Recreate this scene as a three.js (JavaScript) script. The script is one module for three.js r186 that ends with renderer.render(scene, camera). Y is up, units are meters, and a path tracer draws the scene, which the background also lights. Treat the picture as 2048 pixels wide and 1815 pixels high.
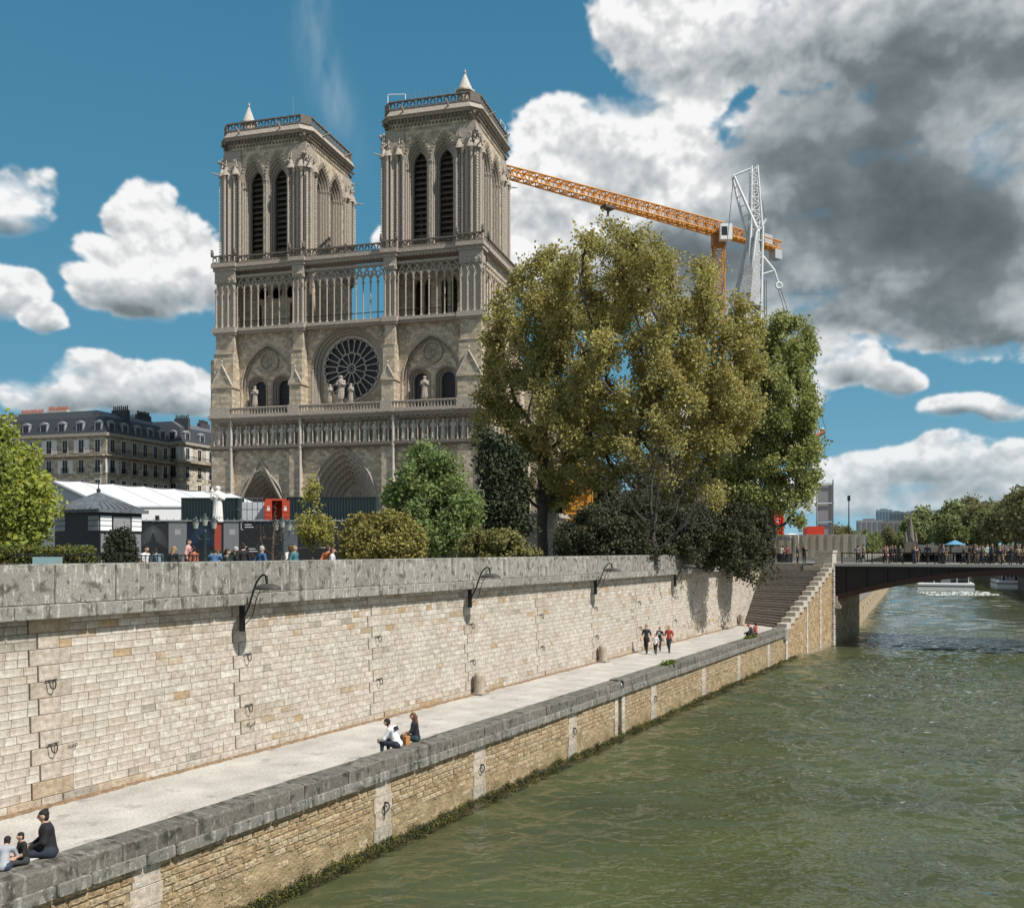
import * as THREE from 'three';
import { mergeGeometries } from 'three/addons/utils/BufferGeometryUtils.js';

// ---------- camera, renderer, sun ----------
const scene = new THREE.Scene();
const camera = new THREE.PerspectiveCamera(50.36, 1024 / 907, 0.5, 9000);
camera.position.set(0, 8.5, 0);                      // eye height above the river, standing on the next bridge downstream
camera.setViewOffset(1024, 907, 0, -95.2, 1024, 907); // rising front: verticals stay vertical
const renderer = new THREE.WebGLRenderer({ antialias: true });
renderer.toneMapping = THREE.LinearToneMapping;
renderer.toneMappingExposure = 1.12;
renderer.shadowMap.enabled = true;
const SUN = new THREE.Vector3(0.85, 0, 0.527).normalize().multiplyScalar(Math.cos(0.89)).setY(Math.sin(0.89));
const sun = new THREE.DirectionalLight(new THREE.Color(1, 0.96, 0.905), 4.8);
sun.position.copy(SUN).multiplyScalar(300).add(new THREE.Vector3(0, 0, -80));
sun.target.position.set(0, 0, -80);
sun.castShadow = true; sun.shadow.mapSize.set(4096, 4096);
Object.assign(sun.shadow.camera, { left: -140, right: 140, top: 140, bottom: -140, near: 1, far: 800 });
scene.add(sun, sun.target);

// ---------- seeded random and noise ----------
function rng(seed) { let s = seed | 0; return () => { s = (s + 0x6d2b79f5) | 0; let t = Math.imul(s ^ (s >>> 15), 1 | s); t = (t + Math.imul(t ^ (t >>> 7), 61 | t)) ^ t; return ((t ^ (t >>> 14)) >>> 0) / 4294967296; }; }
const clamp = (x, a = 0, b = 1) => x < a ? a : x > b ? b : x;
const sstep = (a, b, x) => { const t = clamp((x - a) / (b - a)); return t * t * (3 - 2 * t); };
const lerp = (a, b, t) => a + (b - a) * t;
const PERM = new Uint8Array(512); { const r = rng(77), p = Array.from({ length: 256 }, (_, i) => i); for (let i = 255; i > 0; i--) { const j = (r() * (i + 1)) | 0;[p[i], p[j]] = [p[j], p[i]]; } for (let i = 0; i < 512; i++) PERM[i] = p[i & 255]; }
function grad(h, x, y, z) { const u = (h & 8) ? y : x, v = (h & 12) === 0 ? y : ((h & 13) === 12 ? x : z); return ((h & 1) ? -u : u) + ((h & 2) ? -v : v); }
function noise3(x, y, z) {
  const fx = Math.floor(x), fy = Math.floor(y), fz = Math.floor(z), X = fx & 255, Y = fy & 255, Z = fz & 255; x -= fx; y -= fy; z -= fz;
  const u = x * x * x * (x * (x * 6 - 15) + 10), v = y * y * y * (y * (y * 6 - 15) + 10), w = z * z * z * (z * (z * 6 - 15) + 10);
  const A = PERM[X] + Y, AA = PERM[A] + Z, AB = PERM[A + 1] + Z, B = PERM[X + 1] + Y, BA = PERM[B] + Z, BB = PERM[B + 1] + Z;
  const l = (a, b, t) => a + (b - a) * t;
  return l(l(l(grad(PERM[AA], x, y, z), grad(PERM[BA], x - 1, y, z), u), l(grad(PERM[AB], x, y - 1, z), grad(PERM[BB], x - 1, y - 1, z), u), v),
    l(l(grad(PERM[AA + 1], x, y, z - 1), grad(PERM[BA + 1], x - 1, y, z - 1), u), l(grad(PERM[AB + 1], x, y - 1, z - 1), grad(PERM[BB + 1], x - 1, y - 1, z - 1), u), v), w);
}
function fbm3(x, y, z, o = 5, g = 0.5) { let s = 0, a = 1, n = 0; for (let i = 0; i < o; i++) { s += a * noise3(x, y, z); n += a; a *= g; x = x * 2.03 + 17.1; y = y * 2.03 + 5.7; z = z * 2.03 + 9.2; } return s / n; }
function billow3(x, y, z, o = 5, g = 0.5) { let s = 0, a = 1, n = 0; for (let i = 0; i < o; i++) { s += a * (1 - 2.2 * Math.abs(noise3(x, y, z))); n += a; a *= g; x = x * 2.07 + 7.1; y = y * 2.07 + 15.7; z = z * 2.07 + 3.2; } return s / n; }
// ---------- sky: blue air with broken cumulus, one function of direction for the whole dome ----------
// cumulus heaps: [azimuth deg, elevation deg, half width, half height]; the air between stays clear
const HEAPS = [
[-26.9, 18.0, 1.9, 2.0], [-27.6, 17.1, 2.2, 1.2], [-21.0, 18.0, 2.2, 2.1], [-19.0, 16.3, 2.7, 2.3], [-22.1, 15.4, 2.5, 1.7], [-20.6, 13.8, 4.3, 1.7],
[-17.2, 14.9, 1.9, 2.5], [-23.9, 14.3, 1.5, 0.8], [-27.5, 12.8, 1.8, 1.5], [-25.8, 11.8, 1.1, 0.7], [-23.6, 9.5, 1.7, 1.2], [-22.1, 8.8, 4.1, 1.5],
[-19.4, 9.0, 2.5, 1.5], [-25.6, 8.1, 3.1, 1.1], [-20.6, 7.8, 3.9, 0.8], [-21.6, 7.6, 1.5, 0.7], [-8.2, 17.5, 1.0, 0.9], [3.1, 22.9, 3.3, 2.1],
[6.1, 22.6, 4.4, 2.5], [1.4, 19.6, 2.7, 2.9], [8.4, 21.5, 4.6, 3.6], [4.6, 19.3, 4.7, 2.6], [7.8, 28.3, 3.6, 2.2], [11.6, 26.4, 5.1, 2.8],
[15.0, 28.1, 7.4, 2.9], [20.4, 26.8, 8.3, 3.8], [26.6, 25.7, 7.8, 4.1], [18.0, 20.7, 7.0, 4.9], [24.4, 20.2, 7.1, 6.4], [20.6, 15.7, 8.8, 4.4],
[27.1, 13.9, 5.6, 4.7], [13.9, 18.1, 6.1, 3.9], [9.0, 15.9, 6.6, 3.8], [2.8, 16.1, 4.4, 2.5], [20.6, 12.7, 6.7, 1.6], [25.9, 11.8, 6.2, 1.6],
[18.8, 10.2, 2.4, 2.0], [21.1, 9.0, 1.8, 1.1], [24.4, 7.4, 2.5, 0.7], [26.6, 7.1, 1.7, 0.6], [20.6, 4.8, 3.1, 1.2], [23.7, 4.6, 3.2, 1.5],
[26.5, 3.5, 3.1, 1.7], [19.0, 3.2, 4.2, 1.5], [27.8, 4.7, 1.4, 1.2], [23.2, 2.5, 5.8, 1.2], [13.9, 8.5, 4.2, 2.5], [32.4, 19.2, 5.5, 8.9],
[31.4, 10.0, 3.5, 1.7], [32.4, 3.7, 3.8, 1.5], [-30.7, 14.9, 2.6, 2.9], [-32.0, 8.5, 3.4, 1.5], [-29.3, 4.1, 2.7, 0.8], [13.9, 33.1, 11.1, 3.2],
[26.8, 31.9, 9.4, 3.8], [-31.3, 22.8, 2.6, 1.3],
];
// thicker, unlit parts of the bank: the same numbers and how much darker
const DARKS = [
[17.7, 21.9, 7.2, 4.1, 0.75], [24.4, 20.6, 9.3, 6.1, 0.85], [20.9, 16.1, 9.3, 4.9, 0.75], [12.2, 16.9, 5.7, 2.9, 0.60], [28.2, 13.8, 6.4, 4.7, 0.65], [19.8, 12.6, 8.9, 2.1, 0.40],
[9.0, 15.4, 6.6, 3.0, 0.55], [-20.6, 12.9, 4.9, 1.6, 0.50], [-22.1, 7.7, 5.6, 1.1, 0.40], [26.8, 2.6, 5.7, 1.9, 0.25], [18.0, 26.9, 7.0, 2.5, 0.38], [25.9, 25.2, 7.9, 3.7, 0.55],
[13.9, 21.1, 3.6, 1.8, 0.50], [4.6, 20.9, 3.5, 1.6, 0.30], [8.1, 25.2, 3.5, 1.4, 0.25], [-26.9, 16.4, 2.6, 0.7, 0.35], [24.4, 6.9, 3.0, 0.5, 0.35], [23.2, 3.8, 6.5, 1.4, 0.30],
[19.3, 8.8, 3.7, 1.4, 0.40],
];
{
  const W = 4096, H = 2048, data = new Float32Array(W * H * 4), R2 = Math.PI / 180;
  const air = (el) => { const t = Math.pow(clamp(el / 55), 0.6), h = Math.exp(-el / 4.5); return [lerp(0.150, 0.010, t) + 0.20 * h, lerp(0.430, 0.112, t) + 0.17 * h, lerp(0.600, 0.245, t) + 0.12 * h]; };
  for (let j = H / 2; j < H; j++) {
    const el0 = ((j + 0.5) / H * 180 - 90), ce = Math.cos(el0 * R2), se = Math.sin(el0 * R2), base = air(el0);
    for (let i = 0; i < W; i++) {
      const lon = ((i + 0.5) / W * 2 - 1) * Math.PI, dx = Math.cos(lon) * ce, dz = Math.sin(lon) * ce;
      const az0 = Math.atan2(dx, -dz) / R2, o = (j * W + i) * 4;
      if ((Math.abs(az0) > 33 || el0 > 33) && (i & 3 || j & 3)) { const s0 = ((j & ~3) * W + (i & ~3)) * 4; for (let c = 0; c < 4; c++) data[o + c] = data[s0 + c]; continue; } // coarser away from the view
      const w1 = fbm3(dx * 9, se * 11 + 31, dz * 9, 3), w2 = fbm3(dx * 9 + 50, se * 11, dz * 9, 3);
      const az = az0 + 2.4 * w1, el = Math.max(0, el0 + 1.3 * w2 * sstep(0, 6, el0));
      const front = sstep(66, 44, Math.abs(az + 2)) * sstep(58, 44, el);
      const k = 1 / (se + 0.22), g = fbm3(dx * k * 1.6 + 3.1, 2.2, dz * k * 1.6 + 8.4, 4);
      let dens = (g * 2.3 + 0.02) * (1 - front) - 1.2 * front, low = 0.5, wsum = 0.001, dark = 0;
      if (front > 0.001) {
        let best = -1.2, ls = 0;
        for (const [a, e, rx, ry] of HEAPS) {
          const ux = (az - a) / rx, uy = (el - e) / ry; if (Math.abs(ux) > 1.7 || Math.abs(uy) > 1.9) continue;
          const q = 1 - ux * ux - uy * uy * (uy < 0 ? 1.35 : 1); if (q > best) best = q;
          if (q > -0.4) { const w = q + 0.4; ls += w * (0.5 - uy * 0.5); wsum += w; }
        }
        low = ls / wsum; dens = Math.max(dens, Math.min(best, 0.75) * front);
        for (const [a, e, rx, ry, s] of DARKS) { const ux = (az - a) / rx, uy = (el - e) / ry, q = 1 - ux * ux - uy * uy; if (q > 0) dark += q * s * 0.82 * front; }
      }
      let r = base[0], gg = base[1], b = base[2];
      // thin high streak of cirrus
      const cx = az0 + 11.0 + 0.16 * (el0 - 27) + 1.2 * noise3(el0 * 0.16, 4, 1), ci = Math.exp(-cx * cx / 1.0) * sstep(20, 25, el0) * (0.4 + 1.1 * fbm3(az0 * 0.9, el0 * 0.3, 3, 5)) * 0.36 * front;
      if (ci > 0) { r += (0.62 - r) * clamp(ci); gg += (0.70 - gg) * clamp(ci); b += (0.76 - b) * clamp(ci); }
      if (dens > -1.15) {
        // cauliflower edge: ridged noise from about two degrees down to the finest the picture holds
        const S = 17, qx = dx * S, qy = se * S * 1.15, qz = dz * S;
        const puff = billow3(qx, qy, qz, 6, 0.62), soft = fbm3(qx * 0.33 + 40, qy * 0.45, qz * 0.33, 4), wisp = fbm3(qx * 0.5 + 11, qy * 0.9, qz * 0.5 + 3, 5, 0.6);
        const d = dens + 0.62 * puff + 0.55 * soft - 0.20;
        const torn = sstep(-0.05, 0.3, wisp + 0.3 * w2 + 0.35 * sstep(0.55, 1.0, low)), a = sstep(0.0, lerp(0.25, 1.1, torn * torn), d);
        if (a > 0.003) {
          const fine = billow3(qx * 1.7 + 9, qy * 1.8, qz * 1.7, 6, 0.62), lit = billow3(qx + 0.10, qy + 0.24, qz, 4, 0.6) - puff;
          let sh = 0.10 + 0.58 * sstep(0.42, 0.95, low) * sstep(0.05, 0.6, d) + 0.42 * (1 - 0.5 * Math.min(1, dark)) * lit - 0.26 * (1 - 0.8 * Math.min(1, dark)) * fine + 0.05 * soft + dark * (0.80 + 1.0 * soft + 0.35 * wisp) + 0.10 * sstep(0.3, 1.2, d);
          sh += (0.12 + 0.25 * sstep(0.0, 0.6, g)) * (1 - front);
          sh = sh > 0.72 ? 0.72 + 0.23 * (1 - Math.exp(-(sh - 0.72) / 0.3)) + 0.06 * fine : sh; sh = clamp(sh, 0, 0.99);
          const c0 = lerp(0.95, 0.10, Math.pow(sh, 0.66)), cr = c0 * lerp(1, 0.84, sh), cg = c0 * lerp(1, 1.03, sh), cb = c0 * lerp(1.0, 1.13, sh);
          const hz = Math.exp(-el0 / 5) * 0.32;
          r = lerp(r, lerp(cr, base[0] * 1.1, hz), a); gg = lerp(gg, lerp(cg, base[1] * 1.05, hz), a); b = lerp(b, lerp(cb, base[2], hz), a);
        }
      }
      data[o] = r * 0.88; data[o + 1] = gg * 0.88; data[o + 2] = b * 0.88; data[o + 3] = 1;
    }
  }
  for (let j = 0; j < H / 2; j++) for (let i = 0; i < W; i++) { const o = (j * W + i) * 4; data[o] = 0.15; data[o + 1] = 0.155; data[o + 2] = 0.14; data[o + 3] = 1; }
  const sky = new THREE.DataTexture(data, W, H, THREE.RGBAFormat, THREE.FloatType);
  sky.mapping = THREE.EquirectangularReflectionMapping; sky.magFilter = sky.minFilter = THREE.LinearFilter; sky.needsUpdate = true;
  scene.background = sky; scene.environment = sky;
}
// ---------- helpers ----------
const V3 = (x, y, z) => new THREE.Vector3(x, y, z);
const lin = (r, g, b) => new THREE.Color().setRGB(r, g, b);
function faceUV(g) { // uv in metres, by the axis each face looks along
  const p = g.attributes.position, n = g.attributes.normal, uv = new Float32Array(p.count * 2);
  for (let i = 0; i < p.count; i += 3) {
    let nx = 0, ny = 0, nz = 0; for (let k = 0; k < 3; k++) { nx += n.getX(i + k); ny += n.getY(i + k); nz += n.getZ(i + k); }
    nx = Math.abs(nx); ny = Math.abs(ny); nz = Math.abs(nz);
    for (let k = 0; k < 3; k++) { const x = p.getX(i + k), y = p.getY(i + k), z = p.getZ(i + k); uv[2 * (i + k)] = nx > ny && nx > nz ? z : x; uv[2 * (i + k) + 1] = ny > nx && ny > nz ? z : y; }
  }
  g.setAttribute('uv', new THREE.BufferAttribute(uv, 2)); return g;
}
class Geo {                      // collects simple shapes and joins them into one geometry
  constructor() { this.l = []; this.c = null; }
  tint(c) { this.c = c; return this; }
  add(g, m) {
    g = g.index ? g.toNonIndexed() : g; if (m) g.applyMatrix4(m);
    for (const k of Object.keys(g.attributes)) if (k !== 'position' && k !== 'normal') g.deleteAttribute(k);
    if (this.c) { const n = g.attributes.position.count, a = new Float32Array(n * 3); for (let i = 0; i < n; i++) { a[3 * i] = this.c[0]; a[3 * i + 1] = this.c[1]; a[3 * i + 2] = this.c[2]; } g.setAttribute('color', new THREE.BufferAttribute(a, 3)); }
    this.l.push(g); return this;
  }
  box(x, y, z, w, h, d, ry = 0, rx = 0, rz = 0) { return this.add(new THREE.BoxGeometry(w, h, d), new THREE.Matrix4().makeRotationFromEuler(new THREE.Euler(rx, ry, rz, 'YXZ')).setPosition(x, y, z)); }
  bx(x0, x1, y0, y1, z0, z1) { return this.box((x0 + x1) / 2, (y0 + y1) / 2, (z0 + z1) / 2, Math.abs(x1 - x0), Math.abs(y1 - y0), Math.abs(z1 - z0)); }
  cyl(x, y, z, r0, r1, h, s = 8, open = false) { return this.add(new THREE.CylinderGeometry(r1, r0, h, s, 1, open), new THREE.Matrix4().makeTranslation(x, y + h / 2, z)); }
  bar(a, b, r0, r1 = r0, s = 6) { const d = V3().subVectors(b, a), L = d.length(); if (L < 1e-6) return this; return this.add(new THREE.CylinderGeometry(r1, r0, L, s, 1), new THREE.Matrix4().compose(V3().addVectors(a, b).multiplyScalar(0.5), new THREE.Quaternion().setFromUnitVectors(V3(0, 1, 0), d.normalize()), V3(1, 1, 1))); }
  ball(x, y, z, rx, ry = rx, rz = rx, s = 8) { return this.add(new THREE.SphereGeometry(1, s, Math.max(4, s * 0.75 | 0)), new THREE.Matrix4().makeScale(rx, ry, rz).setPosition(x, y, z)); }
  lathe(x, y, z, pts, s = 10) { return this.add(new THREE.LatheGeometry(pts.map(([r, h]) => new THREE.Vector2(r, h)), s), new THREE.Matrix4().makeTranslation(x, y, z)); }
  ring(x, y, z, R, r, a0 = 0, a1 = Math.PI * 2, n = 24, s = 5) { return this.add(new THREE.TorusGeometry(R, r, s, n, a1 - a0), new THREE.Matrix4().makeRotationZ(a0).setPosition(x, y, z)); }
  ext(shape, z0, z1, m) { const g = new THREE.ExtrudeGeometry(shape, { depth: z1 - z0, bevelEnabled: false, curveSegments: 12 }); g.translate(0, 0, z0); return this.add(g, m); }
  tube(pts, r, s = 6, n = 24) { return this.add(new THREE.TubeGeometry(new THREE.CatmullRomCurve3(pts), n, r, s)); }
  prism(pts, z0, z1, m) { return this.ext(new THREE.Shape(pts.map(([x, y]) => new THREE.Vector2(x, y))), z0, z1, m); }
  build() { const g = this.l.length > 1 ? mergeGeometries(this.l) : this.l[0]; return faceUV(g); }
}
const taken = new Map();
function numbered(name) { const n = taken.get(name) || 0; taken.set(name, n + 1); return n ? name + '_' + String(n).padStart(3, '0') : name; }
function mesh(name, geo, mat, parent) { const m = new THREE.Mesh(geo instanceof Geo ? geo.build() : geo, mat); m.name = parent ? name : numbered(name); (parent || scene).add(m); return m; }
function tag(o, label, category, group, kind) { if (label) o.userData.label = label; if (category) o.userData.category = category; if (group) o.userData.group = group; if (kind) o.userData.kind = kind; return o; }
function thing(name, label, category, x = 0, y = 0, z = 0, turn = 0, group) { const o = new THREE.Group(); o.name = numbered(name); o.position.set(x, y, z); o.rotation.y = turn; scene.add(o); return tag(o, label, category, group, 'thing'); }
function sub(name, parent) { const o = new THREE.Group(); o.name = name; parent.add(o); return o; }
function copyOf(o, label, x, y, z, turn = 0) { const c = o.clone(); c.name = numbered(o.name.replace(/_\d{3}$/, '')); c.userData = { ...o.userData }; if (label) c.userData.label = label; c.position.set(x, y, z); c.rotation.y = turn; scene.add(c); return c; }
// axes of the quay: t runs upstream along the bank, d is the distance back from the line of the camera towards the island
const QC = 0.4726, QS = 0.8813, QA = Math.atan2(QS, QC);
const quay = (t, y, d) => V3(-QS * d + QC * t, y, -(QC * d + QS * t));

// ---------- textures and materials ----------
function tex(w, h, metres, fn, srgb = true) { // fn(u, v) -> [r, g, b] in 0..255; repeats, made seamless by blending on a torus of noise
  const a = new Uint8Array(w * h * 4);
  for (let j = 0; j < h; j++) for (let i = 0; i < w; i++) { const c = fn(i / w, j / h), o = (j * w + i) * 4; a[o] = clamp(c[0], 0, 255); a[o + 1] = clamp(c[1], 0, 255); a[o + 2] = clamp(c[2], 0, 255); a[o + 3] = 255; }
  const t = new THREE.DataTexture(a, w, h, THREE.RGBAFormat); t.wrapS = t.wrapT = THREE.RepeatWrapping; t.magFilter = THREE.LinearFilter; t.minFilter = THREE.LinearMipmapLinearFilter; t.generateMipmaps = true;
  if (srgb) t.colorSpace = THREE.SRGBColorSpace; t.repeat.set(1 / metres, 1 / metres); t.needsUpdate = true; return t;
}
const TAU = Math.PI * 2;
function pn(x, y, px, py, s) { // gradient noise that repeats after px by py cells
  const fx = Math.floor(x), fy = Math.floor(y); x -= fx; y -= fy; const X0 = ((fx % px) + px) % px, X1 = (X0 + 1) % px, Y0 = ((fy % py) + py) % py, Y1 = (Y0 + 1) % py;
  const u = x * x * x * (x * (x * 6 - 15) + 10), v = y * y * y * (y * (y * 6 - 15) + 10), G = (i, j, a, b) => { const h = PERM[(PERM[(PERM[i & 255] + j) & 255] + s) & 255] & 7; return GX[h] * a + GY[h] * b; };
  return lerp(lerp(G(X0, Y0, x, y), G(X1, Y0, x - 1, y), u), lerp(G(X0, Y1, x, y - 1), G(X1, Y1, x - 1, y - 1), u), v) * 1.25;
}
const GX = Array.from({ length: 8 }, (_, i) => Math.cos(i * 0.7854 + 0.3)), GY = Array.from({ length: 8 }, (_, i) => Math.sin(i * 0.7854 + 0.3));
function tn(u, v, f, seed, o = 4, fv = f) { // tileable fbm
  let s = 0, a = 1, n = 0, p = Math.max(1, Math.round(f)), q = Math.max(1, Math.round(fv)), sd = Math.floor(seed) * 7; for (let k = 0; k < o; k++) { s += a * pn(u * p, v * q, p, q, sd + k * 31); n += a; a *= 0.55; p *= 2; q *= 2; } return s / n;
}
function pic(w, h, draw) { const c = document.createElement('canvas'); c.width = w; c.height = h; draw(c.getContext('2d'), w, h); const t = new THREE.CanvasTexture(c); t.colorSpace = THREE.SRGBColorSpace; return t; }
const mat = (r, g, b, rough = 0.9, more = {}) => new THREE.MeshStandardMaterial({ color: lin(r, g, b), roughness: rough, ...more });
const gray = (v) => [v, v, v];
// dressed limestone, grey-brown with soot in the grain; coursed for the cathedral (its courses are too small to tell apart)
const T_grain = tex(512, 512, 1.6, (u, v) => gray(218 + 95 * tn(u, v, 9, 2, 5) + 60 * tn(u, v, 60, 8, 2)));
const T_grainBump = tex(512, 512, 1.6, (u, v) => gray(128 + 150 * tn(u, v, 14, 4, 5)), false);
const courseR = rng(5), courseTone = Array.from({ length: 16 }, () => Array.from({ length: 9 }, () => courseR()));
const T_course = tex(1024, 1024, 6.4, (u, v) => {
  const row = Math.floor(v * 16), off = (row % 2) * 0.5 + (row * 0.37) % 0.3, col = Math.floor(u * 8 + off) % 8, fu = (u * 8 + off) % 1, fv = (v * 16) % 1;
  const tone = courseTone[row][col], joint = (fu < 0.035 || fv < 0.07) ? 0.84 : 1, soot = tn(u, v, 12, 11, 5), run = tn(u, v, 22, 21, 3, 5);
  const k = (0.80 + 0.22 * tone) * joint * (1 + 0.16 * soot + 0.12 * run), warm = 0.5 + 0.5 * tone;
  return [246 * k, (240 + 3 * warm) * k, (230 + 5 * (1 - warm)) * k];
});
const T_courseBump = tex(512, 512, 6.4, (u, v) => { const row = Math.floor(v * 16), off = (row % 2) * 0.5 + (row * 0.37) % 0.3, fu = (u * 8 + off) % 1, fv = (v * 16) % 1; return gray((fu < 0.03 || fv < 0.06) ? 90 : 150 + 60 * tn(u, v, 40, 3, 3)); }, false);
const M = {
  stone: mat(0.62, 0.53, 0.435, 0.92, { map: T_course, bumpMap: T_courseBump, bumpScale: 0.03 }),
  carved: mat(0.59, 0.51, 0.425, 0.92, { map: T_grain, bumpMap: T_grainBump, bumpScale: 0.12 }),
  sooty: mat(0.26, 0.222, 0.182, 0.95, { map: T_grain, bumpMap: T_grainBump, bumpScale: 0.10 }),
  pale: mat(0.70, 0.64, 0.56, 0.9, { map: T_grain }),
  black: mat(0.012, 0.012, 0.014, 0.6),
  oak: mat(0.15, 0.122, 0.095, 0.9),
  glass: new THREE.MeshStandardMaterial({ color: lin(0.010, 0.011, 0.014), roughness: 0.45 }),
  iron: mat(0.02, 0.021, 0.022, 0.5, { metalness: 0.3 }),
  zinc: mat(0.16, 0.175, 0.19, 0.55, { map: T_grain }),
  white: mat(0.80, 0.80, 0.79, 0.6),
};
// ---------- river, banks and the quay ----------
const WATER = 0, WALK = 2.1, PARVIS = 7.2;
{ // river surface: a fine sheet of real choppy waves between the banks, a coarser one far upstream
  const T_ripple = tex(768, 768, 3.1, (u, v) => gray(128 + 170 * (0.3 - Math.abs(tn(u, v, 7, 5, 2))) + 50 * tn(u, v, 13, 15, 2)), false);
  const water = new THREE.MeshPhysicalMaterial({ color: lin(0.93, 0.95, 0.90), roughness: 0.02, ior: 1.33, transmission: 1, thickness: 0, bumpMap: T_ripple, bumpScale: 0.05 });
  const crest = (x, z, s) => 0.5 - Math.abs(noise3(x, z, s)) * 1.6; // cusped wavelets
  const height = (x, z) => {
    const gust = 0.34 + 0.78 * sstep(-0.35, 0.4, noise3(x * 0.045, z * 0.045, 2.5) + 0.4 * noise3(x * 0.13, z * 0.13, 6.5));
    const wx = x + 0.7 * noise3(x * 0.3, z * 0.3, 7), wz = z + 0.7 * noise3(x * 0.3, z * 0.3, 1);
    return gust * (0.13 * noise3(wx * 0.28, wz * 0.42, 4) + 0.19 * crest(wx * 0.45, wz * 0.72, 9) + 0.115 * crest(wx * 1.0 + 5, wz * 1.5, 3) + 0.016 * noise3(wx * 2.2, wz * 3.2, 8));
  };
  const sheet = (ts, ds) => {
    const rows = ts.length, cols = ds.length, pos = new Float32Array(rows * cols * 3), uv = new Float32Array(rows * cols * 2), idx = [];
    for (let j = 0; j < rows; j++) for (let i = 0; i < cols; i++) { const p = quay(ts[j], 0, ds[i]), k = j * cols + i, far = sstep(400, 150, ts[j]); pos[3 * k] = p.x; pos[3 * k + 1] = height(p.x, -p.z) * (0.25 + 0.75 * far) - 0.03; pos[3 * k + 2] = p.z; uv[2 * k] = p.x; uv[2 * k + 1] = -p.z; if (i && j) idx.push(k - cols - 1, k - cols, k, k - cols - 1, k, k - 1); }
    const g = new THREE.BufferGeometry(); g.setAttribute('position', new THREE.BufferAttribute(pos, 3)); g.setAttribute('uv', new THREE.BufferAttribute(uv, 2)); g.setIndex(idx); g.computeVertexNormals(); return g;
  };
  const range = (a, b, s) => { const n = Math.ceil(Math.abs(b - a) / s), o = []; for (let i = 0; i <= n; i++) o.push(a + (b - a) * i / n); return o; };
  tag(mesh('river_water', sheet(range(0, 112, 0.15), range(17, -22, 0.15)), water), null, null, null, 'structure');
  tag(mesh('river_water_upstream', sheet([...range(112, 230, .55), ...range(231.5, 520, 3)], range(150, -120, 1.2)), water), null, null, null, 'structure');
}
const T_parvis = tex(512, 512, 5, (u, v) => gray(205 + 60 * tn(u, v, 8, 3, 5) + 40 * tn(u, v, 90, 5, 2)));
const T_silt = tex(512, 512, 40, (u, v) => { const k = 222 + 70 * tn(u, v, 5, 9, 5, 9); return [k, k, k - 4]; });
{ // ground of the island and of the other bank, with the river between them
  const ground = mat(0.26, 0.245, 0.215, 0.95, { map: T_parvis }), P = (x, d) => new THREE.Vector2(x, d);
  const flat = (name, pts, y, m) => { const g = new THREE.ShapeGeometry(new THREE.Shape(pts)); g.rotateX(-Math.PI / 2); const p = g.attributes.position, uv = g.attributes.uv; for (let i = 0; i < p.count; i++) uv.setXY(i, p.getX(i), p.getZ(i)); g.translate(0, y, 0); return tag(mesh(name, g, m), null, null, null, 'structure'); };
  const q = (t, d) => P(-QS * d + QC * t, QC * d + QS * t);
  flat('parvis_ground', [q(-70, 21.9), q(92, 21.9), q(92, 15.8), q(105.2, 15.6), P(38, 104.5), P(96, 245), P(170, 430), P(-900, 430), P(-900, 0)], PARVIS, ground);
  flat('far_ground', [P(-3000, 429.5), P(3000, 429.5), P(4000, 5000), P(-4000, 5000)], PARVIS - 0.02, ground);
  flat('bank_ground', [P(62, 92), P(1500, -100), P(1500, 430), P(202, 430), P(128, 250)], PARVIS - 0.01, ground);
  flat('murky_water_sheet', [P(-200, -100), P(900, -100), P(1500, 3000), P(-600, 3000)], -0.24, mat(0.074, 0.086, 0.027, 1, { map: T_silt })); // added sheet just under the waves, coloured as the silt-laden water body, no real bed
}
// tones of the quay stones, as the eye picks them out: chalk white to rust
const STONES = [[.62, .565, .495], [.66, .61, .545], [.57, .51, .44], [.60, .555, .495], [.52, .46, .38], [.69, .65, .59], [.56, .465, .355], [.50, .405, .295], [.53, .39, .245], [.43, .395, .34], [.64, .58, .51], [.59, .525, .445]];
const T_face = tex(512, 512, 1.3, (u, v) => { const b = tn(u, v, 7, 31, 5), s = tn(u, v, 40, 12, 3), k = 222 + 70 * b + 55 * s; return [k, k - 4 + 6 * b, k - 10 + 14 * b]; });
const T_faceBump = tex(512, 512, 1.3, (u, v) => gray(140 + 130 * tn(u, v, 10, 9, 5) + 60 * tn(u, v, 70, 2, 2)), false);
const stoneMats = STONES.map(([r, g, b]) => mat(r, g, b, 0.93, { map: T_face, bumpMap: T_faceBump, bumpScale: 0.02 }));
const stoneTinted = mat(1, 1, 1, 0.93, { map: T_face, bumpMap: T_faceBump, bumpScale: 0.02, vertexColors: true });
function block(w, h, d, c = 0.012) { // a dressed stone: front edges chamfered, back open; local z = 0 at its face
  const a = w / 2, b = h / 2, P = [[-a, -b, -c], [a, -b, -c], [a, b, -c], [-a, b, -c], [-a + c, -b + c, 0], [a - c, -b + c, 0], [a - c, b - c, 0], [-a + c, b - c, 0], [-a, -b, -d], [a, -b, -d], [a, b, -d], [-a, b, -d]];
  const Q = [[4, 5, 6, 7], [0, 1, 5, 4], [1, 2, 6, 5], [2, 3, 7, 6], [3, 0, 4, 7], [8, 9, 1, 0], [9, 10, 2, 1], [10, 11, 3, 2], [11, 8, 0, 3]], pos = [];
  for (const [i, j, k, l] of Q) for (const n of [i, j, k, i, k, l]) pos.push(...P[n]);
  const g = new THREE.BufferGeometry(); g.setAttribute('position', new THREE.Float32BufferAttribute(pos, 3)); g.computeVertexNormals(); return g;
}
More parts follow.
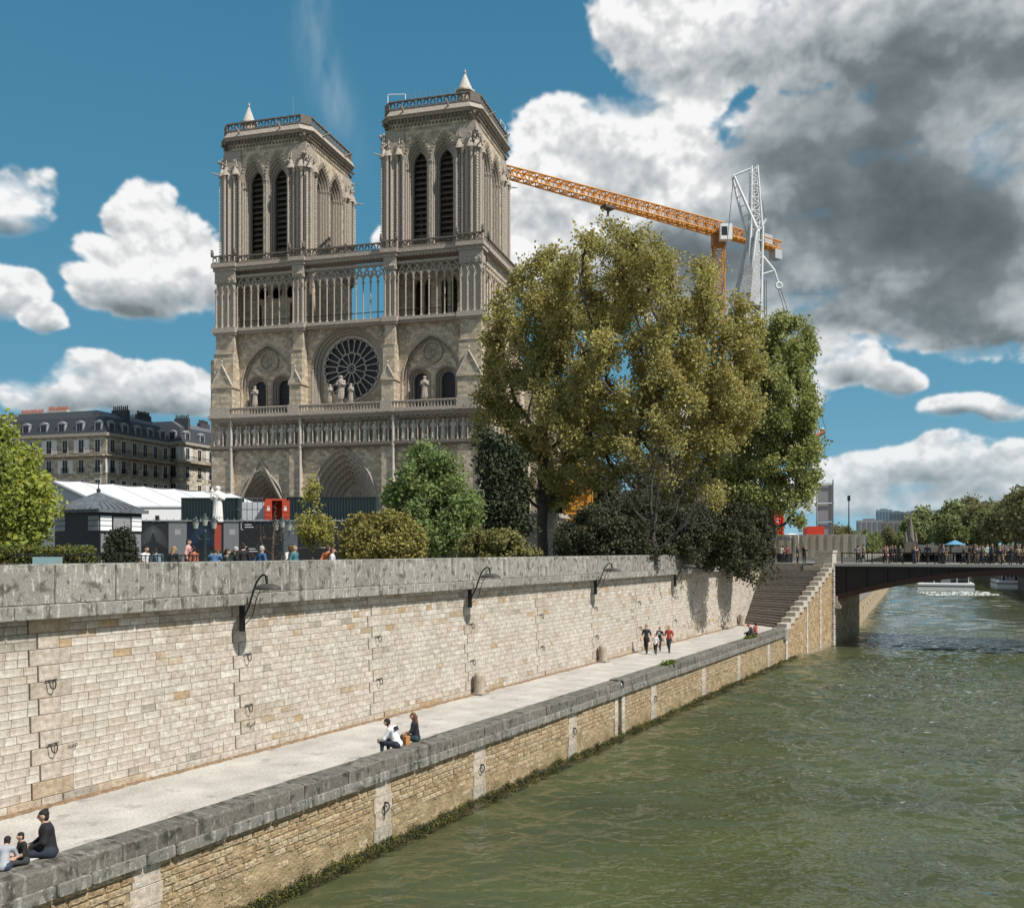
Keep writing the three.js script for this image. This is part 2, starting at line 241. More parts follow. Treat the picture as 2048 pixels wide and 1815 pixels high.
function rough(w, h, d, r, amp) { // a hacked rubble stone
  const g = block(w, h, d, 0.025), p = g.attributes.position, key = new Map();
  for (let i = 0; i < p.count; i++) { const k = [p.getX(i), p.getY(i), p.getZ(i)].map((v) => v.toFixed(3)).join(); if (!key.has(k)) key.set(k, [(r() - .5) * amp, (r() - .5) * amp, p.getZ(i) > -d * 0.9 ? (r() - .5) * amp * 1.6 : 0]); const o = key.get(k); p.setXYZ(i, p.getX(i) + o[0], p.getY(i) + o[1], p.getZ(i) + o[2]); }
  g.computeVertexNormals(); return g;
}
const JOINT0 = 15.5, PITCH = 6.93, WALLD = 21.66;
{ // ---- high quay wall of coursed limestone; local x along the bank, y up from the walk, z out to the river ----
  const o = thing('quay_wall', 'tall pale limestone quay wall with coursed blocks along the riverside walk', 'wall');
  const p0 = quay(0, WALK, WALLD); o.position.copy(p0); o.rotation.set(-0.035, QA, 0, 'YXZ');
  const T0 = -40, T1 = 92.2, HT = 4.72, r = rng(11), rows = 23, ch = HT / rows;
  mesh('core', new Geo().bx(T0, T1, -0.6, HT, -1.2, -0.075), mat(0.17, 0.145, 0.115, 1, { map: T_grain }), o);
  const joints = []; for (let k = -8; k < 11; k++) joints.push(JOINT0 + k * PITCH);
  const near = [], far = new Geo(); let shared = {};
  const quoinG = {};
  for (let j = 0; j < rows; j++) {
    const y = (j + 0.5) * ch, base = j === 0;
    for (let s = -1; s < joints.length; s++) {
      // toothed quoins beside each joint: taller stones, two courses each, long and short by turns
      const x0 = s < 0 ? T0 : joints[s], x1 = Math.min(T1, s + 1 < joints.length ? joints[s + 1] : T1); if (x1 - x0 < 0.3) continue;
      const tooth = (Math.floor((j + 1) / 2) % 2) ? 1.05 : 0.72, back = (Math.floor((j + 1) / 2) % 2) ? 0.12 : -0.12;
      const nb = (Math.floor((j + 1) / 2) % 2) ? 0.12 : -0.12;
      let x = x0 - nb;
      if (s >= 0 && (j + 1) % 2 === 0 || (s >= 0 && j === 0)) { // start of a two-course quoin
        const hh = j === 0 ? ch : Math.min(2, rows - j) * ch, w = tooth + nb, cx = x0 - nb + w / 2, yy = j * ch + hh / 2, key = w.toFixed(2) + hh.toFixed(2);
        const g = quoinG[key] || (quoinG[key] = faceUV(block(w - 0.012, hh - 0.012, 0.12)));
        const tone = s === 8 ? [4, 6, 7, 11, 2][(r() * 5) | 0] : [2, 3, 0, 11, 10, 4][(r() * 6) | 0]; 
        if (x0 > 12 && x0 < 80) { const m = mesh('quoin', g, stoneMats[tone], o); m.position.set(cx, yy, 0.012); }
        else { far.tint(STONES[tone]).add(block(w - 0.012, hh - 0.012, 0.12).translate(cx, yy, 0.012)); }
      }
      if (s >= 0) x = x0 + tooth;
      const end = x1 - nb - 0.03; // open joint
      while (x < end - 0.02) {
        let w = (base ? 0.9 : 0.30) + r() * (base ? 0.9 : 0.36); if (end - x - w < 0.22) w = end - x;
        const big = tn((x / 90 + 2) % 1, (y / 20) % 1, 14, 6, 3), rust = y > HT - 0.9 ? 0.75 : y > HT - 1.5 ? 0.4 : 0.1 + 0.5 * sstep(.12, .3, big), hgh = j < 2 ? 0.5 : 0;
        let tone; const q = r() + big * 0.5;
        tone = q < 0.16 ? 5 : q < 0.42 ? 1 : q < 0.6 ? 0 : q < 0.74 ? 3 : q < 0.86 ? 10 : q < 0.94 ? 2 : 11;
        if (r() < rust * 0.42 + hgh * 0.6) tone = [6, 7, 4, 8, 9, 2, 11][(r() * 7) | 0];
        if (x0 < 15 && y > HT - 0.9 && x < 15.4) tone = 9;
        const out = (r() - 0.5) * 0.012 + (base ? 0.05 : 0);
        if (x > 13.2 && x < 18.9 && near.length < 298) near.push([x + w / 2, y, w, out, tone]);
        else { const run = 1 + 0.16 * tn((x / 60 + 3) % 1, (y / 40) % 1, 60, 23, 3, 10) + 0.12 * big; far.tint(STONES[tone].map((v) => v * run)).add(block(w - 0.010, ch - 0.010, 0.1, 0.008).translate(x + w / 2, y, out)); }
        x += w;
      }
    }
  }
  for (const [x, y, w, out, tone] of near) { const ww = Math.round(w * 20) / 20, k = 'b' + ww.toFixed(2); const g = shared[k] || (shared[k] = faceUV(block(ww - 0.008, ch - 0.010, 0.1, 0.009))); const b = mesh('stone_block', g, stoneMats[tone], o); b.position.set(x, y, out); b.scale.x = w / ww; }
  tag(mesh('coursed_blocks', far, stoneTinted, o), null, null, null, 'stuff');
  // iron mooring handles by the joints
  const hg = new Geo().tube([V3(-.14, 0, 0), V3(-.12, -.02, .13), V3(-.08, -.2, .16), V3(0.04, -.26, .16), V3(.1, -.12, .15), V3(.1, 0, .13), V3(.12, 0, 0)], 0.019).bar(V3(-.2, 0, .06), V3(.2, .02, .06), .018).build();
  for (let k = 0; k < 8; k++) for (const y of [3.1, 1.5]) { if (k === 0 && y === 0) continue; const m = mesh('iron_handle', hg, M.iron, o); m.position.set(JOINT0 + k * PITCH + 0.42, y, 0.01); m.scale.setScalar(.82); }
  // fire-hose door frame carved at the near end
  const df = new Geo(); df.bx(13.35, 13.5, 0.9, 3.0, 0.02, .09).bx(13.56, 13.66, 0.9, 3.15, 0.015, .05).bx(12.6, 13.5, 3.0, 3.14, .02, .09).bx(12.6, 13.7, 3.14, 3.24, .02, .06).bx(13.4, 13.8, .35, .85, .02, .07);
  mesh('door_surround', df, stoneMats[2], o);
  // scrawled tags
  const T_tag = (k) => pic(128, 64, (c) => { c.clearRect(0, 0, 128, 64); c.strokeStyle = '#15120f'; c.lineWidth = 5; c.lineCap = 'round'; c.beginPath(); if (k) { c.arc(30, 24, 12, 0, 6.3); c.moveTo(48, 40); c.lineTo(110, 18); c.moveTo(60, 36); c.lineTo(56, 60); } else { c.arc(18, 32, 11, 0, 6.3); c.moveTo(40, 18); c.lineTo(44, 46); c.lineTo(58, 16); c.lineTo(62, 44); c.moveTo(72, 56); c.lineTo(76, 14); c.quadraticCurveTo(104, 10, 96, 30); c.lineTo(76, 36); } c.stroke(); });
  for (const [x, y, w, k] of [[16.55, 1.35, .36, 0], [22.95, 0.85, .5, 1]]) { const g = new THREE.PlaneGeometry(w, w / 2); const m = mesh('graffiti_tag', g, new THREE.MeshStandardMaterial({ map: T_tag(k), transparent: true, alphaTest: 0.4, roughness: .9 }), o); m.position.set(x, y, 0.05); }
}
const T_weather = tex(1024, 512, 3.2, (u, v) => { // grey lichen and lime runs on the parapet: ragged white drips over grey crust
  const crust = tn(u, v, 9, 41, 6), drip = tn(u, v, 30, 55, 4, 6), fleck = tn(u, v, 60, 14, 3), wob = tn(u, v, 12, 71, 4);
  const w = sstep(0.10, 0.34, drip + 0.5 * wob + 0.25 * fleck), d = sstep(0.02, 0.35, crust + 0.35 * fleck);
  const k = lerp(lerp(186, 112, d), 236, w * 0.85) + 46 * fleck; return [k, k - 2, k - 10];
});
const T_weatherBump = tex(512, 512, 3, (u, v) => gray(140 + 120 * tn(u, v, 12, 41, 5)), false);
const parapetMats = [.50, .56, .44, .53].map((v) => mat(v, v * .972, v * .92, 0.95, { map: T_weather, bumpMap: T_weatherBump, bumpScale: 0.03 }));
function slab(w, h, d, c) { const s = new THREE.Shape(); const a = w / 2, b = h / 2; s.moveTo(-a + c, -b); s.lineTo(a - c, -b); s.lineTo(a, -b + c); s.lineTo(a, b - c); s.lineTo(a - c, b); s.lineTo(-a + c, b); s.lineTo(-a, b - c); s.lineTo(-a, -b + c); s.closePath(); const g = new THREE.ExtrudeGeometry(s, { depth: d - 2 * c, bevelEnabled: true, bevelThickness: c, bevelSize: c * 0.8, bevelSegments: 1 }); g.translate(0, 0, -d + c); g.scale(w / (w + 1.6 * c), h / (h + 1.6 * c), 1); g.computeVertexNormals(); return g; }
{ // ---- parapet of big slabs on a projecting string course ----
  const o = thing('parapet_wall', 'grey lichen-streaked stone parapet of upright slabs on top of the quay wall', 'parapet'); o.position.copy(quay(0, 0, WALLD)); o.rotation.y = QA;
  const r = rng(21); let x = 8.6;
  const uvShift = (g, s) => { const u = g.attributes.uv; for (let i = 0; i < u.count; i++) u.setXY(i, u.getX(i) + s * 1.37, u.getY(i) * 1 + s * 0.71); return g; };
  while (x < 82.6) { const w = Math.min(82.8 - x, 1.15 + r() * 1.1); const m = mesh('parapet_slab', uvShift(faceUV(slab(w - 0.016, 1.0, 0.42, 0.02)), x), parapetMats[(r() * 4) | 0], o); m.position.set(x + w / 2, 7.63, 0.13 + r() * 0.008); x += w; }
  x = 8.2; while (x < 82.6) { const w = Math.min(82.8 - x, 1.4 + r() * 1.6); const m = mesh('string_course_slab', uvShift(faceUV(slab(w - 0.012, 0.355, 1.1, 0.03)), x + 5), parapetMats[(r() * 4) | 0], o); m.position.set(x + w / 2, 6.945, 0.26 + r() * 0.006); x += w; }
  mesh('parapet_core', new Geo().bx(-40, 8.1, 6.77, 8.12, -0.4, .13), parapetMats[0], o);
}
// ---- riverside walk ----
const T_walk = tex(640, 640, 7, (u, v) => { const s = tn(u, v, 5, 61, 6), f = tn(u, v, 120, 7, 2), d = sstep(.18, .4, tn(u, v, 9, 91, 5)); const k = 214 + 46 * s + 38 * f - 30 * d; return [k, k - 3, k - 9]; });
{
  const o = new Geo().bx(-40, 84.5, -1.6, 0, -0.2, 5.2).build(); const m = mesh('riverside_walk', o, mat(0.66, 0.64, 0.61, 0.96, { map: T_walk, bumpMap: T_faceBump, bumpScale: 0.02 })); m.position.copy(quay(0, WALK, WALLD)); m.rotation.y = QA; tag(m, null, null, null, 'structure');
  // rust-brown grit swept against the wall foot, ragged
  const r = rng(8), g = new Geo(); for (let x = 10; x < 82; x += 0.16) { const w = 0.10 + 0.20 * Math.max(0, 0.5 + tn((x / 70) % 1, 0.3, 40, 3, 3)) + r() * .06; g.add(new THREE.ConeGeometry(w, 0.05 + r() * .05, 5), new THREE.Matrix4().makeScale(1.3, 1, 1).setPosition(x, 0.02, 0.06 + r() * .05)); }
  const k = mesh('grit', g, mat(0.30, 0.20, 0.115, 1, { map: T_grain })); k.position.copy(quay(0, WALK, WALLD)); k.rotation.y = QA; tag(k, 'rust brown grit along the foot of the quay wall', 'grit', null, 'stuff');
}
{ // ---- low river wall: rubble face, two-course coping to sit on, moss at the waterline ----
  const o = thing('river_wall', 'low ochre rubble river wall with thick grey coping and mossy foot', 'wall'); o.position.copy(quay(0, 0, 16.3)); o.rotation.y = QA;
  const r = rng(31), T0 = -40, T1 = 75.3, GAP = 40.7;
  const OCH = [[.50, .38, .235], [.46, .34, .20], [.54, .42, .27], [.43, .33, .21], [.57, .46, .31], [.48, .39, .26], [.41, .30, .18]];
  const T_rub = tex(512, 512, 0.9, (u, v) => { const a = tn(u, v, 9, 3, 5), p = sstep(0.22, 0.36, tn(u, v, 26, 44, 4)), k = 222 + 90 * a - 110 * p; return [k, k - 3, k - 8]; });
  const T_rubB = tex(512, 512, 0.9, (u, v) => gray(150 + 130 * tn(u, v, 11, 5, 5) - 90 * sstep(0.22, 0.36, tn(u, v, 26, 44, 4))), false);
  const ocM = OCH.map(([a, b, c]) => mat(a, b, c, 0.97, { map: T_rub, bumpMap: T_rubB, bumpScale: 0.05 })), ocT = mat(1, 1, 1, 0.97, { map: T_rub, bumpMap: T_rubB, bumpScale: 0.05, vertexColors: true });
  const T_mort = tex(1024, 512, 5, (u, v) => { const a = tn(u, v, 9, 13, 6), p = sstep(0.20, 0.30, tn(u, v, 46, 4, 4)) * sstep(-.1, .3, tn(u, v, 6, 9, 3)), k = 205 + 80 * a - 120 * p; return [k, k - 8, k - 26]; });
  mesh('mortar_face', new Geo().bx(T0, GAP - .22, -2, 1.95, -0.7, -0.03).bx(GAP + .22, T1 - 1, -2, 1.95, -0.7, -0.03).bx(GAP - .22, GAP + .22, -2, 1.95, -0.7, -.42), mat(0.50, 0.41, 0.28, 1, { map: T_mort, bumpMap: T_rubB, bumpScale: 0.06 }), o);
  // stones: rows shrink into the smeared mortar lower down, so only some show there
  const far = new Geo(), nearG = Array.from({ length: 14 }, (_, k) => faceUV(rough(0.26 + (k % 7) * 0.03, 0.150, 0.12, r, 0.016))); let near = 0;
  const skip = (x) => Math.abs(x - GAP) < 0.6 || [14.2, 22.6, 28.1, 35.6, 45.2, 53.5, 61, 69].some((c) => Math.abs(x - c) < 0.42);
  for (let j = 0; j < 10; j++) {
    const y = 1.86 - j * 0.168; let x = T0 + r() * .3;
    while (x < T1 - 1.2) {
      const w = 0.24 + r() * 0.26, cx = x + w / 2, smear = 0.5 * tn((x / 60 + 3) % 1, (j / 10), 14, 6, 3) + (j > 4 ? (j - 4) * 0.15 : 0);
      if (!skip(cx) && r() > smear * 1.1) {
        const tone = (r() * 7) | 0, out = -smear * 0.05 + r() * 0.02;
        if (cx > 11.5 && cx < 27 && near < 298) { const m = mesh('rubble_stone', nearG[(r() * 14) | 0], ocM[tone], o); m.position.set(cx, y + (r() - .5) * .02, out); m.rotation.z = (r() - .5) * .08; near++; }
        else far.tint(OCH[tone]).add(rough(w - 0.02, 0.150, 0.1, r, 0.014).translate(cx, y, out));
      }
      x += w;
    }
  }
  tag(mesh('rubble_stones', far, ocT, o), null, null, null, 'stuff');
  // dressed ashlar strips with mooring rings
  const ringG = new Geo().ring(0, -.13, .06, .13, .018).bar(V3(0, 0, 0), V3(0, 0, .1), .03).build(), chainG = new Geo().bar(V3(-.06, -.02, .05), V3(-.09, -.5, .03), .014).build();
  for (const [x, n] of [[14.2, 0], [22.6, 1], [28.1, 1], [35.6, 1], [45.2, 1], [53.5, 0], [61, 0], [69, 0]]) {
    for (let k = 0; k < 4; k++) { const m = mesh('ashlar_block', faceUV(block(0.74 + (k % 2) * 0.12, 0.44, 0.2, .012)), stoneMats[[2, 11, 4, 9][k]], o); m.position.set(x, 1.68 - k * 0.45, 0.005); }
    if (n) { const m = mesh('mooring_ring', ringG, M.iron, o); m.position.set(x + .05, 1.25, 0.02); if (x === 22.6) mesh('chain', chainG, M.iron, m); }
  }
  // ladder slot
  for (let k = 0; k < 8; k++) mesh('ladder_rung', new Geo().bar(V3(GAP - .2, .1 + k * .26, -.16), V3(GAP + .2, .1 + k * .26, -.16), .02), M.iron, o);
  for (const s of [-1, 1]) for (let k = 0; k < 5; k++) { const m = mesh('ashlar_block', faceUV(block(0.38, 0.37, 0.3, .012)), stoneMats[[3, 1, 2, 9, 4][k]], o); m.position.set(GAP + s * 0.43, 1.72 - k * .38, 0.02); }
  mesh('ladder_handrail', new Geo().tube([V3(GAP - .2, 1.7, .02), V3(GAP - .2, 2.3, .2), V3(GAP - .1, 2.62, -.05), V3(GAP - .05, 2.56, -.4)], .018), mat(.4, .4, .4, .4, { metalness: .8 }), o);
  // coping: lower course then the rounded top course
  const cop = [.26, .30, .23, .28].map((v) => mat(v, v * .955, v * .875, 0.96, { map: T_weather, bumpMap: T_weatherBump, bumpScale: 0.04 }));
  const cop2 = [.36, .33, .39, .35].map((v) => mat(v, v * .97, v * .91, 0.96, { map: T_weather, bumpMap: T_weatherBump, bumpScale: 0.04 }));
  const prof = (w) => { const s = new THREE.Shape(); s.moveTo(-0.6, -.02); s.lineTo(.1, -.02); s.lineTo(.105, .29); s.quadraticCurveTo(.10, .345, .03, .355); s.lineTo(-.5, .37); s.quadraticCurveTo(-.6, .365, -.61, .3); s.closePath(); const g = new THREE.ExtrudeGeometry(s, { depth: w, bevelEnabled: false, curveSegments: 5 }); g.rotateY(Math.PI / 2); g.scale(1, 1, -1); g.translate(-w / 2, 0, 0); const p = g.attributes.position; for (let i = 0; i < p.count; i += 3) for (const a of [0, 1, 2]) { const t = p.array[3 * (i + 1) + a]; p.array[3 * (i + 1) + a] = p.array[3 * (i + 2) + a]; p.array[3 * (i + 2) + a] = t; } for (let i = 0; i < p.count; i++) { const X = p.getX(i), Y = p.getY(i), Z = p.getZ(i); p.setXYZ(i, X, Y + 0.012 * noise3(X * 3, Y * 3, Z * 3), Z + 0.012 * noise3(X * 3 + 9, Y * 3, Z * 3)); } g.computeVertexNormals(); return g; };
  const uvShift = (g, s) => { const u = g.attributes.uv; for (let i = 0; i < u.count; i++) u.setXY(i, u.getX(i) + s * 1.37, u.getY(i) + s * 0.71); return g; };
  for (const [a, b, lift] of [[6, GAP - .13, 0], [GAP + .13, 73.9, .03]]) {
    let x = a; while (x < b - 0.05) { let w = 1.0 + r() * 1.0; if (b - x - w < .5) w = b - x; const m = mesh('coping_stone', uvShift(faceUV(prof(w - 0.012)), x), cop[(r() * 4) | 0], o); m.position.set(x + w / 2, 2.19 + lift, 0.02 + r() * .02); x += w; }
    x = a - .4; while (x < b - 0.05) { let w = .7 + r() * .9; if (b - x - w < .4) w = b - x; const c = slab(w - 0.02, 0.27, 0.75, 0.03), m = mesh('coping_course', uvShift(faceUV(c), x), cop2[(r() * 4) | 0], o); m.position.set(x + w / 2, 2.045 + lift + (r() - .5) * .012, 0.16 + r() * .03); x += w; }
  }
  mesh('coping_core', new Geo().bx(T0, 5.6, 1.94, 2.55, -.6, .15), cop[0], o);
}
function leafGeo(n, size, spread, r, fold = 0.25) { // a spray of n folded rhombic leaves
  const pos = [], nor = []; for (let i = 0; i < n; i++) {
    const c = V3((r() - .5) * 2, (r() - .5) * 2, (r() - .5) * 2).multiplyScalar(spread), q = new THREE.Quaternion().setFromEuler(new THREE.Euler((r() - .5) * 2.2, r() * TAU, (r() - .5) * 2.2)), s = size * (0.7 + 0.6 * r());
    const P = [[0, 0, -.5], [.36, fold * .4, .02], [0, 0, .5], [-.36, fold * .4, .02]].map((p) => V3(...p).multiplyScalar(s).applyQuaternion(q).add(c));
    for (const k of [0, 2, 1, 0, 3, 2]) pos.push(P[k].x, P[k].y, P[k].z);
  }
  const g = new THREE.BufferGeometry(); g.setAttribute('position', new THREE.Float32BufferAttribute(pos, 3)); g.computeVertexNormals(); return g;
}
{ // moss fringe at the waterline
  const r = rng(17), g = leafGeo(30, 0.042, 0.10, r, 0.4), m = new THREE.MeshStandardMaterial({ color: lin(1, 1, 1), roughness: 1 }), n = 5200, im = new THREE.InstancedMesh(g, m, n), d = new THREE.Object3D(), c = new THREE.Color();
  for (let i = 0; i < n; i++) { const t = 9 + 82 * Math.pow(r(), 1.25), hgt = (0.10 + 0.34 * Math.max(0, 0.45 + 1.3 * tn((t / 50) % 1, .2, 46, 4, 4))) * Math.pow(r(), 0.9) * 0.55, p = quay(t, hgt * 1.15 - 0.02 - 0.26 * r() * r(), 16.27 - 0.02 + (hgt > .2 ? .03 : 0)); d.position.copy(p); d.rotation.set(r() * 6, r() * 6, r() * 6); d.scale.setScalar(0.7 + r() * .8); d.updateMatrix(); im.setMatrixAt(i, d.matrix); const y = r(); c.setRGB(lerp(.040, .19, y * y * y), lerp(.046, .175, y * y * y), lerp(.016, .03, y)); im.setColorAt(i, c); }
  im.name = 'moss'; tag(im, 'dark green and yellow moss fringe at the foot of the river wall', 'moss', null, 'stuff'); scene.add(im);
}
{ // weeds on the coping
  const r = rng(19), g = leafGeo(14, 0.10, 0.10, r), m = new THREE.MeshStandardMaterial({ roughness: 1 });
  for (const [t, w, label] of [[47.8, 1.6, 'tuft of green weeds on the coping beyond the ladder slot'], [64.5, 2.4, 'tuft of green weeds on the coping by the foot of the steps']]) { const im = new THREE.InstancedMesh(g, m, 90), d = new THREE.Object3D(), c = new THREE.Color(); for (let i = 0; i < 90; i++) { d.position.copy(quay(t + (r() - .5) * w, 2.5 + r() * .12, 16.28 + r() * .3)); d.rotation.set(r() * 6, r() * 6, r() * 6); d.scale.setScalar(.6 + r() * .6); d.updateMatrix(); im.setMatrixAt(i, d.matrix); c.setRGB(.07 + .08 * r(), .11 + .06 * r(), .025); im.setColorAt(i, c); } im.name = numbered('weeds'); tag(im, label, 'weeds', null, 'stuff'); scene.add(im); }
}
// ---------- the cathedral: local x along its west front (to the south), y up from the parvis, z out of the front ----------
function archArc(a, ys, rise, n = 10) { // points from the left springing over the apex to the right one
  const R = (a * a + rise * rise) / (2 * a), cx = R - a, th = Math.acos(clamp(-cx / R, -1, 1)), L = [];
  for (let i = 0; i <= n; i++) { const t = Math.PI + (th - Math.PI) * i / n; L.push([cx + R * Math.cos(t), ys + R * Math.sin(t)]); }
  L[n][0] = 0; return L.concat(L.slice(0, n).reverse().map(([x, y]) => [-x, y]));
}
const shiftPts = (p, x) => p.map(([a, b]) => [a + x, b]);
const archPoly = (x, a, y0, ys, rise, n) => shiftPts([[-a, y0], ...archArc(a, ys, rise, n), [a, y0]], x);
const toShape = (p) => new THREE.Shape(p.map(([x, y]) => new THREE.Vector2(x, y)));
const toPath = (p) => new THREE.Path(p.map(([x, y]) => new THREE.Vector2(x, y)));
function band(x, ao, ro, ai, ri, y0, ys, n = 10) { return toShape([...archPoly(x, ao, y0, ys, ro, n), ...archPoly(x, ai, y0, ys, ri, n).reverse()]); }
function plate(x0, x1, y0, y1, holes) { const s = toShape([[x0, y0], [x1, y0], [x1, y1], [x0, y1]]); for (const h of holes) s.holes.push(toPath(h)); return s; }
function circle(x, y, r, n = 32) { return Array.from({ length: n }, (_, i) => [x + r * Math.cos(i / n * TAU), y + r * Math.sin(i / n * TAU)]); }
function robed(h, r, seed) { // standing robed figure, one continuous turned body with arms held to the chest
  const q = rng(seed), g = new Geo(), w = 0.19 * h * (0.9 + 0.2 * q());
  g.lathe(0, 0, 0, [[0, 0], [w * 0.86, 0], [w * 0.8, h * .1], [w * .72, h * .35], [w * .66, h * .55], [w * .86, h * .72], [w * .8, h * .79], [w * .34, h * .84], [w * .26, h * .87], [w * .42, h * .90], [w * .44, h * .95], [w * .3, h * .99], [0, h]], 9);
  for (const s of [-1, 1]) { const e = V3(s * w * .92, h * .6, w * .25), k = V3(s * w * (.1 + .5 * q()), h * (.62 + .1 * q()), w * .85); g.bar(V3(s * w * .75, h * .78, 0), e, w * .3, w * .26, 6).bar(e, k, w * .24, w * .2, 6); }
  for (let i = 0; i < 5; i++) { const a = (i - 2) * .45; g.bar(V3(Math.sin(a) * w * .82, 0, Math.cos(a) * w * .82), V3(Math.sin(a + .2) * w * .6, h * .55, Math.cos(a + .2) * w * .6), w * .1, w * .05, 4); }
  return g;
}
const cath = thing('cathedral', 'great Gothic stone cathedral with twin square towers and a rose window', 'cathedral', -24.65, PARVIS, -138.8, -0.275); cath.scale.set(.973, 1, .98);
const BUT = [[-21.7, -18.2], [-8.45, -6.5], [6.5, 8.45], [18.2, 21.7]];
{ // ---- portal storey ----
  const P = [[-13.6, 4.15, 6.6, 6.3], [0, 5.45, 7.2, 8.6], [13.6, 4.15, 6.6, 6.3]];
  mesh('portal_wall', new Geo().ext(plate(-21.5, 21.5, 0, 16.2, P.map(([x, a, ys, r]) => archPoly(x, a, 0, ys, r, 14))), -5.8, -0.6), M.stone, cath);
  const r = rng(41);
  for (const [x, a, ys, rise] of P) {
    const p = sub('portal', cath);
    for (let k = 0; k < 6; k++) { // archivolts stepping inwards, each with its row of little figures
      const s0 = 1 - k * 0.085, s1 = 1 - (k + 1) * 0.085, z = -0.85 - k * 0.74, g = new Geo();
      g.ext(band(x, a * s0, rise * s0, a * s1, rise * s1, 0, ys, 12), -5.7 + k * .002, z);
      const pts = archArc(a * (s0 + s1) / 2, ys, rise * (s0 + s1) / 2, 11); for (const [px, py] of pts) g.box(x + px, py, z, .24, .42, .3, 0, 0, Math.atan2(-px, py - ys) * .7).ball(x + px, py + .25, z + .1, .11, .13, .11, 6);
      const mid = archArc(a * s0 * .995, ys, rise * s0 * .995, 16); for (let i = 1; i < mid.length; i++) g.bar(V3(x + mid[i - 1][0], mid[i - 1][1], z + .02), V3(x + mid[i][0], mid[i][1], z + .02), .085, .085, 5);
      for (const sd of [-1, 1]) g.cyl(x + sd * a * (s0 + s1) / 2, 1.2, z + .05, .13, .13, ys - 1.6, 6);
      mesh('archivolt', g, M.carved, p);
    }
    const s = 0.49, g = new Geo(); g.ext(toShape(archPoly(x, a * s + .02, ys - 1.2, ys, rise * s, 10)), -5.6, -5.25);
    for (let row = 0; row < 4; row++) for (let i = -5; i <= 5; i++) { const yy = ys - .9 + row * .95, w = a * s * (1 - row * .2); if (Math.abs(i * .36) > w - .2) continue; g.bar(V3(x + i * .36, yy, -5.22), V3(x + i * .36, yy + .55, -5.2), .15, .09, 5).ball(x + i * .36, yy + .68, -5.16, .1, .12, .1, 5); }
    g.bx(x - a * s, x + a * s, ys - 1.35, ys - 1.1, -5.6, -5.1); mesh('tympanum', g, M.carved, p);
    const dr = new Geo().bx(x - a * s, x - .25, 0, ys - 1.35, -5.5, -5.4).bx(x + .25, x + a * s, 0, ys - 1.35, -5.5, -5.4); mesh('door', dr, mat(.06, .035, .02, .7), p);
    mesh('trumeau', robed(3.2, .5, 60 + x | 0).bx(-.3, .3, -1.6, 0, -.3, .2), M.carved, p).position.set(x, 1.6, -5.1);
    if (x < 0) { const gb = new Geo(); for (const sd of [-1, 1]) gb.bar(V3(x, 14.6, -.55), V3(x + sd * 4.6, 6.9, -.55), .24, .24, 5); mesh('gable_moulding', gb, M.carved, p); }
    const hood = new Geo(), hp = archArc(a * 1.035, ys, rise * 1.03, 16); for (let i = 1; i < hp.length; i++) hood.bar(V3(x + hp[i - 1][0], hp[i - 1][1], -.55), V3(x + hp[i][0], hp[i][1], -.55), .17, .17, 5); mesh('hood_moulding', hood, M.carved, p);
  }
  for (const [x0, x1] of BUT) {
    const g = new Geo().bx(x0, x1, 0, 16.2, -1, 0).bx(x0 - .12, x1 + .12, 0, 1.4, -1, .15).bx(x0 - .1, x1 + .1, 8.1, 8.5, -1, .2); mesh('buttress', g, M.stone, cath);
    mesh('corner_shaft', new Geo().cyl(x1 - .05, 0, .12, .2, .2, 20.4, 8).cyl(x1 - .05, 15.9, .12, .26, .3, .35, 8).cyl(x1 - .05, 19.4, .12, .22, .34, .5, 8), M.pale, cath);
    const n = sub('niche', cath), cx = (x0 + x1) / 2; mesh('statue', robed(2.2, .4, 70 + cx | 0), M.carved, n).position.set(cx, 4.2, .35);
    mesh('canopy', new Geo().prism([[cx - .7, 7.1], [cx + .7, 7.1], [cx, 8.1]], .02, .7), M.pale, n);
  }
}
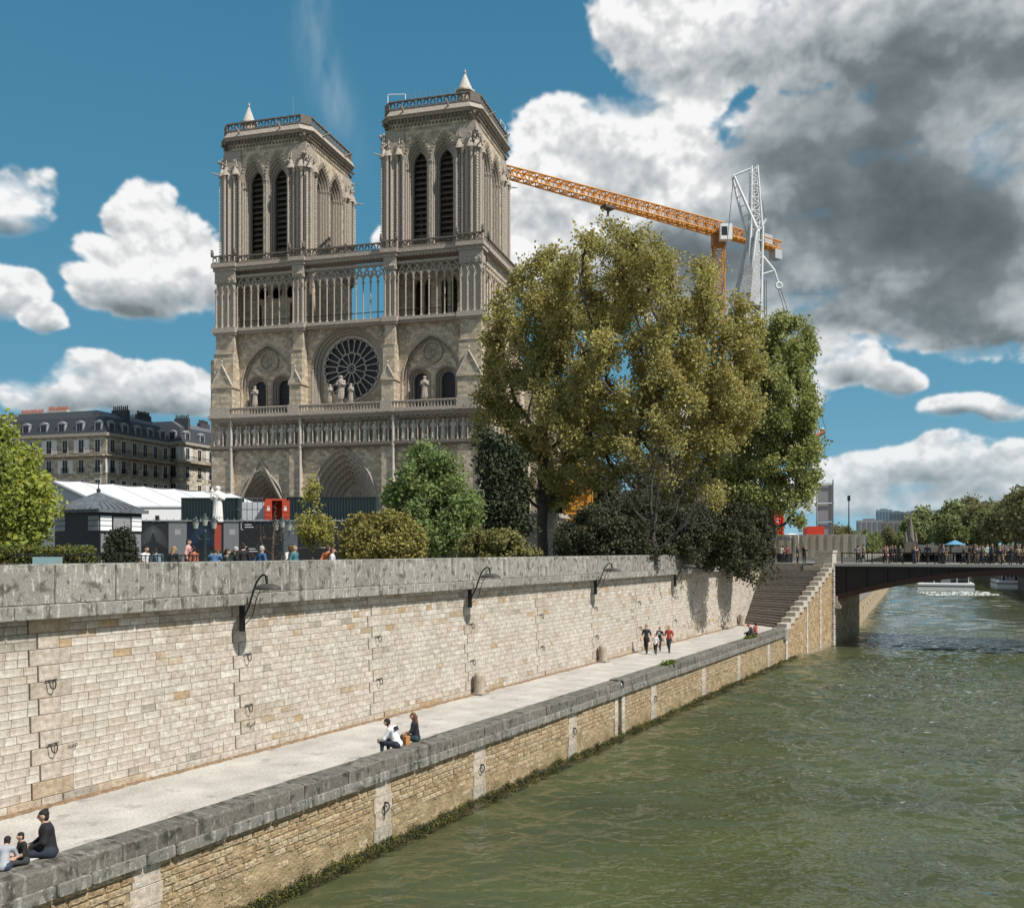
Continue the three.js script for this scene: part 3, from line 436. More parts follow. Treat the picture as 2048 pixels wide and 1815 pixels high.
{ // ---- gallery of kings ----
  mesh('gallery_ledge', new Geo().bx(-21.95, 21.95, 16.2, 16.62, -2, .28).bx(-21.8, 21.8, 15.95, 16.2, -2, .12), M.sooty, cath);
  mesh('gallery_back_wall', new Geo().bx(-21.5, 21.5, 16.6, 20.6, -3, -1.55), M.stone, cath);
  const shapes = [1, 2, 3, 4].map((s) => robed(2.65, .4, s * 13).build()), N = 28, pitch = 1.52;
  const col = new Geo().cyl(0, 0, 0, .17, .15, .22, 8).cyl(0, .22, 0, .1, .1, 2.35, 8).cyl(0, 2.5, 0, .11, .24, .32, 8).build(), plinth = new Geo().bx(-.34, .34, 0, .3, -.34, .34).build();
  for (let i = 0; i < N; i++) { const x = (i - (N - 1) / 2) * pitch; const k = mesh('king_statue', shapes[i % 4], M.pale, cath); k.position.set(x, 16.92, -.42); k.rotation.y = ((i * 7) % 5 - 2) * .12; mesh('plinth', plinth, M.pale, k).position.y = -.3; }
  const tr = new Geo(); for (let i = 0; i <= N; i++) { const x = (i - N / 2) * pitch; const c = mesh('gallery_column', col, M.carved, cath); c.position.set(x, 16.62, .02); if (i < N) { const c2 = x + pitch / 2; tr.ring(c2 - .36, 19.78, -.05, .3, .07, 0, Math.PI, 8, 4).ring(c2 + .36, 19.78, -.05, .3, .07, 0, Math.PI, 8, 4).ring(c2, 19.95, -.05, .3, .07, 0, Math.PI, 8, 4); } }
  mesh('trefoil_arcade', tr, M.carved, cath);
  const head = new Geo().bx(-21.7, 21.7, 20.22, 20.5, -1.5, .1).bx(-21.9, 21.9, 20.5, 20.75, -3.5, .4).bx(-22.05, 22.05, 20.75, 21.1, -3.5, .62); for (let x = -21.6; x < 21.7; x += .48) head.ball(x, 20.45, .14, .15, .13, .12, 5); for (const [x0, x1] of BUT) head.bx(x0 - .2, x1 + .2, 20.72, 21.12, -1, .85);
  mesh('gallery_cornice', head, M.carved, cath);
}
function balustrade(name, x0, x1, y, z, h, parent, style, m = M.carved) { // pierced parapet
  const g = new Geo().bx(x0, x1, y, y + .14, z - .16, z + .16).bx(x0, x1, y + h - .18, y + h, z - .18, z + .18), n = Math.max(1, Math.round((x1 - x0) / (style ? h * .8 : .5))), p = (x1 - x0) / n;
  for (let i = 0; i < n; i++) { const x = x0 + (i + .5) * p; if (style) { g.ring(x, y + h / 2, z, Math.min(p, h) * .36, .065, 0, TAU, 12, 4).bar(V3(x - p / 2, y + .1, z), V3(x, y + h - .15, z), .05, .05, 4).bar(V3(x + p / 2, y + .1, z), V3(x, y + h - .15, z), .05, .05, 4); } else g.bx(x - .09, x + .09, y + .1, y + h - .15, z - .1, z + .1).bx(x - .2, x + .2, y + h - .38, y + h - .15, z - .08, z + .08); }
  return mesh(name, g, m, parent);
}
{ // ---- rose storey ----
  balustrade('balustrade', -21.7, 21.7, 21.1, .45, 1.15, cath, 0);
  for (const [x0, x1] of BUT) mesh('balustrade_pier', new Geo().bx(x0 + .1, x1 - .1, 21.1, 22.35, .28, .72), M.carved, cath);
  const W = -2.2;
  mesh('rose_wall', new Geo().ext(plate(-21.3, 21.3, 20.9, 34.2, [archPoly(0, 5.95, 21, 27.9, 5.95, 16), archPoly(-13.4, 4.55, 21, 25.6, 6.3, 14), archPoly(13.4, 4.55, 21, 25.6, 6.3, 14)]), -4.15, W), M.stone, cath);
  // rose
  const rose = sub('rose_window', cath), C = 27.9, RR = 4.62;
  for (let k = 0; k < 4; k++) { const a = 5.95 - k * .31, g = new Geo().ext(band(0, a, a, a - .31, a - .31, 21, C, 18), -4.1 + k * .003, W - .14 - k * .42); g.ring(0, C, W - .12 - k * .42, a - .12, .1, 0, Math.PI, 40, 5); for (const s of [-1, 1]) g.cyl(s * (a - .12), 21.1, W - .12 - k * .42, .12, .12, C - 21.2, 6).cyl(s * (a - .12), C - .6, W - .12 - k * .42, .13, .2, .3, 6); if (k === 0) for (let i = 0; i < 46; i++) { const t = (i + .5) / 46 * Math.PI; g.box(Math.cos(t) * (a - .2), C + Math.sin(t) * (a - .2), W - .08, .2, .2, .16, 0, 0, t); } mesh('arch_order', g, M.carved, rose); }
  mesh('spandrel', new Geo().ext((() => { const s = plate(-4.75, 4.75, 21, 28, []); return toShape([[-4.75, 21], [4.75, 21], [4.75, C], ...Array.from({ length: 33 }, (_, i) => [RR * Math.cos(-i / 32 * Math.PI), C + RR * Math.sin(-i / 32 * Math.PI)]), [-4.75, C]]); })(), -4.1, -3.75), M.stone, rose);
  const tr = new Geo().ring(0, C, -3.1, RR + .04, .16, 0, TAU, 64, 6).ring(0, C, -3.1, .62, .1, 0, TAU, 24, 5).ring(0, C, -3.1, .3, .05, 0, TAU, 12, 4);
  for (let i = 0; i < 12; i++) { const t = (i + .5) / 12 * TAU, c = Math.cos(t), s = Math.sin(t); tr.bar(V3(c * .6, C + s * .6, -3.1), V3(c * 2.15, C + s * 2.15, -3.1), .075, .075, 5); const u = i / 12 * TAU; tr.ring(Math.cos(u) * 1.95, C + Math.sin(u) * 1.95, -3.1, .52, .07, u - 1.45, u + 1.45, 10, 4); }
  for (let i = 0; i < 24; i++) { const t = (i + .5) / 24 * TAU, c = Math.cos(t), s = Math.sin(t); tr.bar(V3(c * 2.45, C + s * 2.45, -3.1), V3(c * 4.1, C + s * 4.1, -3.1), .08, .08, 5); const u = i / 24 * TAU; tr.ring(Math.cos(u) * 3.98, C + Math.sin(u) * 3.98, -3.1, .5, .075, u - 1.5, u + 1.5, 10, 4); tr.bar(V3(c * 2.45, C + s * 2.45, -3.1), V3(Math.cos(t + .13) * 2.2, C + Math.sin(t + .13) * 2.2, -3.1), .06, .06, 4).bar(V3(c * 2.45, C + s * 2.45, -3.1), V3(Math.cos(t - .13) * 2.2, C + Math.sin(t - .13) * 2.2, -3.1), .06, .06, 4); }
  mesh('tracery', tr, M.pale, rose).position.z = -.62;
  mesh('glass', new Geo().add(new THREE.CircleGeometry(4.8, 48), new THREE.Matrix4().makeTranslation(0, C, -4.05)), M.glass, rose);
  // twin windows under a big blind arch in each side bay
  for (const bx of [-13.4, 13.4]) {
    const b = sub('twin_window', cath), w = [bx - 2.15, bx + 2.15];
    mesh('bay_wall', new Geo().ext(toShape(archPoly(bx, 4.6, 21, 25.6, 6.35, 14)).holes.length ? null : (() => { const s = toShape(archPoly(bx, 4.6, 21, 25.6, 6.35, 14)); for (const x of w) s.holes.push(toPath(archPoly(x, 1.85, 21.02, 25.65, 1.9, 10))); return s; })(), -4.15, -2.85), M.stone, b);
    const g = new Geo(), pa = archArc(4.5, 25.6, 6.25, 18); for (let i = 1; i < pa.length; i++) g.bar(V3(bx + pa[i - 1][0], pa[i - 1][1], -2.25), V3(bx + pa[i][0], pa[i][1], -2.25), .16, .16, 5); const pb = archArc(4.15, 25.6, 5.8, 22); for (const [x, y] of pb) g.box(bx + x, y, -2.6, .2, .2, .2, 0, 0, .5);
    g.ring(bx, 29.5, -2.68, 1.5, .16, 0, TAU, 32, 5).ring(bx, 29.5, -2.7, .35, .09, 0, TAU, 12, 4); for (let i = 0; i < 12; i++) { const t = i / 12 * TAU; g.bar(V3(bx + Math.cos(t) * .35, 29.5 + Math.sin(t) * .35, -2.7), V3(bx + Math.cos(t) * 1.1, 29.5 + Math.sin(t) * 1.1, -2.7), .06, .06, 4).ring(bx + Math.cos(t + .26) * 1.15, 29.5 + Math.sin(t + .26) * 1.15, -2.7, .26, .06, t - 1.3 + .26, t + 1.3 + .26, 8, 4); } mesh('blind_tracery', g, M.carved, b);
    mesh('blind_rose_panel', new Geo().cyl(0, 0, 0, 1.42, 1.42, .04, 28), M.stone, b).position.set(bx, 29.5, -2.88); b.children[b.children.length - 1].rotation.x = Math.PI / 2;
    for (const x of w) {
      for (let k = 0; k < 3; k++) { const a = 1.85 - k * .26, z = -2.95 - k * .36, q = new Geo().ext(band(x, a, a * 1.02, a - .26, (a - .26) * 1.04, 21.1, 25.65, 8), -4.2 + k * .003, z).ring(x, 25.65, z + .02, a - .13, .09, 0, Math.PI, 18, 5); for (const s of [-1, 1]) q.cyl(x + s * (a - .14), 21.2, z + .04, .1, .1, 4.4, 6).cyl(x + s * (a - .14), 25.35, z + .04, .1, .18, .3, 6); if (!k) for (let i = 0; i < 15; i++) { const t = (i + .5) / 15 * Math.PI; q.box(x + Math.cos(t) * (a - .2), 25.65 + Math.sin(t) * (a - .2), z + .05, .16, .16, .14, 0, 0, t); } mesh('arch_order', q, M.carved, b); }
      mesh('glass', new Geo().ext(toShape(archPoly(x, 1.12, 21.1, 25.65, 1.15, 8)), -4.15, -4.1), M.glass, b);
      const ld = new Geo(); for (let yy = 21.8; yy < 26.4; yy += .62) ld.bx(x - 1.06, x + 1.06, yy, yy + .03, -4.1, -4.07); for (const s of [-.45, 0, .45]) ld.bx(x + s - .015, x + s + .015, 21.1, 26.4, -4.1, -4.065); mesh('leading', ld, mat(.05, .055, .06, .6), b);
    }
    for (const s of [-1, 1]) { const q = new Geo(), ox = bx + s * 4.1, oy = 32.0; for (let i = 0; i < 3; i++) { const t = i / 3 * TAU + Math.PI / 2; q.ring(ox + Math.cos(t) * .42, oy + Math.sin(t) * .42, W + .01, .36, .09, 0, TAU, 12, 4); } q.ball(ox, oy, W, .3, .45, .2, 6); mesh('trefoil_relief', q, M.carved, b); }
  }
  for (const s of [-1, 1]) { const q = new Geo(), ox = s * 5.5, oy = 32.6; for (let i = 0; i < 3; i++) { const t = i / 3 * TAU + Math.PI / 2; q.ring(ox + Math.cos(t) * .42, oy + Math.sin(t) * .42, W + .01, .36, .09, 0, TAU, 12, 4); } q.ball(ox, oy, W, .3, .45, .2, 6); mesh('trefoil_relief', q, M.carved, cath); }
  for (const [x0, x1] of BUT) {
    const g = new Geo().bx(x0, x1, 21, 25.3, W - .2, 0).bx(x0 - .16, x1 + .16, 25.3, 25.62, W - .2, .16).bx(x0 + .06, x1 - .06, 25.6, 30.4, W - .2, -.45).bx(x0 + .16, x1 - .16, 30.4, 33.7, W - .2, -.85);
    g.prism([[x0 + .05, 30.4], [x1 - .05, 30.4], [x1 - .05, 30.55], [x0 + .05, 30.55]], W - .2, -.35); const cx = (x0 + x1) / 2, hw = (x1 - x0) / 2;
    g.prism([[cx - hw, 25.62], [cx + hw, 25.62], [cx, 25.62 + hw * 1.75]], -.5, .06); mesh('buttress', g, M.stone, cath);
    const cr = new Geo(); for (const s of [-1, 1]) cr.bar(V3(cx, 25.75 + hw * 1.75, .08), V3(cx + s * (hw + .05), 25.62, .08), .13, .13, 5); cr.cyl(cx, 25.6 + hw * 1.75, 0, .1, .05, .8, 6).ball(cx, 26.2 + hw * 1.75, 0, .22, .16, .22, 6); mesh('gablet', cr, M.pale, cath);
  }
  const lg = new Geo().bx(-21.6, 21.6, 33.65, 33.95, -3.5, -1.25).bx(-21.8, 21.8, 33.95, 34.4, -3.5, -.95); for (const [x0, x1] of BUT) lg.bx(x0 - .25, x1 + .25, 33.7, 34.42, -3, -.3).bx(x0 - .1, x1 + .1, 33.4, 33.7, -3, -.55); for (let x = -21.3; x < 21.4; x += .5) lg.ball(x, 33.62, -1.35, .17, .15, .15, 5); mesh('arcade_ledge', lg, M.carved, cath);
  // statues standing on the balustrade before the rose and the side bays
  for (const [x, h, s] of [[-1.75, 2.6, 3], [0, 3.5, 5], [1.6, 2.6, 7], [-14.3, 2.9, 9], [13.2, 3.1, 11]]) mesh('gallery_statue', robed(h, .4, s).bx(-.35, .35, -.6, 0, -.35, .35), M.carved, cath).position.set(x, 22.3 + (h > 3.2 ? .5 : .2), -.1);
}
{ // ---- open arcade under the towers ----
  const Y0 = 34.4, colG = new Geo().cyl(0, 0, 0, .2, .16, .35, 8).cyl(0, .35, 0, .115, .115, 4.9, 8).cyl(0, 5.1, 0, .12, .25, .4, 8).build();
  for (const [x0, x1] of [[-18.2, -8.5], [-6.5, 6.5], [8.5, 18.2]]) {
    const n = Math.round((x1 - x0) / 1.16), p = (x1 - x0) / n, b = sub('arcade', cath), tr = new Geo();
    for (let i = 0; i <= n; i++) { const x = x0 + i * p; mesh('arcade_column', colG, M.carved, b).position.set(x, Y0, -1.45); }
    for (let i = 0; i < n; i++) { const cx = x0 + (i + .5) * p, a = archArc(p / 2, 39.9, .95, 6); for (let k = 1; k < a.length; k++) tr.bar(V3(cx + a[k - 1][0], a[k - 1][1], -1.45), V3(cx + a[k][0], a[k][1], -1.45), .09, .09, 5); tr.ring(cx, 41.25, -1.45, .3, .075, 0, TAU, 12, 5); }
    for (let i = 0; i < n - 1; i++) { const cx = x0 + (i + 1) * p, a = archArc(p, 39.95, 2.15, 8); for (let k = 1; k < a.length; k++) tr.bar(V3(cx + a[k - 1][0], a[k - 1][1], -1.4), V3(cx + a[k][0], a[k][1], -1.4), .11, .11, 5); tr.ring(cx, 40.95, -1.45, .36, .08, 0, TAU, 12, 5); }
    tr.bx(x0, x1, 42.0, 42.35, -1.75, -1.2); mesh('interlaced_arches', tr, M.carved, b);
    mesh('arcade_rail', new Geo().bx(x0, x1, 35.35, 35.45, -1.5, -1.4), M.iron, b);
  }
  for (const [x0, x1] of BUT) { // piers with colonnettes
    const g = new Geo().bx(x0 + .2, x1 - .2, Y0, 43.2, -3, -.95), w = x1 - x0, n = w > 3 ? 3 : 2; for (let i = 0; i <= n; i++) { const x = x0 + .2 + (w - .4) * i / n; g.cyl(x, Y0 + .1, -.85, .15, .15, 5.2, 7).cyl(x, Y0, -.85, .24, .2, .5, 7).cyl(x, 39.7, -.85, .15, .3, .45, 7); if (i < n) { const c = x + (w - .4) / n / 2, a = archArc((w - .4) / n / 2, 40.1, 1.0, 5); for (let k = 1; k < a.length; k++) g.bar(V3(c + a[k - 1][0], a[k - 1][1], -.88), V3(c + a[k][0], a[k][1], -.88), .1, .1, 5); } } g.prism([[x0, 41.2], [x1, 41.2], [x1, 43.2], [x0, 43.2]], -1.2, -.75); for (let i = 0; i < 5; i++) g.ball(x0 + .3 + (w - .6) * i / 4, 41.7, -.72, .2, .3, .15, 5); mesh('arcade_pier', g, M.carved, cath);
    if (x1 > 20 || x0 < -20) { const s = Math.sign(x0), q = new Geo(); for (let i = 0; i < 6; i++) q.cyl(s * 21.65, Y0, -1.6 - i * 2.6, .15, .15, 5.2, 7).cyl(s * 21.65, 39.6, -1.6 - i * 2.6, .16, .3, .5, 7); for (let i = 0; i < 26; i++) q.ball(s * 21.75, 40.4 + (i % 2) * .8, -1.3 - i * .56, .22, .26, .22, 5); mesh('side_arcade', q, M.carved, cath); }
  }
  
  const hl = [[-16.1, 35.3], [-10.6, 35.3]].map(([x, y]) => archPoly(x, .28, y, 38.3, .3, 4)).concat([-15.6, -13.2, -10.8].map((x) => circle(x, 40.3, .95, 16))), hr = [10.4, 11.9, 14.6, 16.1].map((x) => archPoly(x, .52, 34.9, 39.4, 1.2, 6));
  mesh('arcade_back_wall', new Geo().ext(plate(-21.2, -6.9, Y0, 44.2, hl), -5.2, -4.6), M.stone, cath); mesh('arcade_back_wall', new Geo().ext(plate(6.3, 21.2, Y0, 44.2, hr), -5.2, -4.6), M.stone, cath);
  // towers' lower bodies behind the arcade, and the body of the west block below
  for (const [a, b] of [[-21.2, -6.9], [6.3, 21.2]]) mesh('tower_base', new Geo().bx(a, a + .6, Y0, 44.2, -18.4, -5.2).bx(b - .6, b, Y0, 44.2, -18.4, -5.2).bx(a + .6, b - .6, Y0, 44.2, -18.4, -17.8), M.stone, cath);
  const bd = new Geo().bx(-21.25, 21.25, 0, 16, -18.4, -5.85).bx(-21.25, 21.25, 16, 34.2, -18.4, -4.3); for (const s of [-1, 1]) for (const z of [-3.2, -10, -17]) bd.bx(s * 21.2, s * 23.2, 0, 30, z - 1.2, z + 1.2).bx(s * 21.2, s * 22.4, 30, 34, z - 1, z + 1); mesh('west_block', bd, M.stone, cath);
  const cn = new Geo().bx(-21.6, 21.6, 43.1, 43.5, -3.4, -1.0).bx(-21.9, 21.9, 43.5, 44.0, -3.6, -.7); for (const [x0, x1] of BUT) cn.bx(x0 - .2, x1 + .2, 43.0, 43.5, -3, -.6).bx(x0 - .35, x1 + .35, 43.5, 44.05, -3, -.2); for (let x = -21.4; x < 21.5; x += .52) cn.ball(x, 43.05, -1.1, .2, .17, .16, 5); for (const s of [-1, 1]) cn.bx(s * 21, s * 22.1, 43.4, 44.0, -18.8, -3); mesh('great_cornice', cn, M.carved, cath);
  for (const [x0, x1] of [[-17.9, -8.8], [-6.2, 6.2], [8.8, 17.9]]) balustrade('gallery_parapet', x0, x1, 44.0, -1.0, 1.2, cath, 1, M.sooty);
  for (const [x0, x1] of BUT) { balustrade('gallery_parapet', x0 - .25, x1 + .25, 44.05, -.4, 1.2, cath, 1, M.sooty); for (const x of [x0 - .2, x1 + .2]) mesh('chimera', new Geo().lathe(x, 45.2, -.4, [[.0, 0], [.26, 0], [.2, .3], [.3, .5], [.16, .7], [.2, .95], [0, 1.05]], 6).bar(V3(x, 46, -.4), V3(x, 46.0, .15), .12, .05, 5), M.sooty, cath); }
  for (const s of [-1, 1]) { const m = balustrade('gallery_parapet', -8, 8, 44.0, 0, 1.2, cath, 1, M.sooty); m.rotation.y = Math.PI / 2; m.position.set(s * 21.8, 0, -10.5); mesh('chimera', new Geo().lathe(0, 0, 0, [[.0, 0], [.26, 0], [.2, .3], [.3, .5], [.16, .7], [.2, .95], [0, 1.05]], 6), M.sooty, cath).position.set(s * 22, 45.1, -3); }
}
function tower(x0, x1, seed) {
  const t = sub('tower', cath), Y0 = 44, YS = 56.6, w = x1 - x0, cx = (x0 + x1) / 2, D = 15.6, ZF = -2.4, cz = ZF - D / 2, r = rng(seed);
  const faces = [[0, cx, cz + D / 2, w], [Math.PI, cx, cz - D / 2, w], [Math.PI / 2, x1, cz, D], [-Math.PI / 2, x0, cz, D]];
  for (const [a, fx, fz, fw] of faces) {
    const m = new THREE.Matrix4().makeRotationY(a).setPosition(fx, 0, fz), s = fw / 14.2, o = 2.08 * s, wins = [-o, o];
    const g = new Geo().ext(plate(-fw / 2 + .02, fw / 2 - .02, Y0, 61.7, wins.map((x) => archPoly(x, 1.98 * s, Y0 + .9, YS, 3.6, 10))), -1.5, 0, m); mesh('belfry_wall', g, M.stone, t);
    const q = new Geo(), q2 = new Geo(), lv = new Geo();
    for (const x of wins) {
      for (let k = 0; k < 4; k++) { const a0 = (1.98 - k * .22) * s, a1 = (1.98 - (k + 1) * .22) * s, z = -.12 - k * .34; (k % 2 ? q2 : q).ext(band(x, a0, 3.6 * a0 / 1.98 / s, a1, 3.6 * a1 / 1.98 / s, Y0 + .9, YS, 8), -1.7 + k * .003, z, m); for (const d of [-1, 1]) { q.add(new THREE.CylinderGeometry(.11, .11, YS - Y0 - 1, 6), m.clone().multiply(new THREE.Matrix4().makeTranslation(x + d * (a0 - .1), (YS + Y0 + 1) / 2, z + .04))); q.add(new THREE.CylinderGeometry(.22, .12, .4, 6), m.clone().multiply(new THREE.Matrix4().makeTranslation(x + d * (a0 - .1), YS - .1, z + .05))); } const pa = archArc(a0 - .06, YS, 3.6 * (a0 - .06) / 1.98 / s, 9); for (let i = 1; i < pa.length; i++) { const h = new Geo().bar(V3(x + pa[i - 1][0], pa[i - 1][1], z + .03), V3(x + pa[i][0], pa[i][1], z + .03), .09, .09, 5).l[0]; q.add(h, m); } }
      const ho = archArc(2.05 * s, YS, 3.8, 9); for (let i = 0; i < ho.length; i++) q.add(new THREE.BoxGeometry(.24, .24, .22), m.clone().multiply(new THREE.Matrix4().makeTranslation(x + ho[i][0] * 1.03, ho[i][1] + .12, .08)));
      for (let y = Y0 + 1.2; y < 58; y += .85) lv.add(new THREE.BoxGeometry(2.3 * s, .06, 1.15), m.clone().multiply(new THREE.Matrix4().makeRotationX(.75).setPosition(x, y, -2.3)));
    }
    mesh('arch_orders', q, M.carved, t); mesh('arch_hollows', q2, M.carved, t); mesh('louvres', lv, M.oak, t);
    // frieze of two rows of leaf hooks
    const fr = new Geo(); for (let x = -fw / 2 + .2; x < fw / 2; x += .56) fr.add(new THREE.SphereGeometry(.2, 6, 4), m.clone().multiply(new THREE.Matrix4().makeTranslation(x, 62.0, .18))).add(new THREE.BoxGeometry(.26, .6, .3), m.clone().multiply(new THREE.Matrix4().makeRotationX(-.5).setPosition(x + .28, 62.65, .34))); mesh('frieze', fr, M.sooty, t);
  }
  const bf = new Geo(); for (const fx of [x0 + 3.6, cx, x1 - 3.6]) for (const fz of [ZF - 4, cz, ZF - D + 4]) bf.bx(fx - .25, fx + .25, Y0, 61, fz - .25, fz + .25); for (const y of [48, 52, 56, 60]) for (const fz of [ZF - 4, cz, ZF - D + 4]) bf.bx(x0 + 3.4, x1 - 3.4, y, y + .4, fz - .2, fz + .2); mesh('bell_frame', bf, M.oak, t); mesh('belfry_floor', new Geo().bx(x0 + 1.5, x1 - 1.5, Y0 - .3, Y0, ZF - D + 1.5, ZF - 1.5), M.oak, t);
  for (const sx of [-1, 1]) for (const sz of [-1, 1]) { // clustered corner piers with crockets up their edges
    const px = sx < 0 ? x0 + 1.45 : x1 - 1.45, pz = sz > 0 ? ZF - 1.3 : ZF - D + 1.3, g = new Geo(), h = 13.6;
    g.bx(px - 1.4, px + 1.4, Y0, Y0 + h, pz - 1.4, pz + 1.4); g.box(px + sx * .4, Y0 + h / 2, pz + sz * .4, 2.3, h, 2.3, Math.PI / 4);
    const sh = []; for (let i = 0; i < 4; i++) { sh.push([px - 1.4 + i * .93, pz + sz * 1.62], [px + sx * 1.62, pz - 1.4 + i * .93]); } for (let i = -1; i <= 1; i++) sh.push([px + sx * (1.5 + i * .5), pz + sz * (1.5 - i * .5)]);
    for (const [ax, az] of sh) g.cyl(ax, Y0, az, .23, .23, h - .5, 8).cyl(ax, Y0 + h - .6, az, .24, .4, .55, 8);
    mesh('corner_pier', g, M.carved, t);
    const ck = new Geo(); for (let i = 0; i < 3; i++) for (let y = Y0 + 1; y < Y0 + h - .5; y += .42) { ck.box(px - .95 + i * .93, y, pz + sz * 1.62, .2, .22, .26, 0, .4).box(px + sx * 1.62, y, pz - .95 + i * .93, .26, .22, .2, 0, 0, .4); } for (let y = Y0 + 1; y < Y0 + h - .5; y += .42) ck.box(px + sx * 1.9, y, pz + sz * 1.9, .24, .24, .24, .78); mesh('crockets', ck, M.pale, t);
    const pn = new Geo(), yb = Y0 + h; // tabernacles and figures crowning the pier
    pn.bx(px - 1.5, px + 1.5, yb, yb + 3.8, pz - 1.5, pz + 1.5); for (const [ax, az, ry] of [[px, pz + sz * 1.75, 0], [px + sx * 1.75, pz, Math.PI / 2]]) { for (const o of [-.85, .85]) { const ox = ax + (ry ? 0 : o), oz = az + (ry ? o : 0); pn.add(new THREE.ConeGeometry(.75, 1.7, 4), new THREE.Matrix4().makeRotationY(Math.PI / 4).setPosition(ox, yb + .95, oz)).cyl(ox, yb + 1.6, oz, .14, .07, 1.0, 5); for (let k = 0; k < 5; k++) pn.ball(ox + (r() - .5) * .9, yb + .5 + k * .42, oz + (r() - .5) * .6, .17, .24, .17, 5); } }
    pn.add(new THREE.ConeGeometry(.8, 2.2, 4), new THREE.Matrix4().makeTranslation(px + sx * 1.6, yb + 1.1, pz + sz * 1.6)).cyl(px + sx * 1.6, yb + 2, pz + sz * 1.6, .16, .1, 1.1, 6); for (let k = 0; k < 12; k++) pn.ball(px + sx * (1.3 + r() * .8), yb + .4 + r() * 3, pz + sz * (1.3 + r() * .8), .2, .28, .2, 5); pn.bar(V3(px + sx * 1.9, yb + .3, pz + sz * 1.9), V3(px + sx * 2.9, yb + .45, pz + sz * 2.9), .14, .08, 5); mesh('pinnacle', pn, M.carved, t);
  }
  const lev = (y0, y1, e0, e1, m, nm) => { const p = [[x0 - e0, ZF + e0], [x1 + e0, ZF + e0], [x1 + e0, ZF - D - e0], [x0 - e0, ZF - D - e0]], q = [[x0 - e1, ZF + e1], [x1 + e1, ZF + e1], [x1 + e1, ZF - D - e1], [x0 - e1, ZF - D - e1]], pos = []; const cc = (a, e) => { const c = 1.5, o = []; for (let i = 0; i < 4; i++) { const [X, Z] = a[i], [PX, PZ] = a[(i + 3) % 4], [NX, NZ] = a[(i + 1) % 4], u = (v) => { const l = Math.hypot(...v); return [v[0] / l, v[1] / l]; }, p1 = u([PX - X, PZ - Z]), n1 = u([NX - X, NZ - Z]); o.push([X + p1[0] * c, Z + p1[1] * c], [X + n1[0] * c, Z + n1[1] * c]); } return o; }, A = cc(p), B = cc(q), n = A.length; for (let i = 0; i < n; i++) { const j = (i + 1) % n, a = [A[i][0], y0, A[i][1]], b = [A[j][0], y0, A[j][1]], c = [B[j][0], y1, B[j][1]], d = [B[i][0], y1, B[i][1]]; pos.push(...a, ...b, ...c, ...a, ...c, ...d); pos.push(cx, y1, cz, ...d, ...c); pos.push(cx, y0, cz, ...b, ...a); } const g = new THREE.BufferGeometry(); g.setAttribute('position', new THREE.Float32BufferAttribute(pos, 3)); g.computeVertexNormals(); mesh(nm, new Geo().add(g), m, t); };
  lev(61.5, 62.95, .1, .28, M.stone, 'entablature'); lev(62.95, 63.3, .55, .75, M.carved, 'cornice'); lev(63.3, 64.2, 1.0, .55, M.carved, 'weathering'); lev(64.2, 64.35, .62, .62, M.sooty, 'roof_deck');
  const bal = sub('top_parapet', t); for (const [a, fx, fz, fw] of faces) { const m = balustrade('parapet_panel', -fw / 2 + .7, fw / 2 - .7, 64.3, 0, 1.3, bal, 1, M.sooty), e = .35; m.rotation.y = a; m.position.set(fx + Math.sin(a) * e, 0, fz + Math.cos(a) * e); }
  for (const sx of [-1, 1]) for (const sz of [-1, 1]) mesh('parapet_panel', new Geo().box(sx < 0 ? x0 + .2 : x1 - .2, 64.95, sz > 0 ? ZF - .2 : ZF - D + .2, 1.7, 1.3, .3, sx * sz * Math.PI / 4), M.sooty, bal);
  const gg = new Geo(); for (const f of [-.28, .22]) gg.bar(V3(cx + f * w, 63.7, ZF + .5), V3(cx + f * w, 64.3, ZF + 1.9), .2, .1, 5); for (const f of [-.25, .25]) gg.bar(V3(x1 + .5, 63.7, cz + f * D), V3(x1 + 1.8, 64.2, cz + f * D), .2, .1, 5); mesh('gargoyle', gg, M.carved, t);
  return t;
}
{
  const a = tower(-21, -6.9, 5), b = tower(6.2, 20.2, 9);
  const turret = (t, x, z, y, R) => { const u = sub('stair_turret', t), g = new Geo().cyl(x, 64.2, z, R, R, y - 64.2, 8); mesh('drum', g, M.stone, u); mesh('spire', new Geo().cyl(x, y, z, R * 1.3, R * 1.3, .22, 8).cyl(x, y + .22, z, R * 1.05, .12, 2.5, 8).ball(x, y + 3.0, z, .18, .3, .18, 6).cyl(x, y + 2.6, z, .05, .05, .9, 5), M.pale, u); };
  turret(a, -18.4, -5.2, 66.6, 1.05); turret(b, 17.9, -4.4, 66.6, 1.15);
  for (const set of [[[[6.4, 65.6, -2.6], [6.4, 67, -2.6]], [[6.4, 67, -2.6], [9.2, 66.7, -2.6]], [[9.2, 65.6, -2.6], [9.2, 66.7, -2.6]]], [[[20.2, 65.6, -15], [20.2, 67, -15]], [[20.2, 67, -15], [20.2, 67, -17.5]], [[20.2, 65.6, -17.5], [20.2, 67, -17.5]]]]) { const rl = new Geo(); for (const [p, q] of set) rl.bar(V3(...p), V3(...q), .07, .07, 5); mesh('guard_rail', rl, M.white, b); }
  const fn = new Geo(); for (let i = 0; i <= 10; i++) fn.bar(V3(9.2 + i * .78, 65.5, -2.7), V3(9.2 + i * .78, 66.75, -2.7), .02, .02, 4); for (const y of [66.0, 66.4, 66.75]) fn.bar(V3(9.2, y, -2.7), V3(17, y, -2.7), .018, .018, 4); mesh('guard_rail', fn, mat(.3, .32, .33, .5), b);
  mesh('lightning_rod', new Geo().bar(V3(-10, 64, -4), V3(-10, 69.5, -4), .035, .02, 5), mat(.4, .4, .4, .4), a);
}
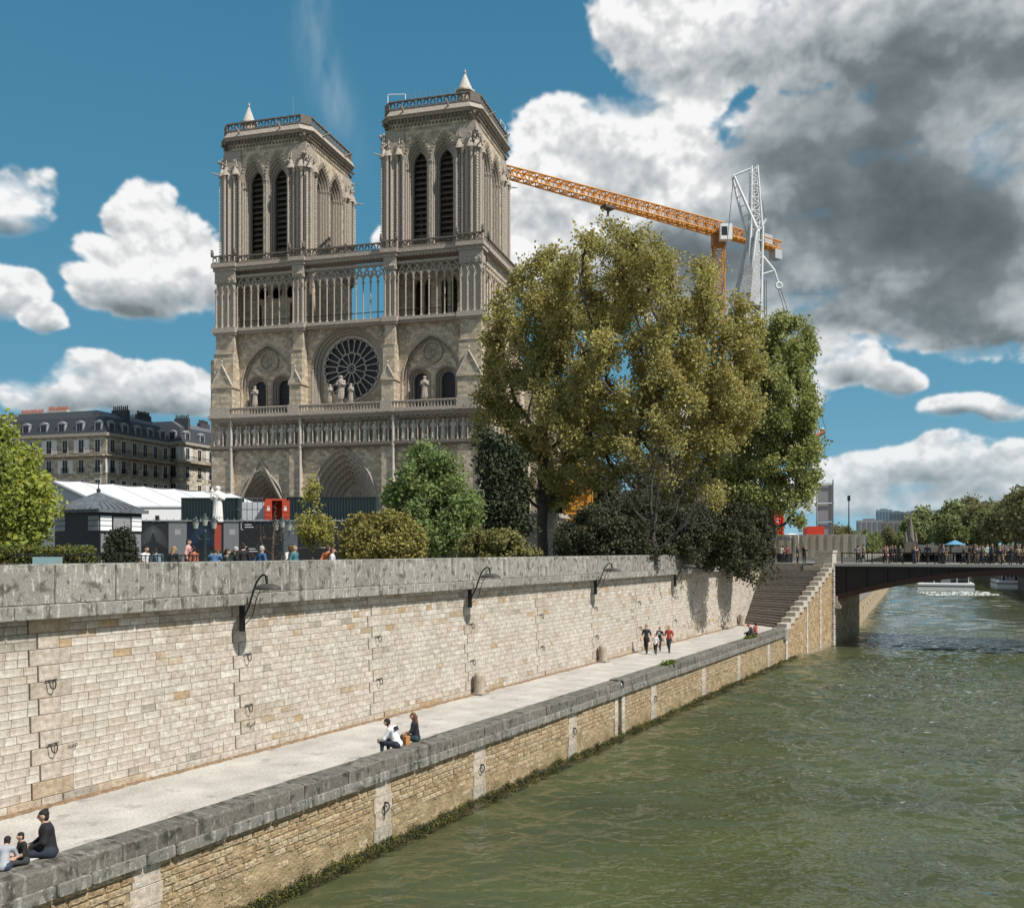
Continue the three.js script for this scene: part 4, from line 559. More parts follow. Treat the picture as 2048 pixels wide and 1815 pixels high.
{ // ---- nave and transept behind, roofless, with buttress rows on the south side ----
  const n = sub('nave', cath), w = new Geo().bx(-8, 8, 0, 33, -95, -18.4).bx(-19.5, 19.5, 0, 15, -95, -18.4); mesh('clerestory', w, M.stone, n);
  for (const s of [-1, 1]) for (let i = 0; i < 9; i++) { const z = -24 - i * 7.2, g = new Geo().bx(s * 19, s * 22.5, 0, 19, z - .8, z + .8).prism([[-.9, 19], [.9, 19], [0, 22]], s > 0 ? 19.2 : -22.4, s > 0 ? 22.4 : -19.2, new THREE.Matrix4().makeRotationY(Math.PI / 2).setPosition(0, 0, z)); g.bar(V3(s * 20, 18.5, z), V3(s * 8, 27, z), .5, .5, 4); mesh('flying_buttress', g, M.stone, n); if (s > 0) mesh('aisle_window', new Geo().ext(toShape(archPoly(0, 1.6, 4, 9, 3, 6)), 0, .06, new THREE.Matrix4().makeRotationY(Math.PI / 2).setPosition(19.52, 0, z + 3.6)), M.glass, n); }
  mesh('transept', new Geo().bx(-24, 24, 0, 33, -72, -58).prism([[-7, 33], [7, 33], [0, 43]], 22.6, 23.6, new THREE.Matrix4().makeRotationY(Math.PI / 2).setPosition(0, 0, -65)), M.stone, n);
}
// ---------- steps, abutment and the iron bridge ----------
{ // stone steps fanning from the walk up to the bridge head; polygons in bank coordinates (t, d)
  const o = thing('stone_stairs', 'broad flight of dark stone steps climbing from the walk to the bridge head', 'stairs');
  o.position.copy(quay(0, WALK, 0)); o.rotation.y = QA;
  const n = 26, rise = (PARVIS - WALK) / n, ms = [.30, .26, .34].map((v) => mat(v, v * .93, v * .84, .95, { map: T_face })), rotUp = new THREE.Matrix4().makeRotationX(Math.PI / 2);
  const edge = (k) => [[lerp(83.0, 90.4, k), -21.75], [lerp(78.4, 91.2, k), lerp(-17.0, -16.4, k)]];
  for (let i = 0; i < n; i++) { const [l0, r0] = edge(i / n), [l1, r1] = edge((i + 1) / n), top = [[92.2, -21.75], [92.2, -16.4]], far = i < n - 4 ? edge((i + 2.5) / n) : [top[0], top[1]]; const m = mesh('step', new Geo().ext(toShape([l0, r0, far[1], far[0]]), -(i + 1) * rise, -(i + 1) * rise + rise + .03, rotUp), ms[(i * 7) % 3], o); }
  const [l, r] = edge(.04); mesh('core', new Geo().ext(toShape([l, r, [92.2, -16.4], [92.2, -21.75]]), -.18, .3, rotUp), mat(.2, .18, .15, 1), o);
}
{ // stair wall on the river side: ochre rubble face with white ashlar strips, topped by stepped blocks
  const o = thing('stair_wall', 'rubble wall with white stone strips and stepped blocks beside the stairs', 'wall'); o.position.copy(quay(74.4, 0, 16.3)); o.rotation.y = QA - 0.045;
  const L = 16.4, r = rng(71), top = (x) => 2.3 + clamp(x / L) * 4.75;
  mesh('wall_core', new Geo().prism([[0, -2], [L, -2], [L, top(L)], [0, top(0)]], -.7, -.05), mat(.44, .34, .22, 1, { map: T_grain }), o);
  const OC = [[.50, .37, .21], [.46, .32, .17], [.55, .42, .26], [.42, .31, .19], [.58, .46, .31]], OCM = OC.map(([a, b, c]) => mat(a, b, c, .96, { map: T_face })), gs = Array.from({ length: 6 }, (_, k) => faceUV(rough(.26 + k * .035, .175, .1, r, .016))), far = new Geo(); let cnt = 0;
  const strip = [0.3, 6.6, 11.2];
  for (let j = 0; j < 36; j++) { const y = .3 + j * .19; let x = .1 + r() * .2; while (x < L) { const w = .28 + r() * .2, cx = x + w / 2; if (y < top(cx) - .25 && !strip.some((s) => Math.abs(s - cx) < .36)) { const tone = (r() * 5) | 0; if (cnt < 298) { mesh('rubble_stone', gs[(r() * 6) | 0], OCM[tone], o).position.set(cx, y, -.005 + r() * .012); cnt++; } else far.tint(OC[tone]).add(rough(w - .012, .175, .1, r, .016).translate(cx, y, 0)); } x += w + .012; } }
  tag(mesh('rubble_stones', far, mat(1, 1, 1, .96, { map: T_face, vertexColors: true }), o), null, null, null, 'stuff');
  for (const s of strip) for (let k = 0; k < 15; k++) { const y = .2 + k * .42; if (y > top(s) - .2) break; mesh('ashlar_block', faceUV(block(.42 + (k % 2) * .14, .40, .2, .012)), stoneMats[[5, 1, 0][k % 3]], o).position.set(s, y, .02); }
  const n = 13, bg = new Geo().add(slab(1.26, .5, .75, .02)).build();
  for (let i = 0; i < n; i++) { const m = mesh('stepped_block', bg, stoneMats[[1, 3, 0, 10][i % 4]], o); m.position.set(.55 + i * L / n, 2.62 + i * 4.7 / n, .1); }
  mesh('end_block', new Geo().add(slab(.8, .95, 1.1, .1)), parapetMats[1], o).position.set(-.45, 2.1, .25);
  mesh('newel_pedestal', new Geo().bx(15.4, 17, 7.1, 8.2, -1.5, .05).bx(15.3, 17.1, 8.2, 8.4, -1.6, .12).bx(15.3, 17.1, 6.95, 7.15, -1.6, .12), stoneMats[1], o);
}
{ // corner pier of rusticated blocks and the abutment under the bridge
  const o = thing('bridge_abutment', 'rusticated white stone corner pier and dark abutment under the iron bridge', 'abutment'); o.position.copy(quay(90.2, 0, 15.5)); o.rotation.y = QA;
  mesh('abutment_wall', new Geo().bx(.5, 15, -2, 7.0, -6, -.02), mat(.46, .37, .26, .97, { map: T_course }), o);
  const g = new Geo().add(slab(.95, .46, .9, .05)).build(); for (let k = 0; k < 15; k++) mesh('pier_block', g, stoneMats[[1, 5, 0, 3][k % 4]], o).position.set(0 + (k % 2) * .03, .1 + k * .475, .12);
  mesh('console', new Geo().bx(-.3, .5, 3.2, 3.5, 0, .62).bx(-.25, .45, 3.5, 3.75, 0, .48).bx(-.2, .4, 3.75, 4.3, 0, .34), stoneMats[0], o); mesh('pier_backing', new Geo().bx(-.9, .6, -2, 7.05, -2.5, -.75), stoneMats[4], o);
}
{ // far river wall beyond the bridge, on the island side
  const o = thing('far_quay_wall', 'sunlit beige river wall seen under the bridge arch', 'wall'), a = V3(35.9, 0, -101), b = V3(120, 0, -300), L = a.distanceTo(b); o.position.copy(a); o.rotation.y = Math.atan2(-(b.z - a.z), b.x - a.x);
  mesh('wall_face', new Geo().bx(0, L, -2, 2.6, -1.2, 0), mat(.46, .37, .26, .97, { map: T_course }), o); mesh('upper_wall', new Geo().bx(0, L, 2.6, 7.6, -3.6, -2.4), mat(.42, .37, .3, .97, { map: T_course }), o); mesh('coping', new Geo().bx(0, L, 2.6, 2.85, -.7, .1), parapetMats[2], o);
  for (let i = 0; i < 6; i++) mesh('mooring_ring', new Geo().ring(0, 0, .05, .14, .025), M.iron, o).position.set(6 + i * 9, 1.6, .02);
}
{ // iron arch bridge; local z across the river from the island, x away from the camera
  const o = thing('iron_bridge', 'dark iron arch footbridge with railings crossing the river', 'bridge'); o.position.copy(quay(90.4, 0, 15.4)); o.rotation.y = QA;
  const S = 31, Wd = 15, iron = mat(.012, .009, .009, .5), rust = mat(.045, .016, .012, .6), yb = (z) => 6.35 - 2.45 * Math.pow((z - S / 2) / (S / 2), 2);
  const rot = new THREE.Matrix4().makeRotationY(-Math.PI / 2); // shape x -> local z, extrude -> -local x
  for (const [x, nm] of [[0, 'girder'], [5, 'girder'], [10, 'girder'], [Wd, 'girder']]) {
    const gd = sub(nm, o), arc = [], up = []; for (let i = 0; i <= 24; i++) { const z = S * i / 24; arc.push([z, yb(z)]); up.push([z, yb(z) + .5]); }
    mesh('arch_rib', new Geo().prism([...arc, ...up.reverse()], -x - .18, -x + .18, rot), rust, gd);
    mesh('top_chord', new Geo().bx(x - .15, x + .2, 6.78, 7.04, 0, S), iron, gd);
    const web = []; for (let i = 0; i <= 24; i++) { const z = S * i / 24; web.push([z, yb(z) + .4]); } mesh('web_plate', new Geo().prism([...web, [S, 6.85], [0, 6.85]], -x - .22, -x - .16, rot), iron, gd);
    if (x === 0) for (let z = .8; z < S; z += 1.75) { if (6.8 - yb(z) < .75) continue; mesh('strut', new Geo().bx(-.12, .1, yb(z) + .4, 6.8, z - .07, z + .07), iron, gd); }
  }
  mesh('deck', new Geo().bx(-.35, Wd + .35, 7.04, 7.2, -.5, S + .5), mat(.36, .33, .29, .95, { map: T_parvis }), o); mesh('deck_edge', new Geo().bx(-.42, -.34, 7.0, 7.24, -.3, S + .5), mat(.42, .40, .37, .9), o);
  for (const x of [-.2, Wd + .2]) for (let i = 0; i < 12; i++) { const z0 = .6 + i * 2.55, g = new Geo().bx(x - .03, x + .03, 7.24, 8.24, z0 - .05, z0 + .05).bx(x - .035, x + .035, 8.12, 8.2, z0, z0 + 2.55).bx(x - .025, x + .025, 7.36, 7.42, z0, z0 + 2.55); for (let k = 1; k < 12; k++) g.bx(x - .012, x + .012, 7.4, 8.12, z0 + k * .2125 - .012, z0 + k * .2125 + .012); mesh('railing', g, iron, o); }
}
{ // the other bank: quay wall with a lower landing
  const o = thing('opposite_quay_wall', 'long stone quay wall on the other bank beyond the bridge', 'wall'), a = V3(64.5, 0, -98), b = V3(205, 0, -440), L = a.distanceTo(b); o.position.copy(a); o.rotation.y = Math.atan2(-(b.z - a.z), b.x - a.x);
  mesh('wall_face', new Geo().bx(0, L, -2, 2.2, 0, 6), mat(.20, .17, .13, .97, { map: T_course }), o); mesh('upper_wall', new Geo().bx(0, L, 2.2, 8.1, 6, 7), mat(.36, .31, .25, .97, { map: T_course }), o);
}
// ---------- trees: limbs grown towards points spread through the crown, leaves clustered round the twigs ----------
function growTree(name, label, x, depth, y0, o) {
  const r = rng(o.seed || 1), root = thing(name, label, o.cat || 'tree', x, y0, -depth, 0, o.group);
  const A = []; const vol = o.blobs.map((b) => b[3] * b[4] * (b[5] || b[3])), tot = vol.reduce((a, b) => a + b, 0);
  const sample = () => { let q = r() * tot, i = 0; while (q > vol[i] && i < vol.length - 1) q -= vol[i++]; const b = o.blobs[i]; let a, c, d; do { a = r() * 2 - 1; c = r() * 2 - 1; d = r() * 2 - 1; } while (a * a + c * c + d * d > 1); const l = Math.hypot(a, c, d), k = l > 0 ? Math.pow(l, -0.28) : 1; return V3(b[0] + a * k * b[3], b[1] + c * k * b[4], b[2] + d * k * (b[5] || b[3])); };
  for (let i = 0; i < o.n; i++) A.push(sample());
  // skeleton
  const step = o.step || 0.6, nodes = [{ p: V3(0, -.2, 0), par: -1, k: 0 }], infl = o.infl || step * 9, kill = step * 1.7;
  const lean = o.lean || [0, 0]; for (let y = step; y < o.trunk; y += step) nodes.push({ p: V3(lean[0] * y / o.trunk + .1 * noise3(y * .5, 1, o.seed), y, lean[1] * y / o.trunk + .1 * noise3(y * .5, 5, o.seed)), par: nodes.length - 1, k: 0 });
  let live = A.map((p) => ({ p, near: 0, d: 1e9 })); let checked = 0;
  for (let it = 0; it < 140 && live.length; it++) {
    const dir = new Map();
    for (const a of live) { for (let i = checked; i < nodes.length; i++) { const d = a.p.distanceToSquared(nodes[i].p); if (d < a.d) { a.d = d; a.near = i; } } }
    checked = nodes.length;
    live = live.filter((a) => a.d > kill * kill);
    for (const a of live) { if (it > 3 && a.d > infl * infl && it < 60) { if (a.d > infl * infl * 6) continue; } const n = nodes[a.near], v = V3().subVectors(a.p, n.p).normalize(); const e = dir.get(a.near); e ? e.add(v) : dir.set(a.near, v); }
    if (!dir.size) break;
    let grew = 0; for (const [i, v] of dir) { if (nodes[i].k > 3) continue; v.normalize().add(V3((r() - .5) * .5, (r() - .5) * .3 + .04, (r() - .5) * .5)).normalize(); nodes[i].k++; nodes.push({ p: nodes[i].p.clone().addScaledVector(v, step), par: i, k: 0 }); grew++; }
    if (!grew) break;
  }
  const m = new Float32Array(nodes.length); for (let i = nodes.length - 1; i > 0; i--) { if (!m[i]) m[i] = 1; m[nodes[i].par] += m[i]; }
  const rad = nodes.map((n, i) => Math.max(o.twig || .018, (o.r || .4) * Math.pow(m[i] / m[0], .47)));
  const trunk = new Geo(), limb = new Geo();
  const cut = (o.r || .4) * .34;
  for (let i = 1; i < nodes.length; i++) { const p = nodes[i].par, r0 = Math.min(rad[p], rad[i] * 1.5), big = rad[i] > cut; (big ? trunk : limb).bar(nodes[p].p, nodes[i].p, p ? r0 : r0 * 1.35, rad[i], big ? 8 : rad[i] > .05 ? 5 : 3); }
  const bark = mat(...(o.bark || [.16, .135, .10]), .95, { map: T_grain, bumpMap: T_grainBump, bumpScale: .05 });
  if (trunk.l.length) mesh('trunk', trunk, bark, root); if (limb.l.length) mesh('limbs', limb, bark, root);
  // leaves
  if (o.leaves) {
    const lg = leafGeo(o.per || 9, o.size || .22, o.spread || .42, r), lm = new THREE.MeshPhysicalMaterial({ color: lin(1, 1, 1), roughness: 1, transmission: o.thru ?? .42, thickness: 0, side: THREE.DoubleSide });
    const im = new THREE.InstancedMesh(lg, lm, o.leaves), d = new THREE.Object3D(), c = new THREE.Color(), tips = nodes.map((n, i) => i).filter((i) => i > 5 && m[i] < 4 && nodes[i].p.y > o.trunk * .5);
    for (let i = 0; i < o.leaves; i++) {
      const at = r() < .8 && tips.length ? nodes[tips[(r() * tips.length) | 0]].p : A[(r() * A.length) | 0], s = o.scatter || .5; d.position.set(at.x + (r() + r() - 1) * s, at.y + (r() + r() - 1) * s, at.z + (r() + r() - 1) * s); d.rotation.set(r() * TAU, r() * TAU, r() * TAU); d.scale.setScalar(.65 + .7 * r()); d.updateMatrix(); im.setMatrixAt(i, d.matrix);
      const k = clamp(r() * .75 + .25 * (0.5 + noise3(at.x * .45, at.y * .45, at.z * .45 + o.seed) * 1.2)), a = o.cols[0], b = o.cols[1]; c.setRGB(lerp(a[0], b[0], k), lerp(a[1], b[1], k), lerp(a[2], b[2], k)); im.setColorAt(i, c);
    }
    im.name = 'crown'; tag(im, null, null, null, 'stuff'); root.add(im);
  }
  return root;
}
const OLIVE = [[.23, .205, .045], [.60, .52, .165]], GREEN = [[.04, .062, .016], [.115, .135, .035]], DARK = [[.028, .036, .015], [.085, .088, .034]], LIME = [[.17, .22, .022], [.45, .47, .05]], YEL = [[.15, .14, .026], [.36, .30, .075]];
growTree('plane_tree', 'tall olive plane tree with dark forked limbs showing through its crown', 9.74, 72, PARVIS, { seed: 3, n: 780, trunk: 5, r: .5, step: .62, leaves: 15500, size: .22, cols: OLIVE, bark: [.12, .10, .078], lean: [.5, 0], blobs: [[-2, 21.2, 0, 5.4, 4], [2.2, 19, 0, 5.4, 4.4], [-1.3, 13.9, 0, 6, 5], [3.5, 12.4, 0, 5.2, 5.4], [5.6, 16.5, 0, 4.1, 4.1], [2, 6.8, -1, 4.8, 3.4], [-3.5, 8.9, 0, 3.4, 3.4], [-2.6, 24.6, 0, 1.6, 1.5], [-5.5, 12, 1, 3, 3.5], [0, 9, 2, 4, 3], [6.6, 14, 0, 3.4, 5]] });
growTree('plane_tree', 'thinner olive plane tree close to the cathedral wall with pale stone showing between leaves', 2.47, 78, PARVIS, { seed: 9, n: 560, trunk: 4.5, r: .42, step: .65, leaves: 8600, size: .22, cols: OLIVE, bark: [.12, .10, .078], blobs: [[.2, 22.3, 0, 3.4, 3.6], [-1.8, 17.8, 0, 3.7, 4.4], [-3.3, 12.6, 0, 2.9, 5.2], [.6, 12.6, 0, 4.9, 5.2], [0, 7.3, 0, 4.5, 3], [2.2, 19, 0, 4.5, 4.4]] });
growTree('green_tree', 'dense dark green tree beside the tall white crane', 25.6, 95, PARVIS, { seed: 14, n: 520, trunk: 4, r: .4, step: .7, leaves: 11000, size: .27, spread: .5, cols: [[.17, .195, .045], [.44, .45, .13]], blobs: [[.7, 20.2, 0, 3.7, 4.4], [-.4, 15, 0, 5.2, 5.4], [1.2, 10, 0, 4.3, 5.2], [2, 6.0, 0, 3, 3.3], [-2.2, 7.1, 0, 3.5, 4.2]] });
growTree('bare_tree', 'low leafless tree with tangled grey twigs under the plane trees', 9.3, 63, PARVIS, { seed: 21, n: 620, trunk: 1.6, r: .22, step: .35, infl: 3, twig: .014, leaves: 260, size: .1, cols: DARK, bark: [.085, .07, .06], blobs: [[0, 5, 0, 3.9, 3.2], [-1.5, 4, 0, 2.6, 2.4], [1.6, 3.6, 0, 2.6, 2.2]] });
growTree('evergreen_bush', 'dark evergreen bush spilling over the end of the parapet by the stairs', 18.75, 77.8, PARVIS, { seed: 25, cat: 'bush', n: 300, trunk: .7, r: .16, step: .35, infl: 4, leaves: 4200, size: .2, spread: .3, scatter: .35, cols: [[.03, .038, .015], [.09, .092, .036]], thru: .15, blobs: [[-.2, 3.3, 0, 1.9, 1.7], [0, 1.4, .5, 2.2, 1.9], [.6, -.6, 1.2, 1.5, 1.5], [-.8, .2, .9, 1.4, 1.3]] });
growTree('pine_tree', 'dark pine standing before the cathedral beside the plane trees', -.75, 66, PARVIS, { seed: 31, n: 300, trunk: 2.5, r: .2, step: .45, leaves: 2200, size: .22, per: 12, scatter: .6, cols: [[.03, .045, .02], [.075, .09, .04]], thru: .1, blobs: [[0, 4.2, 0, 1.6, 1.8], [.2, 6.6, 0, 1.4, 1.8], [-.5, 8.2, 0, .9, 1.2], [1, 3.2, 0, 1.2, 1.2]] });
growTree('green_tree', 'leafy mid green tree behind the round yellow bushes', -4.75, 58, PARVIS, { seed: 36, n: 320, trunk: 1.8, r: .17, step: .42, leaves: 5200, size: .2, scatter: .42, cols: [[.085, .14, .03], [.27, .34, .085]], blobs: [[-.1, 5.6, 0, 1.9, 1.9], [-.8, 3.8, 0, 2.1, 2], [1, 3.9, 0, 2, 1.9], [.3, 2.2, 0, 2.6, 1.3], [.2, 7.0, 0, .9, .8]] });
growTree('maple_tree', 'bright yellow-green young tree beside the black kiosk', -17.6, 34, PARVIS, { seed: 41, n: 330, trunk: 1.6, r: .12, step: .32, infl: 3.5, leaves: 3000, size: .17, spread: .3, scatter: .34, cols: LIME, thru: .45, blobs: [[-.4, 4.2, 0, 1.1, 1.1], [-.9, 2.8, 0, 1.4, 1.3], [.2, 2.9, 0, 1.2, .9], [.75, 2.2, 0, .8, .6], [-.2, 1.3, 0, 1.2, .6], [-.5, 5.4, 0, .35, .6]] });
growTree('young_tree', 'slender sapling with sparse yellow leaves between two stakes', -8.68, 42, PARVIS, { seed: 47, n: 110, trunk: 1.6, r: .06, step: .25, infl: 3, twig: .008, leaves: 420, size: .11, spread: .16, scatter: .2, cols: [[.22, .21, .03], [.5, .46, .08]], bark: [.14, .12, .09], blobs: [[0, 3.2, 0, .5, 1.9], [.1, 2.2, 0, .95, .8], [0, 4.9, 0, .2, .7]] });
growTree('round_bush', 'rounded yellow-green bush behind the parapet near the sapling', -5.9, 44, PARVIS, { seed: 52, cat: 'bush', n: 300, trunk: .4, r: .08, step: .28, infl: 4, leaves: 5600, size: .13, spread: .2, scatter: .22, cols: YEL, thru: .2, blobs: [[0, 1.5, 0, 1.95, 1.55], [-.6, 1.1, .4, 1.4, 1.1], [.7, 1.0, .3, 1.3, 1.1]] });
growTree('round_bush', 'smaller rounded bush in front of the dark pine', -.9, 50, PARVIS, { seed: 57, cat: 'bush', n: 220, trunk: .3, r: .07, step: .28, infl: 4, leaves: 3800, size: .13, spread: .2, scatter: .22, cols: [[.11, .11, .024], [.24, .22, .06]], thru: .2, blobs: [[-.2, 1.3, 0, 1.7, 1.15], [1.2, 1.0, 0, 1.1, .9]] });
growTree('dark_shrub', 'dark feathery shrub in front of the kiosk', -12.15, 30, PARVIS, { seed: 61, cat: 'bush', n: 150, trunk: .3, r: .04, step: .16, infl: 2, leaves: 1500, size: .09, spread: .14, scatter: .16, cols: [[.018, .026, .012], [.05, .058, .026]], thru: .1, blobs: [[0, 1.25, 0, .42, .75], [0, .9, 0, .48, .5]] });
growTree('dry_shrub', 'weeping leafless brown shrub standing before the black hoarding', -11.4, 46, PARVIS, { seed: 66, cat: 'bush', n: 260, trunk: .9, r: .09, step: .22, infl: 3, twig: .012, leaves: 40, size: .05, cols: DARK, bark: [.14, .095, .07], blobs: [[0, 2.2, 0, .8, 1.0], [-.2, 1.2, 0, .9, 1.0], [.2, 3.1, 0, .5, .6]] });
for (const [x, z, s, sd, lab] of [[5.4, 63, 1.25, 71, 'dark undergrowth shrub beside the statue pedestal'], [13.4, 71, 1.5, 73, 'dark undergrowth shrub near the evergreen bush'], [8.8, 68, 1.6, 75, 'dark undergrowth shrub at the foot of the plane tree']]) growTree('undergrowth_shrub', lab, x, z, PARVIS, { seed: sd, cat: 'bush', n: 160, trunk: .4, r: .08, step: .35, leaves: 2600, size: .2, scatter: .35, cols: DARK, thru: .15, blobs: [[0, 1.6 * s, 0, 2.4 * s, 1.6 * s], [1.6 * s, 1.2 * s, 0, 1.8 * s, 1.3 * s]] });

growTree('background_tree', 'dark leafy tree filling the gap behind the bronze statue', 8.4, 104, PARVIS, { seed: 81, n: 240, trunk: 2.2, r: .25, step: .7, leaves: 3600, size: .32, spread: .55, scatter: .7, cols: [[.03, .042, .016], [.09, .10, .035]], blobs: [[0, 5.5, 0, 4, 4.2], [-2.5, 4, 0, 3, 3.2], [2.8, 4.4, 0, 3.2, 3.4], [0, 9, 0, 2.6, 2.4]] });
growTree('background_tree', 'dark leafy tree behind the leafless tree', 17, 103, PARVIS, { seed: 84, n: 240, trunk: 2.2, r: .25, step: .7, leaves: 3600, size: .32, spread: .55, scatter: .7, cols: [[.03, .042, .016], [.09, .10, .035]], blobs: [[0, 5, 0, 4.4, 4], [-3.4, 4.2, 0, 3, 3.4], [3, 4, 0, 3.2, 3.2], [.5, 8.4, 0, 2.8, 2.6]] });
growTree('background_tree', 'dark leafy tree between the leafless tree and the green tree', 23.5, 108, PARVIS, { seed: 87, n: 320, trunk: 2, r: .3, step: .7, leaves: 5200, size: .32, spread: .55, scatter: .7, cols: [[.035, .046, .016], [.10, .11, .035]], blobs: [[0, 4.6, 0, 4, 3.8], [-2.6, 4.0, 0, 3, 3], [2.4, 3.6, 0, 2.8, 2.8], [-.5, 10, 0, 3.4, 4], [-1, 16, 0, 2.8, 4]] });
// ---------- the square in front of the cathedral ----------
const CA = -0.3054; // the streets here run with the cathedral
{ // black kiosk with grey panels and a hipped zinc roof
  const p = quay(26.1, PARVIS, 32.7), o = thing('kiosk', 'black newspaper kiosk with hipped roof and white panels on its sunny side', 'kiosk', p.x, p.y, p.z, QA);
  mesh('body', new Geo().bx(-1, 1, 0, 2.75, -1.3, 1.3), mat(.006, .006, .007, .5), o);
  mesh('roof', new Geo().add(new THREE.CylinderGeometry(.08, 1.72, .72, 4, 1), new THREE.Matrix4().makeRotationY(Math.PI / 4).setPosition(0, 3.2, 0)).bx(-1.18, 1.18, 2.72, 2.86, -1.34, 1.34), M.zinc, o); o.children[1].scale.set(1, 1, 1.12);
  const ri = new Geo(); for (let i = -3; i <= 3; i++) { ri.bar(V3(i * .3, 2.88, 1.36), V3(i * .05, 3.5, .1), .02, .02, 4).bar(V3(-1.2, 2.88, i * .35), V3(-.05, 3.5, i * .05), .02, .02, 4); } mesh('roof_ribs', ri, mat(.1, .11, .12, .5), o);
  mesh('finial', new Geo().lathe(0, 3.5, 0, [[.0, 0], [.1, 0], [.06, .08], [.09, .16], [.02, .24], [.015, .55], [0, .6]], 8), M.iron, o);
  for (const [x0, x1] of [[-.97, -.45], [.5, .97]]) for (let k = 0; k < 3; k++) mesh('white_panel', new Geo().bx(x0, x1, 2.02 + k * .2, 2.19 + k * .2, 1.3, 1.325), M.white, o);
  for (let k = 0; k < 7; k++) mesh('louvre_slat', new Geo().box(.02, 2.02 + k * .085, 1.32, .8, .06, .03, 0, .5), mat(.5, .5, .5, .6), o);
  mesh('lower_panel', new Geo().bx(-.95, .95, .05, 1.9, 1.3, 1.32), mat(.20, .20, .21, .6), o);
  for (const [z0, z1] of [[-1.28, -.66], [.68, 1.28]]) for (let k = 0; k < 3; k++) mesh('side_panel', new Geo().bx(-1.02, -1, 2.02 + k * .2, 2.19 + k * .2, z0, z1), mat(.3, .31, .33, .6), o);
  for (const [z, y] of [[-.1, 1.1], [.32, 1.1], [-.1, .62], [.32, .62]]) mesh('window_pane', new Geo().bx(-1.02, -1.0, y, y + .38, z, z + .34), mat(.25, .3, .32, .2), o);
}
{ // big white marquee
  const o = thing('marquee_tent', 'large white marquee tent with sloping fabric roof in front of the cathedral', 'tent');
  const R0 = V3(-57, 17.1, -118), R1 = V3(-38.8, 16.2, -133), E0 = V3(-46.6, 13.3, -111), E1 = V3(-31.5, 13.9, -124), B0 = V3(-67.5, 13.3, -124), cloth = new THREE.MeshStandardMaterial({ color: lin(.62, .62, .62), roughness: .6, side: THREE.DoubleSide });
  const L = (a, b, t) => a.clone().lerp(b, t), quad = (g, a, b, c, d, sag) => { const n = 6, pos = []; const P = (u, v) => L(L(a, b, u), L(d, c, u), v).add(V3(0, -sag * Math.sin(u * Math.PI) * Math.sin(v * Math.PI * .5 + .4), 0)); for (let i = 0; i < n; i++) for (let j = 0; j < n; j++) { const q = [P(i / n, j / n), P((i + 1) / n, j / n), P((i + 1) / n, (j + 1) / n), P(i / n, (j + 1) / n)]; for (const k of [0, 1, 2, 0, 2, 3]) pos.push(q[k].x, q[k].y, q[k].z); } const G = new THREE.BufferGeometry(); G.setAttribute('position', new THREE.Float32BufferAttribute(pos, 3)); G.computeVertexNormals(); g.add(G); };
  const N = 6; for (let i = 0; i < N; i++) { const g = new Geo(); quad(g, L(E0, E1, i / N), L(E0, E1, (i + 1) / N), L(R0, R1, (i + 1) / N), L(R0, R1, i / N), .18); mesh('roof_panel', g, cloth, o); mesh('seam', new Geo().bar(L(E0, E1, i / N), L(R0, R1, i / N), .06, .06, 5), mat(.5, .5, .5, .7), o); }
  const g = new Geo(); quad(g, E0, B0, R0, R0, 0); mesh('gable_panel', g, mat(.32, .33, .34, .8), o);
  mesh('gable_beam', new Geo().bar(E0, R0, .22, .22, 6).bar(R0, B0, .2, .2, 6).bar(E0, E1, .16, .16, 6), mat(.24, .25, .26, .6), o);
  const w = new Geo(); quad(w, V3(E0.x, PARVIS, E0.z), V3(E1.x, PARVIS, E1.z), E1, E0, 0); mesh('side_wall', w, cloth, o); const w2 = new Geo(); quad(w2, V3(E0.x, PARVIS, E0.z), V3(B0.x, PARVIS, B0.z), B0, E0, 0); mesh('end_wall', w2, mat(.5, .5, .5, .8), o);
  const b = new Geo(); quad(b, L(B0, B0, 0), V3(-50, 13.3, -139), R1, R0, 0); mesh('roof_panel', b, cloth, o);
  mesh('wall_lamp', new Geo().bx(-42.4, -42.0, 11.9, 12.5, -114.9, -114.6), M.iron, o);
}
function container(name, label, x, y, z, w, h, d, color, turn, open) {
  const o = thing(name, label, 'container', x, y, z, turn, 'site containers stacked on the hoarding'), m = mat(...color, .6), n = Math.round(w / .32), p = w / n;
  mesh('box', new Geo().bx(-w / 2, w / 2, 0, h, -d, -.06), m, o); const g = new Geo(); for (let i = 0; i < n; i++) g.bx(-w / 2 + i * p + p * .15, -w / 2 + i * p + p * .65, .1, h - .1, -.08, 0); g.bx(-w / 2, w / 2, 0, .12, -.1, .02).bx(-w / 2, w / 2, h - .12, h, -.1, .02); mesh('corrugated_side', g, m, o); return o;
}
